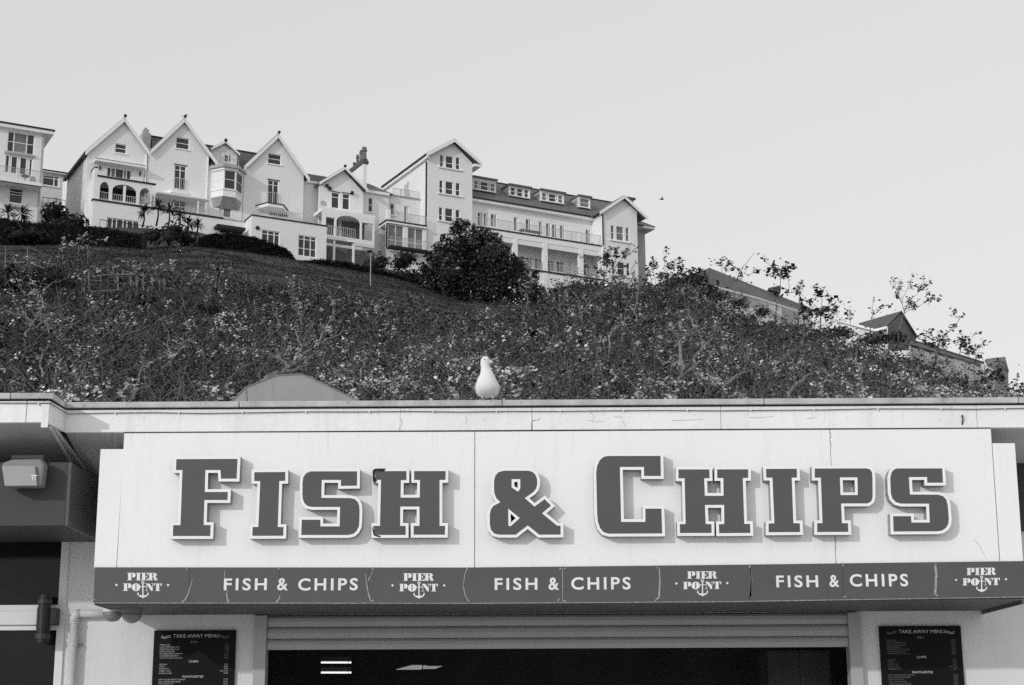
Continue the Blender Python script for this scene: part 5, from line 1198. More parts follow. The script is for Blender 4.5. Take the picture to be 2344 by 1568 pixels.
poly(r3, 'wall', 'far_stone', [(Z5, 1182, 860, 95.2), (Z5, 1740, 1024, 116.6), (Z5, 1740, 1300, 116.6), (Z5, 1182, 1300, 95.2)], (0, .3, 0))
for i, x in enumerate((1200, 1290, 1400, 1470, 1610, 1690)):
    iy = lambda xx: 1 / ((1 - (xx - 1182) / 558) / 95.2 + (xx - 1182) / 558 / 116.6) - .12
    Ya = iy(x); w = 45; Yb_ = iy(x + w); y0 = 880 + (x - 1182) * .294
    wd = poly(r3, 'window', 'far_glass', [(Z5, x, y0, Ya), (Z5, x + w, y0 + 13, Yb_), (Z5, x + w, y0 + 75, Yb_), (Z5, x, y0 + 60, Ya)], (0, .05, 0))
    poly(r3, 'lintel', 'dark_line', [(Z5, x - 4, y0 - 10, Ya), (Z5, x + w + 4, y0 + 5, Yb_), (Z5, x + w + 4, y0 + 10, Yb_), (Z5, x - 4, y0 - 4, Ya)], (0, .05, 0))
r4 = T('narrow_tower_house', onY(Z5(1880, 1270), 110), 'narrow pale tower-like house with a dark pointed roof at the right edge of the hill', 'house', 'white houses along the hilltop')
poly(r4, 'side_wall', 'far_trim', [(Z5, 1735, 1010, 112), (Z5, 1830, 1030, 108), (Z5, 1830, 1330, 108), (Z5, 1735, 1330, 112)], (.2, .3, 0))
poly(r4, 'front_wall', 'far_grey', [(Z5, 1831, 1032, 108), (Z5, 1925, 1000, 110), (Z5, 1953, 1080, 111.5), (Z5, 1953, 1330, 111.5), (Z5, 1831, 1330, 108)], (0, .3, 0))  # grey front against near-white side: fall of light put into the colours
poly(r4, 'roof_slope', 'slate_mid', [(Z5, 1780, 972, 111), (Z5, 1928, 956, 110), (Z5, 1925, 990, 109.4), (Z5, 1835, 1032, 107.6), (Z5, 1800, 1015, 109)], (0, .5, 0))
poly(r4, 'roof_verge', 'far_grey', [(Z5, 1928, 956, 109.9), (Z5, 1958, 1075, 111.2), (Z5, 1946, 1080, 111.2), (Z5, 1918, 985, 109.7)], (0, .6, 0))
poly(r4, 'window', 'far_glass', [(Z5, 1865, 1075, 108.7), (Z5, 1905, 1070, 109.8), (Z5, 1905, 1140, 109.8), (Z5, 1865, 1145, 108.7)], (0, .05, 0))

# ---------- lamp post, bin, small birds
c = onY((847, 700), 118); tpz = onY((848, 577), 118).z
lp = T('lamp_post', c, 'tall thin lamp post standing on the grass slope in front of the white houses', 'lamp post')
MB().tube([Vector((c.x, 118, c.z - 3)), Vector((c.x, 118, tpz))], [.04, .03], 8).build('pole', 'far_grey', lp); MB().box(c.x - .28, c.x + .12, 117.8, 118.2, tpz, tpz + .12).build('lantern', 'dark_line', lp, bevel=.03)
g2 = hp(Z1(1828, 96), .2); c = fpt(g2[0], .2, g2[1])
gb = T('gull', c - Vector((0, 0, .2)), 'tiny distant gull perched on the peak of the second tall gable', 'gull', 'gulls')
MB().loft([[(c.x + dx, c.y + r * math.cos(t), c.z + r * math.sin(t) + dz) for t in np.linspace(0, 2 * math.pi, 9)[:-1]] for dx, r, dz in ((-.45, .02, -.08), (-.25, .1, 0), (0, .15, .02), (.2, .1, .1), (.3, .08, .2), (.36, .03, .2))]).build('body', 'feather', gb, smooth=True)
for dx in (-.05, .05): MB().tube([c + Vector((dx, 0, -.12)), c + Vector((dx, 0, -.3))], .02, 5).build('leg', 'beak', gb)
c = onY((1515.5, 456), 90)
fb = T('flying_bird', c, 'tiny dark bird flying in the open sky right of the hotel', 'bird')
MB().loft([[(c.x + dx, c.y + r * math.cos(t), c.z + r * math.sin(t)) for t in np.linspace(0, 2 * math.pi, 7)[:-1]] for dx, r in ((-.16, .01), (-.06, .045), (.05, .04), (.12, .01))]).build('body', 'dark_line', fb, smooth=True)
for s_ in (-1, 1): MB().face([c + Vector((-.04, 0, .02)), c + Vector((.04, 0, .02)), c + Vector((.02, s_ * .22, .1)), c + Vector((-.03, s_ * .25, .09))]).build('wing', 'dark_line', fb, fix=False)
# ================================================================== ground, hillside and plants
rng = np.random.default_rng(11)
def ray_np(x, y):
    x = np.asarray(x, float); y = np.asarray(y, float)
    a, b = (x - CX) / FPX, (y - CY) / FPX
    return [(_w[i] + _r[i] * a - _v[i] * b) for i in range(3)]
def at_np(x, y, Y):
    d = ray_np(x, y); k = Y / d[1]
    return np.stack([d[0] * k, np.broadcast_to(Y, np.shape(k)).astype(float), EYE + d[2] * k], -1)
# picture height of the thicket's upper edge, and of the hill at the houses, by picture column
TX = [-1600, 0, 110, 220, 330, 420, 520, 620, 720, 820, 920, 1020, 1120, 1220, 1300, 1400, 1500, 1600, 1700, 1800, 1860, 1950, 2050, 2150, 2230, 2300, 2344, 2500, 3800]
TY = [640, 610, 600, 602, 618, 622, 632, 648, 660, 680, 700, 715, 722, 708, 668, 662, 664, 676, 736, 758, 768, 796, 824, 872, 905, 928, 942, 970, 1000]
HX = [-1600, 0, 200, 330, 450, 560, 700, 850, 940, 1050, 1240, 1400, 1500, 1600, 1650, 1700, 1860, 1950, 2100, 2230, 2344, 2600, 3800]
H9 = [600, 560, 562, 568, 560, 575, 598, 622, 645, 680, 700, 690, 690, 670, 720, 744, 772, 805, 852, 915, 955, 1000, 1050]   # just in front of the gardens
H10 = [540, 512, 520, 522, 530, 560, 600, 610, 625, 640, 665, 690, 705, 704, 730, 755, 782, 815, 865, 920, 960, 1010, 1060]
def Yh(x): return np.interp(x, [-1600, 150, 1490, 3800], [150, 160, 192, 205])
def canY(t): return 24 + 36 * t
def can_px(x, t): return 985 + (np.interp(x, TX, TY) - 985) * t ** 0.85
def can_pt(x, t, lift=0.0):
    p = at_np(x, can_px(x, t), canY(t)); p[..., 2] += lift; return p
def hash2(ix, iy, s): 
    h = np.sin(ix * 127.1 + iy * 311.7 + s * 74.7) * 43758.5453; return h - np.floor(h)
def vn(x, y, s=0):
    ix, iy = np.floor(x), np.floor(y); fx, fy = x - ix, y - iy; fx = fx * fx * (3 - 2 * fx); fy = fy * fy * (3 - 2 * fy)
    a, b, c, d = hash2(ix, iy, s), hash2(ix + 1, iy, s), hash2(ix, iy + 1, s), hash2(ix + 1, iy + 1, s)
    return (a * (1 - fx) + b * fx) * (1 - fy) + (c * (1 - fx) + d * fx) * fy
def fbm(x, y, s=0, o=4):
    r_ = 0; a = .5
    for k in range(o): r_ = r_ + a * vn(x * 2 ** k, y * 2 ** k, s + k * 7); a *= .5
    return r_ / (1 - .5 ** o)

# ground sheet
m = MB(); m.face([(-3000, -1500, 0), (3000, -1500, 0), (3000, 4500, 0), (-3000, 4500, 0)]); g_ = m.build('ground', 'ground', None, fix=False); g_['kind'] = 'structure'
# hillside sheet
xs = np.arange(-1600, 3801, 18.0)
ts = np.linspace(0, 1, 22)
rows = []
X0 = at_np(xs, np.full_like(xs, 985), 20.5); X0[:, 2] = -0.2; rows.append(X0)
X1 = at_np(xs, np.full_like(xs, 985), 23.0); X1[:, 2] = 3.2; rows.append(X1)
for t in ts:
    p = can_pt(xs, t); p[:, 2] -= 1.9 - 0.9 * t; p[:, 2] += (fbm(p[:, 0] * .3, p[:, 1] * .3, 3) - .5) * .8; rows.append(p)
for f in np.linspace(0, 1, 44)[1:]:
    Yv = 60 + (Yh(xs) * .93 - 60) * f
    y0 = np.interp(xs, TX, TY) + 62 * (60 / Yv); y1 = np.interp(xs, HX, H9)
    e = y0 + (y1 - y0) * f ** .8
    d = ray_np(xs, e); k = Yv / d[1]; p = np.stack([d[0] * k, Yv, EYE + d[2] * k], -1)
    p[:, 2] += (fbm(p[:, 0] * .12, p[:, 1] * .12, 5) - .5) * 1.6 * min(f * 3, 1) * min((1 - f) * 4 + .1, 1); rows.append(p)
for f in (.96, 1.0, 1.06):
    Yv = Yh(xs) * f; e = np.interp(xs, HX, H10); d = ray_np(xs, e); k = Yv / d[1]
    rows.append(np.stack([d[0] * k, Yv, (EYE + d[2] * k) if f == .96 else rows[-1][:, 2]], -1))
for f in (1.4, 2.5, 6): 
    p = rows[-1].copy(); p[:, 0] *= f / (1.06 if f == 1.4 else (1.4 if f == 2.5 else 2.5)); p[:, 1] = Yh(xs) * f; p[:, 2] -= 3 * (f - 1); rows.append(p)
V = np.concatenate(rows); nx = len(xs); ny = len(rows)
idx = np.arange(nx * ny).reshape(ny, nx)
Fq = np.stack([idx[:-1, :-1], idx[:-1, 1:], idx[1:, 1:], idx[1:, :-1]], -1).reshape(-1, 4)
GROUND_ROWS = rows
def np_mesh(name, V, F, mt, parent=None, smooth=False, attr=None, kind=None, loc=None):
    me = bpy.data.meshes.new(name); V = np.asarray(V, np.float32)
    if loc is not None: V = V - np.array(loc, np.float32)
    k = F.shape[1]
    me.vertices.add(len(V)); me.vertices.foreach_set('co', V.ravel())
    me.loops.add(F.size); me.loops.foreach_set('vertex_index', F.astype(np.int32).ravel())
    me.polygons.add(len(F)); me.polygons.foreach_set('loop_start', np.arange(0, F.size, k, dtype=np.int32)); me.polygons.foreach_set('loop_total', np.full(len(F), k, np.int32))
    if smooth: me.polygons.foreach_set('use_smooth', np.ones(len(F), bool))
    if attr is not None:
        a = me.attributes.new('tone', 'FLOAT', 'FACE'); a.data.foreach_set('value', attr.astype(np.float32))
    me.update(calc_edges=True)
    me.materials.append(M[mt] if isinstance(mt, str) else mt)
    o = bpy.data.objects.new(name, me); COL.objects.link(o)
    if parent is not None: o.parent = parent
    if kind: o['kind'] = kind
    return o
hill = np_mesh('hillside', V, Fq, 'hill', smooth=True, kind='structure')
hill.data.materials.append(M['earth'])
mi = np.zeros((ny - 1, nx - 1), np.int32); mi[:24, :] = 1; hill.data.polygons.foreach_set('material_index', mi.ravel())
from mathutils.bvhtree import BVHTree
dg = bpy.context.evaluated_depsgraph_get()
hb = BVHTree.FromObject(hill, dg)
def gz(x, y):
    h = hb.ray_cast(Vector((x, y, 300)), Vector((0, 0, -1)))
    return h[0].z if h[0] is not None else 0.0

def leaves(P, size, up=0.5, aspect=0.6, fold=0.0, rg=rng):
    """quads of leaf shape at points P"""
    n = len(P); a = rg.normal(size=(n, 3)); nrm = a.copy(); nrm[:, 2] = np.abs(nrm[:, 2]) + up; nrm[:, 1] -= up * .6; nrm[:, 0] -= up * .25
    nrm /= np.linalg.norm(nrm, axis=1)[:, None]
    d = rg.normal(size=(n, 3)); d -= nrm * (d * nrm).sum(1)[:, None]; d /= np.linalg.norm(d, axis=1)[:, None]
    b = np.cross(nrm, d); s = np.asarray(size)[:, None] * .5 if np.ndim(size) else np.full((n, 1), size * .5)
    Vv = np.stack([P - d * s, P + b * s * aspect + nrm * s * .15, P + d * s, P - b * s * aspect + nrm * s * .15], 1).reshape(-1, 3)
    Ff = np.arange(n * 4).reshape(n, 4)
    return Vv, Ff
def tubes_np(paths, radii, sides=3):
    """paths (n, k, 3), radii (n, k)"""
    n, k, _ = paths.shape
    d = np.gradient(paths, axis=1); d /= np.linalg.norm(d, axis=2)[..., None] + 1e-9
    ref = np.array([0.3, -0.8, 0.5]); a = np.cross(d, ref); a /= np.linalg.norm(a, axis=2)[..., None] + 1e-9; b = np.cross(d, a)
    V = []
    for j in range(sides):
        t = 2 * math.pi * j / sides; V.append(paths + (a * math.cos(t) + b * math.sin(t)) * radii[..., None])
    V = np.stack(V, 2).reshape(-1, 3)
    i = np.arange(n * k * sides).reshape(n, k, sides); F = []
    for j in range(sides):
        q = (j + 1) % sides; F.append(np.stack([i[:, :-1, j], i[:, :-1, q], i[:, 1:, q], i[:, 1:, j]], -1).reshape(-1, 4))
    return V, np.concatenate(F)

# ---------- thicket: one uncountable mass of leaves, twigs
def sample_can(n, xr=(-300, 2650)):
    x = rng.uniform(*xr, n); t = rng.beta(1.0, 1.0, n) ** (1 / .85) ; return x, np.clip(t, 0, 1)
N = 560000
x, t = sample_can(N)
P_ = can_pt(x, t)
cl = fbm(P_[:, 0] * .9, P_[:, 1] * .9 + P_[:, 2] * .9, 1, 4)
cl2 = fbm(P_[:, 0] * 3.1, P_[:, 2] * 3.1, 9, 3)
dep = rng.exponential(.32, N)
P_[:, 2] += (cl - .5) * 1.9 * (1 - .45 * t) + (cl2 - .5) * .5 - dep * .8 - .1
P_[:, 1] += rng.normal(0, .25, N) + dep * .5
keep = (cl2 > .36 + .25 * rng.random(N)) | (rng.random(N) < .16)
P_ = P_[keep]; t_ = t[keep]; n = len(P_)
sz = rng.lognormal(math.log(.05), .42, n) * (1 + .45 * t_)
tone = rng.lognormal(-.05, .75, n) * (.4 + 1.2 * fbm(P_[:, 0] * .5, P_[:, 2] * .5, 21, 3)) * (.25 + 1.6 * fbm(P_[:, 0] * .16, P_[:, 2] * .22, 27, 3) ** 1.2)
Vv, Ff = leaves(P_, sz, .55)
th = np_mesh('thicket_foliage', Vv, Ff, 'leaf', attr=tone, kind='stuff'); th['label'] = 'dense tangled mass of small dark leaves covering the slope behind the kiosk'; th['category'] = 'thicket'
# ragged fringe along the upper edge of the thicket
nf_ = 26000
xf = rng.uniform(-100, 2500, nf_); cf = fbm(xf / 26.0, xf * 0 + 3.3, 41, 3)
Pf = can_pt(xf, rng.uniform(.86, 1.0, nf_)); Pf[:, 2] += rng.exponential(1.0, nf_) * np.clip(cf - .3, 0, 1) * .75 * np.where(xf > 1240, 1.0, .6)
Vq, Fq2 = leaves(Pf, rng.lognormal(math.log(.085), .4, nf_), .5)
o = np_mesh('thicket_edge_foliage', Vq, Fq2, 'leaf', attr=rng.lognormal(.1, .75, nf_), kind='stuff'); o['label'] = 'ragged leafy upper edge of the thicket'; o['category'] = 'thicket'
# pale broad leaf tufts scattered through it
def tufts(cen, n_each, spread, size, tone_mu, rg=rng):
    k = len(cen); C = np.repeat(cen, n_each, 0); P = C + rg.normal(size=(k * n_each, 3)) * spread
    return leaves(P, rg.lognormal(math.log(size), .3, k * n_each), .9, .8, rg=rg), np.repeat(rg.lognormal(math.log(tone_mu), .35, k), n_each) * rg.uniform(.7, 1.2, k * n_each)
x, t = sample_can(3600); kk = fbm(x / 70., t * 9, 51, 3) > .47; x, t = x[kk], t[kk]; C = can_pt(x, t, .25); C[:, 1] -= .35
C[:, 2] += (fbm(C[:, 0] * .9, C[:, 1] * .9 + C[:, 2] * .9, 1, 4) - .5) * 1.2
(Vt, Ft), tt = tufts(C, 9, np.array([.045, .045, .055]), .066, 8.0)
o = np_mesh('pale_leaf_tufts', Vt, Ft, 'leaf', attr=tt, kind='stuff'); o['label'] = 'pale leaf tufts dotted all over the dark thicket'; o['category'] = 'leaf tufts'
# thin twigs
n = 8500; k = 7
x, t = sample_can(n); S = can_pt(x, t, -.35)
S[:, 2] += (fbm(S[:, 0] * .9, S[:, 1] * .9 + S[:, 2] * .9, 1, 4) - .5) * 1.2
dirv = rng.normal(size=(n, 3)) * np.array([1.0, .5, .55]) + np.array([.25, -.15, .75]); dirv /= np.linalg.norm(dirv, axis=1)[:, None]
L = np.clip(rng.lognormal(math.log(.7), .5, n), .2, 1.7); paths = [S]; dcur = dirv.copy()
for i in range(k - 1):
    dcur = dcur + rng.normal(size=(n, 3)) * .28 + np.array([0, 0, .06]); dcur /= np.linalg.norm(dcur, axis=1)[:, None]
    paths.append(paths[-1] + dcur * (L / (k - 1))[:, None])
paths = np.stack(paths, 1)
ne = 1500; xe = rng.uniform(1230, 2450, ne); Se = can_pt(xe, rng.uniform(.9, 1.0, ne), -.2); de = rng.normal(size=(ne, 3)) * np.array([.45, .3, .2]) + np.array([.1, 0, 1.0]); Le = np.clip(rng.lognormal(math.log(.7), .5, ne), .2, 2.0); pe = [Se]
for i in range(k - 1):
    de = de + rng.normal(size=(ne, 3)) * .25; de /= np.linalg.norm(de, axis=1)[:, None]; pe.append(pe[-1] + de * (Le / (k - 1))[:, None])
pe = np.stack(pe, 1); Ce = np.concatenate([pe[:900, -1], pe[:600, 4]])
(Ve, Fe), te = tufts(Ce, 6, np.array([.06, .06, .07]), .085, 1.2)
o = np_mesh('edge_leaf_tufts', Ve, Fe, 'leaf', attr=te, kind='stuff'); o['label'] = 'small leaf tufts on twigs along the right-hand edge of the thicket'; o['category'] = 'leaf tufts'
paths = np.concatenate([paths, pe]); n = n + ne
rad = (rng.lognormal(math.log(.0055), .35, n))[:, None] * np.linspace(1.2, .4, k)[None]
Vb, Fb = tubes_np(paths, rad)
o = np_mesh('thicket_twigs', Vb, Fb, 'twig', kind='stuff'); o['label'] = 'pale bare twigs tangled through the dark thicket'; o['category'] = 'twigs'

# ---------- individual shrubs with visible limbs, limbs traced from the picture
def can_t_from_px(x, y):
    return float(np.clip(((985 - y) / (985 - np.interp(x, TX, TY))), 0.02, 1.15) ** (1 / .85))
def px_limb(zf, pts, bring=0.5, Yfix=None):
    out = []
    for p in pts:
        X_, Y_ = zf(*p); t = min(can_t_from_px(X_, Y_), 1.0)
        Yv = (canY(t) - bring) if Yfix is None else Yfix
        out.append(onY((X_, Y_), Yv))
    # smooth depth so that limbs do not kink
    ys = [q.y for q in out]; ym = np.interp(range(len(ys)), [0, len(ys) - 1], [ys[0], ys[-1]])
    res = []
    for p, yv in zip(pts, ym): res.append(onY(zf(*p), float(min(yv, max(ys)))))
    return res
def refine(pts, k=3, jit=.02, rg=random):
    out = []
    for a, b in zip(pts[:-1], pts[1:]):
        for i in range(k):
            f = i / k; out.append(a.lerp(b, f) + Vector((rg.uniform(-1, 1), rg.uniform(-1, 1), rg.uniform(-1, 1))) * jit * (0 if (not out) else 1))
    out.append(pts[-1]); return out
def shrub(label, limbs, r0=.035, twigs=10, seed=0, leafn=0, leafsize=.085, bring=1.0, Yfix=None, tone=1.0, group='shrubs on the slope', name='shrub', tufts_at_ends=True, cat='shrub'):
    rg = random.Random(seed); nr = np.random.default_rng(seed + 100)
    L3 = [refine(px_limb(zf, pts, bring, Yfix), 3, .035, rg) for zf, pts in limbs]
    base = L3[0][0]; t = T(name, (base.x, base.y, base.z - .6), label, cat, group)
    ends = []
    for i, L in enumerate(L3):
        m = MB(); r = r0 * (1 if i == 0 else .62); nL_ = len(L)
        if i == 0: L = [L[0] + Vector((-.05, .1, -.7))] + L; nL_ += 1
        m.tube(L, [r * .8 * (1 - .75 * k / (nL_ - 1)) for k in range(nL_)], 6)
        # side twigs on every limb
        for _ in range(twigs):
            k = rg.randrange(1, nL_); p = L[k]; d = (L[k] - L[k - 1]).normalized()
            v = (d + Vector((rg.gauss(0, .6), rg.gauss(0, .5), rg.gauss(.25, .5)))).normalized(); ln = rg.uniform(.25, .8) * (.6 + r0 * 10)
            q = [p]
            for _k in range(4):
                v = (v + Vector((rg.gauss(0, .25), rg.gauss(0, .2), rg.gauss(.05, .2)))).normalized(); q.append(q[-1] + v * ln / 4)
            m.tube(q, [.011, .009, .007, .006, .004], 4); ends.append(q[-1]); ends.append(q[2])
        ends.append(L[-1]); m.build('limb', 'bark', t, smooth=True)
    if leafn:
        C = np.array([tuple(e) for e in ends]); (Vv, Ff), tn = tufts(C, max(2, leafn // len(ends)), np.array([.07, .06, .07]), min(leafsize, .13), tone * 2.2, rg=nr)
        np_mesh('foliage', Vv, Ff, 'leaf', parent=t.o, attr=tn, loc=t.loc)
    return t
shrub('pale forked branch fanning up to the right above the lantern roof', [(V2, [(225, 1190), (290, 1130), (400, 1095), (480, 1045), (560, 985), (660, 890), (760, 820), (850, 785), (960, 730), (1080, 700)]), (V2, [(520, 1000), (545, 930), (600, 860), (660, 810), (700, 750)]),
      (V2, [(480, 1045), (450, 990), (400, 950)]), (V2, [(470, 1075), (560, 1055), (660, 1015), (780, 1010)]), (V2, [(740, 830), (800, 720), (830, 640), (900, 600)]), (V2, [(600, 860), (560, 800), (540, 720), (480, 690)])], .075, 8, 1, 300, tone=1.6)
shrub('thin bare stems splitting upward in the middle of the slope, above the lantern roof', [(V2, [(590, 640), (560, 540), (545, 430), (520, 330)]), (V2, [(410, 690), (360, 600), (340, 540), (330, 480)]), (V2, [(500, 490), (515, 400), (510, 300)]), (V2, [(880, 560), (860, 480), (850, 420)])], .03, 8, 2, 260, tone=2.6)
shrub('bare curved branch right of the lantern roof, left of the large gull', [(V2, [(1440, 1205), (1520, 1150), (1600, 1050), (1670, 960), (1680, 900)]), (V2, [(1520, 1150), (1500, 1080), (1540, 1000)])], .035, 6, 3, 60, tone=1.6)
shrub('short crooked pale branch low in the thicket between lantern roof and gull', [(V2, [(1120, 1080), (1150, 1000), (1140, 950), (1200, 920)]), (V2, [(860, 1060), (930, 1085), (1010, 1060), (1060, 1050)]), (V2, [(920, 1030), (990, 980), (1070, 960)])], .035, 6, 4, 60, tone=1.8)
shrub('thick arching trunk right of the gull, bending up and to the right', [(Z4, [(1440, 1330), (1425, 1180), (1415, 1080), (1440, 1020), (1540, 950)]), (Z4, [(1430, 1080), (1480, 1030), (1560, 1000)]), (Z4, [(1540, 950), (1500, 880), (1480, 800), (1490, 700)])], .075, 8, 5, 160, tone=1.4)
shrub('stout crooked branches at the middle of the right-hand slope', [(Z4, [(1400, 1390), (1450, 1320), (1540, 1260), (1530, 1190), (1600, 1120), (1590, 1040), (1540, 960)]), (Z4, [(1600, 1120), (1680, 1050), (1760, 1060)])], .07, 7, 6, 120, tone=1.4)
shrub('long pale branch slanting up right near the middle of the slope', [(Z4, [(870, 1075), (880, 990), (940, 950), (1040, 930), (1130, 880), (1240, 830)]), (Z4, [(1080, 905), (1065, 820), (1080, 720), (1095, 620), (1100, 560)]), (Z4, [(1010, 940), (960, 900)])], .05, 8, 7, 150, tone=2.4)
shrub('pale forked stems below the hotel balcony, right of the dark tree', [(Z4, [(650, 840), (720, 740), (820, 680), (900, 640)]), (Z4, [(510, 850), (430, 790), (400, 730)]), (Z4, [(440, 800), (480, 790), (500, 760)]), (Z4, [(640, 850), (620, 760), (600, 700)])], .032, 7, 8, 200, tone=2.4)
shrub('pair of heavy branches at the foot of the right-hand slope, just above the roof edge', [(Z4, [(1760, 1425), (1850, 1340), (1980, 1290), (2060, 1230)]), (Z4, [(1790, 1475), (1700, 1420), (1640, 1370)]), (Z4, [(1900, 1330), (1930, 1250), (1940, 1170)])], .06, 7, 9, 100, tone=1.8)
shrub('long double branch sweeping up right below the hipped roof', [(Z5, [(-60, 1060), (0, 1035), (100, 990), (200, 940), (330, 870), (345, 800)]), (Z5, [(240, 970), (280, 1020), (360, 1015), (440, 1030)]), (Z5, [(140, 1000), (240, 975)])], .05, 7, 10, 120, tone=1.8)
shrub('dark diagonal branch rising from the roof edge in the right-hand thicket', [(Z5, [(230, 1240), (330, 1140), (420, 1090), (500, 1045)]), (Z5, [(500, 1050), (540, 1110), (590, 1150), (690, 1185)])], .065, 7, 11, 80, tone=1.5)
shrub('large pale limb curving up near the left side of the thicket', [(V1, [(230, 880), (260, 840), (300, 760), (360, 690), (380, 620), (365, 540), (395, 480), (470, 420), (600, 390)]), (V1, [(280, 770), (220, 705), (140, 710), (110, 690), (0, 650)]), (V1, [(290, 830), (350, 790), (390, 770)])], .05, 8, 12, 200, tone=1.8)
shrub('slender crossing twigs at the far left of the slope', [(V1, [(340, 510), (300, 500), (240, 440)]), (V1, [(220, 540), (180, 480), (150, 440)]), (V1, [(190, 430), (185, 350), (230, 260)])], .03, 6, 13, 100, tone=2.6)
shrub('thin leaning stem with fork low in the thicket left of the lantern roof', [(V1, [(1150, 1470), (1190, 1400), (1230, 1300), (1250, 1180)]), (V1, [(1250, 1180), (1320, 1140), (1390, 1095)]), (V1, [(1400, 1200), (1500, 1130), (1600, 1020), (1620, 940)]), (V1, [(1500, 1100), (1500, 1010), (1480, 930)])], .04, 7, 14, 140, tone=1.7)
shrub('long thin branch curving across the left-hand thicket', [(V1, [(500, 1190), (600, 1170), (680, 1120), (730, 1060), (830, 960), (900, 910), (980, 850)]), (V1, [(540, 920), (600, 850), (660, 780), (800, 680), (990, 620)])], .035, 8, 15, 160, tone=1.8)
shrub('tangle of bare stems just above the roof corner at lower left', [(V1, [(380, 1230), (360, 1130), (365, 1040), (450, 970)]), (V1, [(430, 880), (425, 800), (400, 740)]), (V1, [(630, 1390), (740, 1310), (760, 1250)]), (V1, [(500, 1445), (570, 1435), (620, 1470)])], .035, 8, 16, 120, tone=1.6)
# leafy stalks rising against the sky
def stalk(label, limbs, seed, Yf=46, leafn=60, size=.15, r0=.03, tone=.55):
    X_, Y_ = limbs[0][0](*limbs[0][1][0]); Yc = float(canY(min(can_t_from_px(X_, Y_), 1.0))) - .3; k_ = Yc / Yf; Yf = Yc; size *= k_; leafn = int(leafn * 1.3)
    return shrub(label, limbs, r0, 3, seed, leafn, size, Yfix=Yf, tone=tone, group='leafy stalks above the thicket', name='sapling', cat='sapling')
stalk('leafy stalk in front of the hotel right wing window', [(Z4, [(960, 640), (920, 560), (910, 470), (915, 400)]), (Z4, [(920, 520), (870, 470), (850, 430)]), (Z4, [(920, 480), (960, 430), (975, 400)])], 21, 44, 150, .13, tone=1.3)
stalk('spindly sprig left of the hotel right wing, against the balcony', [(Z4, [(870, 640), (830, 560), (800, 490), (810, 440)]), (Z4, [(830, 560), (850, 500), (825, 430)])], 22, 44, 110, .12, tone=1.6)
stalk('slim stalk with a leaf cluster just right of the hotel corner', [(Z4, [(1200, 640), (1190, 560), (1198, 470)]), (Z4, [(1260, 600), (1295, 520), (1298, 425)])], 23, 46, 110, .14)
stalk('leafy twigs above the bushes left of the hipped roof', [(Z4, [(1330, 610), (1345, 560), (1350, 500)]), (Z4, [(1440, 590), (1450, 560), (1455, 540)]), (Z4, [(1380, 600), (1390, 550), (1410, 520)])], 24, 46, 130, .14)
stalk('tall branching stalk with a dark leaf bunch, above the hipped roof ridge', [(Z4, [(1850, 640), (1880, 550), (1900, 500), (1940, 450), (2005, 375)]), (Z4, [(1895, 500), (1850, 485), (1830, 470)]), (Z4, [(1890, 530), (1950, 540), (2020, 520)]), (Z4, [(1760, 560), (1745, 500), (1740, 470)])], 25, 46, 90, .13)
stalk('dense leafy stalk standing over the middle of the hipped roof', [(Z5, [(130, 560), (155, 430), (160, 340), (165, 280)]), (Z5, [(160, 330), (140, 290), (130, 275)]), (Z5, [(155, 350), (190, 300)])], 26, 46, 190, .15)
stalk('pair of thin stalks with small leaf bunches over the lower end of the hipped roof', [(Z5, [(310, 560), (320, 460), (325, 370)]), (Z5, [(215, 480), (235, 400), (222, 340)])], 27, 47, 90, .14)
stalk('three twiggy stalks just right of the hipped roof', [(Z5, [(480, 640), (490, 560), (485, 500), (475, 450)]), (Z5, [(380, 600), (420, 520), (455, 450)]), (Z5, [(560, 660), (580, 620), (582, 580)])], 28, 47, 130, .14)
stalk('bushy sprigs between the hipped roof and the small steep roof', [(Z5, [(430, 700), (450, 640), (520, 590)]), (Z5, [(520, 690), (500, 630), (420, 610)]), (Z5, [(340, 700), (350, 640)])], 29, 46, 260, .15)
stalk('short twig with leaves above the steep roof slope', [(Z5, [(870, 690), (885, 640), (890, 605)]), (Z5, [(715, 700), (712, 650)])], 30, 46, 50, .14)
stalk('tall airy sapling forking above the dark gable at right', [(Z5, [(1090, 760), (1110, 680), (1130, 600), (1120, 520), (1140, 440), (1190, 390)]), (Z5, [(1135, 600), (1170, 520), (1230, 470), (1245, 430)]), (Z5, [(1140, 615), (1230, 570), (1300, 530), (1360, 490)]), (Z5, [(1120, 540), (1095, 480), (1090, 430)]), (Z5, [(1130, 580), (1180, 570), (1220, 575)])], 31, 44, 330, .075, .028)
stalk('leaning pale stem ending in a broad leaf bunch near the right edge', [(Z5, [(1390, 900), (1430, 820), (1480, 765), (1540, 710), (1570, 650), (1600, 635)]), (Z5, [(1480, 765), (1460, 790), (1420, 780)])], 32, 40, 90, .13, .032, 1.2)
stalk('leafy twigs over the long sloping roofline near the right edge', [(Z5, [(1380, 900), (1365, 860), (1360, 825)]), (Z5, [(1560, 960), (1580, 880), (1590, 820)]), (Z5, [(1470, 900), (1440, 880), (1350, 850)]), (Z5, [(1640, 960), (1650, 900), (1540, 840)])], 33, 40, 210, .13)
stalk('leafy branch in front of the narrow tower house', [(Z5, [(1790, 1240), (1780, 1150), (1770, 1060), (1740, 930)]), (Z5, [(1780, 1100), (1700, 1000), (1690, 870)]), (Z5, [(1790, 1160), (1830, 1080)])], 34, 34, 150, .08)
stalk('low sprigs below the narrow tower house at the far right', [(Z5, [(1860, 1250), (1880, 1150), (1890, 1100)]), (Z5, [(1900, 1260), (1920, 1200), (1910, 1140)]), (Z5, [(1650, 1240), (1660, 1180), (1750, 1150)])], 35, 32, 160, .09)
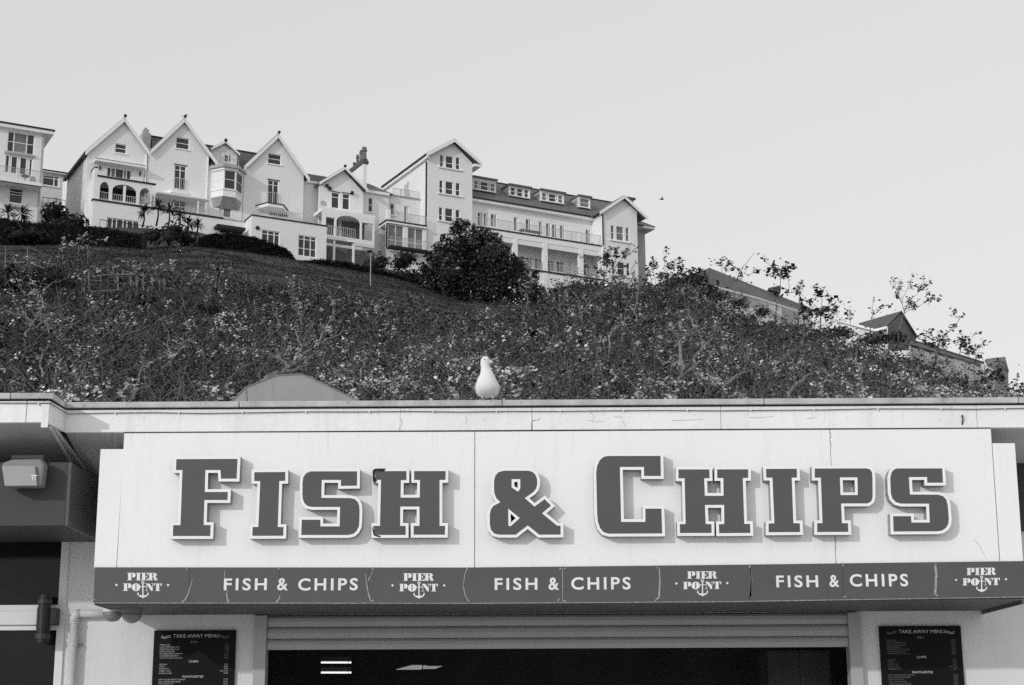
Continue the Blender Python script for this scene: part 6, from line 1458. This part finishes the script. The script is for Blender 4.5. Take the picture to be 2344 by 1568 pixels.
stalk('little leaf sprigs at the extreme right edge above the roof', [(Z5, [(2030, 1290), (2035, 1230), (2040, 1190)]), (Z5, [(1980, 1290), (1975, 1230)]), (Z5, [(2060, 1280), (2065, 1230)])], 36, 28, 80, .07)
stalk('pale leafy sprig in front of the dark tree', [(Z4, [(215, 790), (225, 700), (160, 640), (165, 590)]), (Z4, [(225, 700), (250, 620), (240, 560)])], 37, 56, 130, .15, tone=2.8)
for i, (x0, y0) in enumerate(((565, 90), (700, 60), (790, 75), (520, 150), (905, 300), (760, 370), (1540, 250), (1400, 290), (1230, 340), (1950, 370))):
    lab = ['pale leaf spear at the upper left of the slope, below the clipped hedge', 'second pale leaf spear below the clipped hedge', 'third pale leaf spear below the clipped hedge, beside its right half', 'broad pale leaf tuft near the left wire fence', 'pale leaf tuft above the rail fence', 'pale leaf tuft left of the rail fence',
           'pale upright leaf spray at the foot of the grass slope', 'pale leaf spray just right of the rail fence', 'pale leaf tuft over the middle of the rail fence', 'pale leaf tuft on the grass edge above the lantern roof'][i]
    stalk(lab, [(V1, [(x0 - 10, y0 + 110), (x0 - 5, y0 + 50), (x0, y0), (x0 + 12, y0 - 15)])], 40 + i, 57, 24, .17, .02, 3.6)

# ---------- grass roughness on the upper slope
n = 150000
x = rng.uniform(-60, 1300, n); f = rng.random(n) ** 1.3
Yv = 60 + (Yh(x) * .93 - 60) * f
y0 = np.interp(x, TX, TY) + 62 * (60 / Yv); y1 = np.interp(x, HX, H9); e = y0 + (y1 - y0) * f ** .8
p = at_np(x, e, Yv); p[:, 2] += (fbm(p[:, 0] * .12, p[:, 1] * .12, 5) - .5) * 1.6 * np.minimum(f * 3, 1) * np.minimum((1 - f) * 4 + .1, 1) + .06
Vv, Ff = leaves(p, rng.lognormal(math.log(.12), .35, n) * (.6 + f), .2, .35)
o = np_mesh('grass_tufts', Vv, Ff, 'grass', attr=rng.lognormal(0, .35, n) * (.6 + .8 * fbm(p[:, 0] * .2, p[:, 1] * .2, 31, 3)), kind='stuff'); o['label'] = 'rough grass covering the upper slope below the houses'; o['category'] = 'grass'

# ---------- hedges, garden shrubs, the dark tree
def blob_leaves(cen, rad, n, size, rg, flat=False, shell=.75):
    d = rg.normal(size=(n, 3)); d /= np.linalg.norm(d, axis=1)[:, None]
    r = shell + (1 - shell) * rg.random(n) ** .6
    nz = .68 + .64 * fbm(d[:, 0] * 2.2 + cen[0], d[:, 2] * 2.2 + d[:, 1] * 1.7 + cen[1], 13, 3)
    P = np.array(cen) + d * np.array(rad) * (r * nz)[:, None]
    return leaves(P, rg.lognormal(math.log(size), .3, n), .35, .7, rg=rg)
def join_np(L):
    V = []; F = []; o = 0
    for v, f in L: V.append(v); F.append(f + o); o += len(v)
    return np.concatenate(V), np.concatenate(F)
def bush(label, blobs, seed, name='garden_shrub', cat='shrub', mt='leaf_dark', size=.28, dens=26, core=True, group='garden plants below the houses', tone=1.0):
    """blobs: (x, y, rx_px, ry_px, Y)"""
    rg = np.random.default_rng(seed); parts = []; c0 = None; mcore = []
    for (x, y, rx, ry, Yv) in blobs:
        c = onY((x, y), Yv); k = Yv / FPX; R_ = (rx * k, max(rx, ry) * k * .8, ry * k)
        if c0 is None: c0 = c - Vector((0, 0, R_[2]))
        n = int(2.2 * dens * (R_[0] * R_[2] + R_[1] * R_[2] + R_[0] * R_[1]) / (size / .28) ** 2)
        parts.append(blob_leaves(tuple(c), R_, n, size, rg))
        rings = [[(c.x + .62 * R_[0] * math.cos(e) * math.cos(t) * (1 + .12 * math.sin(3 * t + e * 5)), c.y + .62 * R_[1] * math.cos(e) * math.sin(t), c.z + .62 * R_[2] * math.sin(e)) for t in np.linspace(0, 2 * math.pi, 13)[:-1]] for e in np.linspace(-1.4, 1.4, 7)]
        mcore.append(MB().loft(rings))
    t = T(name, c0, label, cat, group)
    Vv, Ff = join_np(parts); tn = rg.lognormal(0, .55, len(Ff)) * tone
    np_mesh('foliage', Vv, Ff, mt, parent=t.o, attr=tn, loc=t.loc)
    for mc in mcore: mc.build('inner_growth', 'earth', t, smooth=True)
    return t
def hedge(label, top, bot, Yf, seed, depth=2.0, size=.16, n=9000):
    """clipped hedge following picture polylines top and bot at depths Yf(x)"""
    rg = np.random.default_rng(seed)
    xs_ = np.linspace(top[0][0], top[-1][0], 24); tz_ = np.interp(xs_, *zip(*top)); bz_ = np.interp(xs_, *zip(*bot))
    TP = [onY((x, y), Yf(x)) for x, y in zip(xs_, tz_)]; BP = [onY((x, y + 14), Yf(x)) for x, y in zip(xs_, bz_)]
    c = BP[12]; t = T('hedge', c, label, 'hedge', 'hedges below the houses')
    m = MB(); dv = Vector((0, depth, 0))
    for i in range(23):
        m.quadprism([BP[i], BP[i + 1], TP[i + 1] - Vector((0, 0, .12)), TP[i] - Vector((0, 0, .12))], [BP[i] + dv, BP[i + 1] + dv, TP[i + 1] + dv - Vector((0, 0, .12)), TP[i] + dv - Vector((0, 0, .12))])
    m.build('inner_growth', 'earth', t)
    q = rg.random(n) * 22.999; i = q.astype(int); f = q - i
    Tn, Bn = np.array([tuple(v) for v in TP]), np.array([tuple(v) for v in BP])
    a = Tn[i] * (1 - f)[:, None] + Tn[i + 1] * f[:, None]; b = Bn[i] * (1 - f)[:, None] + Bn[i + 1] * f[:, None]
    s = rg.random(n); P = b + (a - b) * s[:, None]; P[:, 1] -= rg.random(n) * .15
    topm = rg.random(n) < .35; P[topm] = a[topm]; P[topm, 1] += rg.random(topm.sum()) * depth; P += rg.normal(size=P.shape) * .07
    Vv, Ff = leaves(P, rg.lognormal(math.log(size), .3, n), .3, .7, rg=rg)
    np_mesh('foliage', Vv, Ff, 'leaf_dark', parent=t.o, attr=rg.lognormal(0, .5, len(Ff)), loc=t.loc)
Yg = lambda x: float(np.interp(x, [-200, 0, 330, 700, 1000, 1240], [143, 144, 146, 156, 162, 166]))
hedge('dark clipped hedge below the apartment block and first gabled house', [(-150, 478), (0, 500), (90, 512), (160, 514), (240, 522), (325, 538)], [(-150, 560), (0, 562), (160, 566), (325, 572)], Yg, 1, n=16000)
hedge('rounded dark hedge below the bay window house, sloping down to the annexe', [(455, 548), (480, 536), (530, 534), (580, 543), (630, 560), (660, 573), (675, 596)], [(455, 578), (530, 588), (600, 596), (675, 604)], Yg, 2, n=12000)
hedge('low dark hedge running down from the annexe to the dark tree', [(672, 600), (740, 594), (800, 602), (850, 614), (920, 632), (1000, 655)], [(672, 610), (800, 630), (900, 645), (1000, 668)], Yg, 3, n=12000)
bush('loose dark shrubs behind the clipped hedge, beside the pebbledash wall', [(140, 520, 50, 20, 150), (175, 508, 32, 18, 150), (60, 540, 60, 20, 143)], 51, dens=30)
bush('tall dark conifer clump between the apartment block and the first gabled house', [(110, 492, 17, 30, 158), (128, 486, 18, 30, 160), (146, 500, 12, 30, 160)], 52, size=.3, dens=34, name='conifer')
bush('rounded grey-green shrub in front of the second gabled house', [(350, 540, 30, 22, 149), (392, 540, 34, 24, 149), (432, 548, 30, 20, 150), (400, 525, 30, 16, 149)], 53, dens=28, tone=2.2)
bush('small pale shrub below the porch of the low-gabled house', [(872, 600, 26, 24, 166), (850, 612, 22, 20, 166)], 54, dens=30, tone=3.0)
bush('dark round shrub left of the big dark tree', [(930, 592, 28, 24, 168), (915, 606, 20, 16, 168)], 55, dens=34, tone=1.2)
bush('dark low growth under the big tree', [(980, 640, 50, 26, 163), (930, 632, 34, 16, 163), (1040, 665, 40, 22, 164)], 56, dens=30, tone=1.3)
bush('rounded grey bushes at the foot of the hotel, right of the dark tree', [(1300, 670, 46, 26, 120), (1350, 665, 50, 24, 118), (1250, 690, 26, 20, 120), (1410, 672, 40, 22, 118)], 57, 'thicket_bush', dens=34, size=.2, tone=1.6)
bush('dark bushes climbing to the hipped roof right of the hotel', [(1545, 648, 40, 22, 108), (1590, 640, 34, 26, 108), (1500, 668, 36, 18, 105), (1620, 668, 24, 22, 106)], 58, 'thicket_bush', dens=36, size=.2, tone=1.3)
bush('ragged dark bush hiding the left eaves of the hipped house', [(1590, 668, 22, 14, 100), (1640, 676, 30, 14, 98), (1690, 694, 26, 12, 96), (1745, 716, 22, 12, 94)], 60, 'thicket_bush', dens=34, size=.17, tone=2.0)
bush('very dark shrub at the far left edge of the slope, under the wire fence', [(20, 640, 42, 34, 54), (55, 655, 30, 22, 54)], 61, 'thicket_bush', dens=40, size=.12, tone=1.6)
bush('dark rounded shrub just right of the far left one, below the wire fence', [(112, 640, 46, 26, 55), (150, 648, 26, 18, 55)], 62, 'thicket_bush', dens=40, size=.12, tone=1.8)
bush('small dark shrub added in place of a dark gap in the thicket below the rail fence', [(330, 690, 26, 14, 50), (480, 705, 30, 14, 48)], 63, 'thicket_bush', dens=40, size=.11, tone=1.6)  # dark foliage added where the thicket only has a dark gap
bush('continuous dark bushes along the skyline in front of the hipped house wall', [(1700, 735, 34, 12, 80), (1760, 748, 34, 13, 80), (1820, 756, 34, 13, 78), (1875, 768, 30, 13, 78)], 64, 'thicket_bush', dens=30, size=.14, tone=2.6)
bush('low bushes on the skyline below the long sloping roof', [(2130, 850, 32, 16, 70), (2190, 875, 30, 16, 70), (2240, 898, 26, 14, 68), (2085, 830, 26, 12, 72)], 65, 'thicket_bush', dens=30, size=.12, tone=2.8)
bush('rounded bushes under the small steep-roofed house', [(2000, 778, 40, 16, 90), (2050, 772, 26, 14, 90), (1925, 762, 34, 14, 92)], 59, 'thicket_bush', dens=38, size=.18, tone=2.0)
# spiky cordyline palms in the gardens
def palm(x, y, Yv, h_px, label, seed, s=1.0):
    rg = random.Random(seed); c = onY((x, y), Yv); k = Yv / FPX; hh = h_px * k
    t = T('palm', c - Vector((0, 0, hh)), label, 'palm', 'spiky palms in the gardens')
    m = MB(); m.tube([c - Vector((0.1, 0, hh)), c - Vector((-.05, 0, hh * .5)), c], [.1, .08, .07], 7); m.build('trunk', 'earth', t, smooth=True)
    for _ in range(60):
        a = rg.uniform(0, 2 * math.pi); e = rg.uniform(-.5, 1.4); L = rg.uniform(.7, 1.15) * s
        d = Vector((math.cos(a) * math.cos(e), math.sin(a) * math.cos(e), math.sin(e))); side = d.cross(Vector((0, 0, 1))).normalized() * .07
        p1 = c + d * L * .5 + side; p2 = c + d * L * .5 - side; tip = c + d * L + Vector((0, 0, -.25 * L))
        MBm = m if False else None
        palm.buf.face([c, p1, tip, p2])
    palm.buf.build('frond', 'leaf_dark', t, fix=False, kind=None); palm.buf = MB()
palm.buf = MB()
M['leaf_plain'] = mat('palm_leaf', 0.035, 0.6, 0.2, 2.0)
for (x, y, h, lab, s) in ((18, 488, 22, 'left of the two spiky palms in front of the apartment block', 1.3), (50, 490, 24, 'right of the two spiky palms in front of the apartment block', 1.4), (330, 484, 40, 'leftmost spiky palm before the second gabled house', 1.1), (362, 472, 50, 'tallest spiky palm in front of the second gabled house', 1.3),
                          (388, 480, 46, 'spiky palm right of the tallest one', 1.4), (412, 495, 34, 'short spiky palm below the verandah of the second gabled house', 1.1), (430, 512, 26, 'low spiky palm near the end of the dark coping', 1.2), (452, 515, 24, 'rightmost spiky palm beside the shrub', 1.0)):
    palm(x, y, 150 if x > 200 else 148, h, lab, int(x), s)
for o in bpy.data.objects:
    if o.name.startswith('frond'): o.data.materials[0] = M['leaf_plain']
# big dark tree
rg = np.random.default_rng(77); Yt = 152
tt_ = T('dark_tree', onY((1110, 712), Yt), 'large dense dark tree in front of the hotel tower and balcony', 'tree')
blobs = [(1090, 620, 90, 75), (1150, 640, 80, 60), (1040, 620, 60, 60), (1015, 545, 9, 9), (1160, 570, 10, 12), (1082, 522, 10, 10), (1225, 628, 12, 14), (968, 612, 12, 12), (1240, 668, 12, 18), (1060, 560, 45, 45), (1040, 585, 40, 40), (1010, 600, 38, 45), (1085, 600, 50, 55), (1130, 590, 42, 40), (1160, 620, 42, 45), (1050, 640, 60, 45), (1120, 650, 65, 45), (1180, 655, 45, 42), (1210, 650, 24, 34), (1225, 675, 18, 26), (990, 640, 30, 34), (1050, 520, 22, 20), (1100, 545, 34, 26), (1068, 512, 12, 12), (1130, 555, 24, 22), (1195, 605, 16, 20), (1000, 565, 12, 12), (982, 585, 12, 12)]
parts = []; core = []
for (x, y, rx, ry) in blobs:
    Yb_ = Yt + rg.uniform(-2, 2); c = onY((x, y), Yb_); k = Yt / FPX; R_ = (rx * k, min(rx, 40) * k, ry * k)
    parts.append(blob_leaves(tuple(c), R_, int(150 * (R_[0] * R_[2] * 2 + R_[0] * R_[1])), .25, rg, shell=.45))
    core.append(MB().loft([[(c.x + .45 * R_[0] * math.cos(e) * math.cos(t), c.y + .45 * R_[1] * math.cos(e) * math.sin(t), c.z + .45 * R_[2] * math.sin(e)) for t in np.linspace(0, 2 * math.pi, 11)[:-1]] for e in np.linspace(-1.4, 1.4, 6)]))
Vv, Ff = join_np(parts); tn = 1.7 * rg.lognormal(.1, .85, len(Ff)) * (.4 + 2.6 * fbm(Vv[::4, 0] * 1.1, Vv[::4, 2] * 1.1, 8, 3))
np_mesh('crown', Vv, Ff, 'leaf_dark', parent=tt_.o, attr=tn, loc=tt_.loc)
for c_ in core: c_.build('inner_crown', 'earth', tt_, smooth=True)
c = tt_.loc; MB().tube([c + Vector((0, 0, -1)), c + Vector((.1, 0, 2)), c + Vector((-.2, 0, 4.5))], [.4, .3, .2], 9).build('trunk', 'earth', tt_, smooth=True)
for dx, dz in ((-2.2, 4.5), (2.4, 4.0), (1.2, 5.5)): MB().tube([c + Vector((0, 0, 1.2)), c + Vector((dx * .5, 0, dz * .6)), c + Vector((dx, 0, dz))], [.2, .14, .06], 7).build('limb', 'bark', tt_, smooth=True)

# ---------- fences and the dark box on the slope
wf_ = T('wire_fence', onY(V1(130, 235), 75), 'wire mesh fence with thin posts at the far left of the slope', 'fence')
tp = [(-60, 100), (50, 103), (245, 100), (440, 190)]; bt = [(-60, 230), (50, 235), (240, 250), (430, 340)]
for (a, b) in zip(tp, bt): MB().tube([onY(V1(*a), 75), onY(V1(*b), 75) - Vector((0, 0, .3))], .025, 6).build('post', 'bark', wf_)
for f in (0, .5, 1):
    pts = [onY(V1(a[0] + (b[0] - a[0]) * f, a[1] + (b[1] - a[1]) * f), 75) for a, b in zip(tp, bt)]; MB().tube(pts, .01, 4).build('rail', 'bark', wf_)
m = MB()
for (a, b), (a2, b2) in zip(zip(tp[:-1], bt[:-1]), zip(tp[1:], bt[1:])):
    for i in range(12):
        f = i / 12; p = onY(V1(a[0] + (a2[0] - a[0]) * f, a[1] + (a2[1] - a[1]) * f), 75); q_ = onY(V1(b[0] + (b2[0] - b[0]) * f, b[1] + (b2[1] - b[1]) * f), 75); m.tube([p, q_], .003, 3)
m.build('mesh_wire', 'bark', wf_, kind='stuff')
rf = T('rail_fence', onY(V1(1000, 490), 66), 'weathered post and rail fence half sunk in the bushes on the left slope', 'fence')
for (x, y0, y1) in ((790, 310, 500), (1003, 275, 360), (1045, 335, 490), (1160, 340, 450), (1268, 340, 470), (1350, 370, 480), (1415, 400, 490), (1210, 390, 470), (1455, 390, 490)):
    MB().tube([onY(V1(x, y0), 55.5), onY(V1(x + 2, y1), 55.5)], .03, 6).build('post', 'twig', rf)
for pts in (((795, 402), (910, 410)), ((800, 500), (940, 497), (1090, 485)), ((1010, 408), (1110, 445)), ((800, 372), (930, 355), (1180, 348)), ((1080, 310), (1170, 340), (1290, 370)), ((145, 243), (215, 243)), ((270, 250), (330, 270), (400, 300))):
    MB().tube([onY(V1(*p), 55.4) for p in pts], .022, 6).build('rail', 'bark', rf)
dk = T('waste_bin', onY(Z4(258, 980), 50), 'small black bin standing in the thicket below the dark tree', 'bin')
MB().prism([[onY(Z4(x, y), 50) for x, y in ((218, 975), (216, 905), (240, 890), (262, 885), (300, 905), (302, 985), (262, 988))]], (0, .8, 0)).build('body', 'black', dk, bevel=.03)
MB().prism([[onY(Z4(x, y), 49.98) for x, y in ((216, 906), (240, 888), (264, 884), (302, 904), (298, 912), (262, 894), (240, 898), (220, 914))]], (0, .84, 0)).build('lid', 'dark_metal', dk)
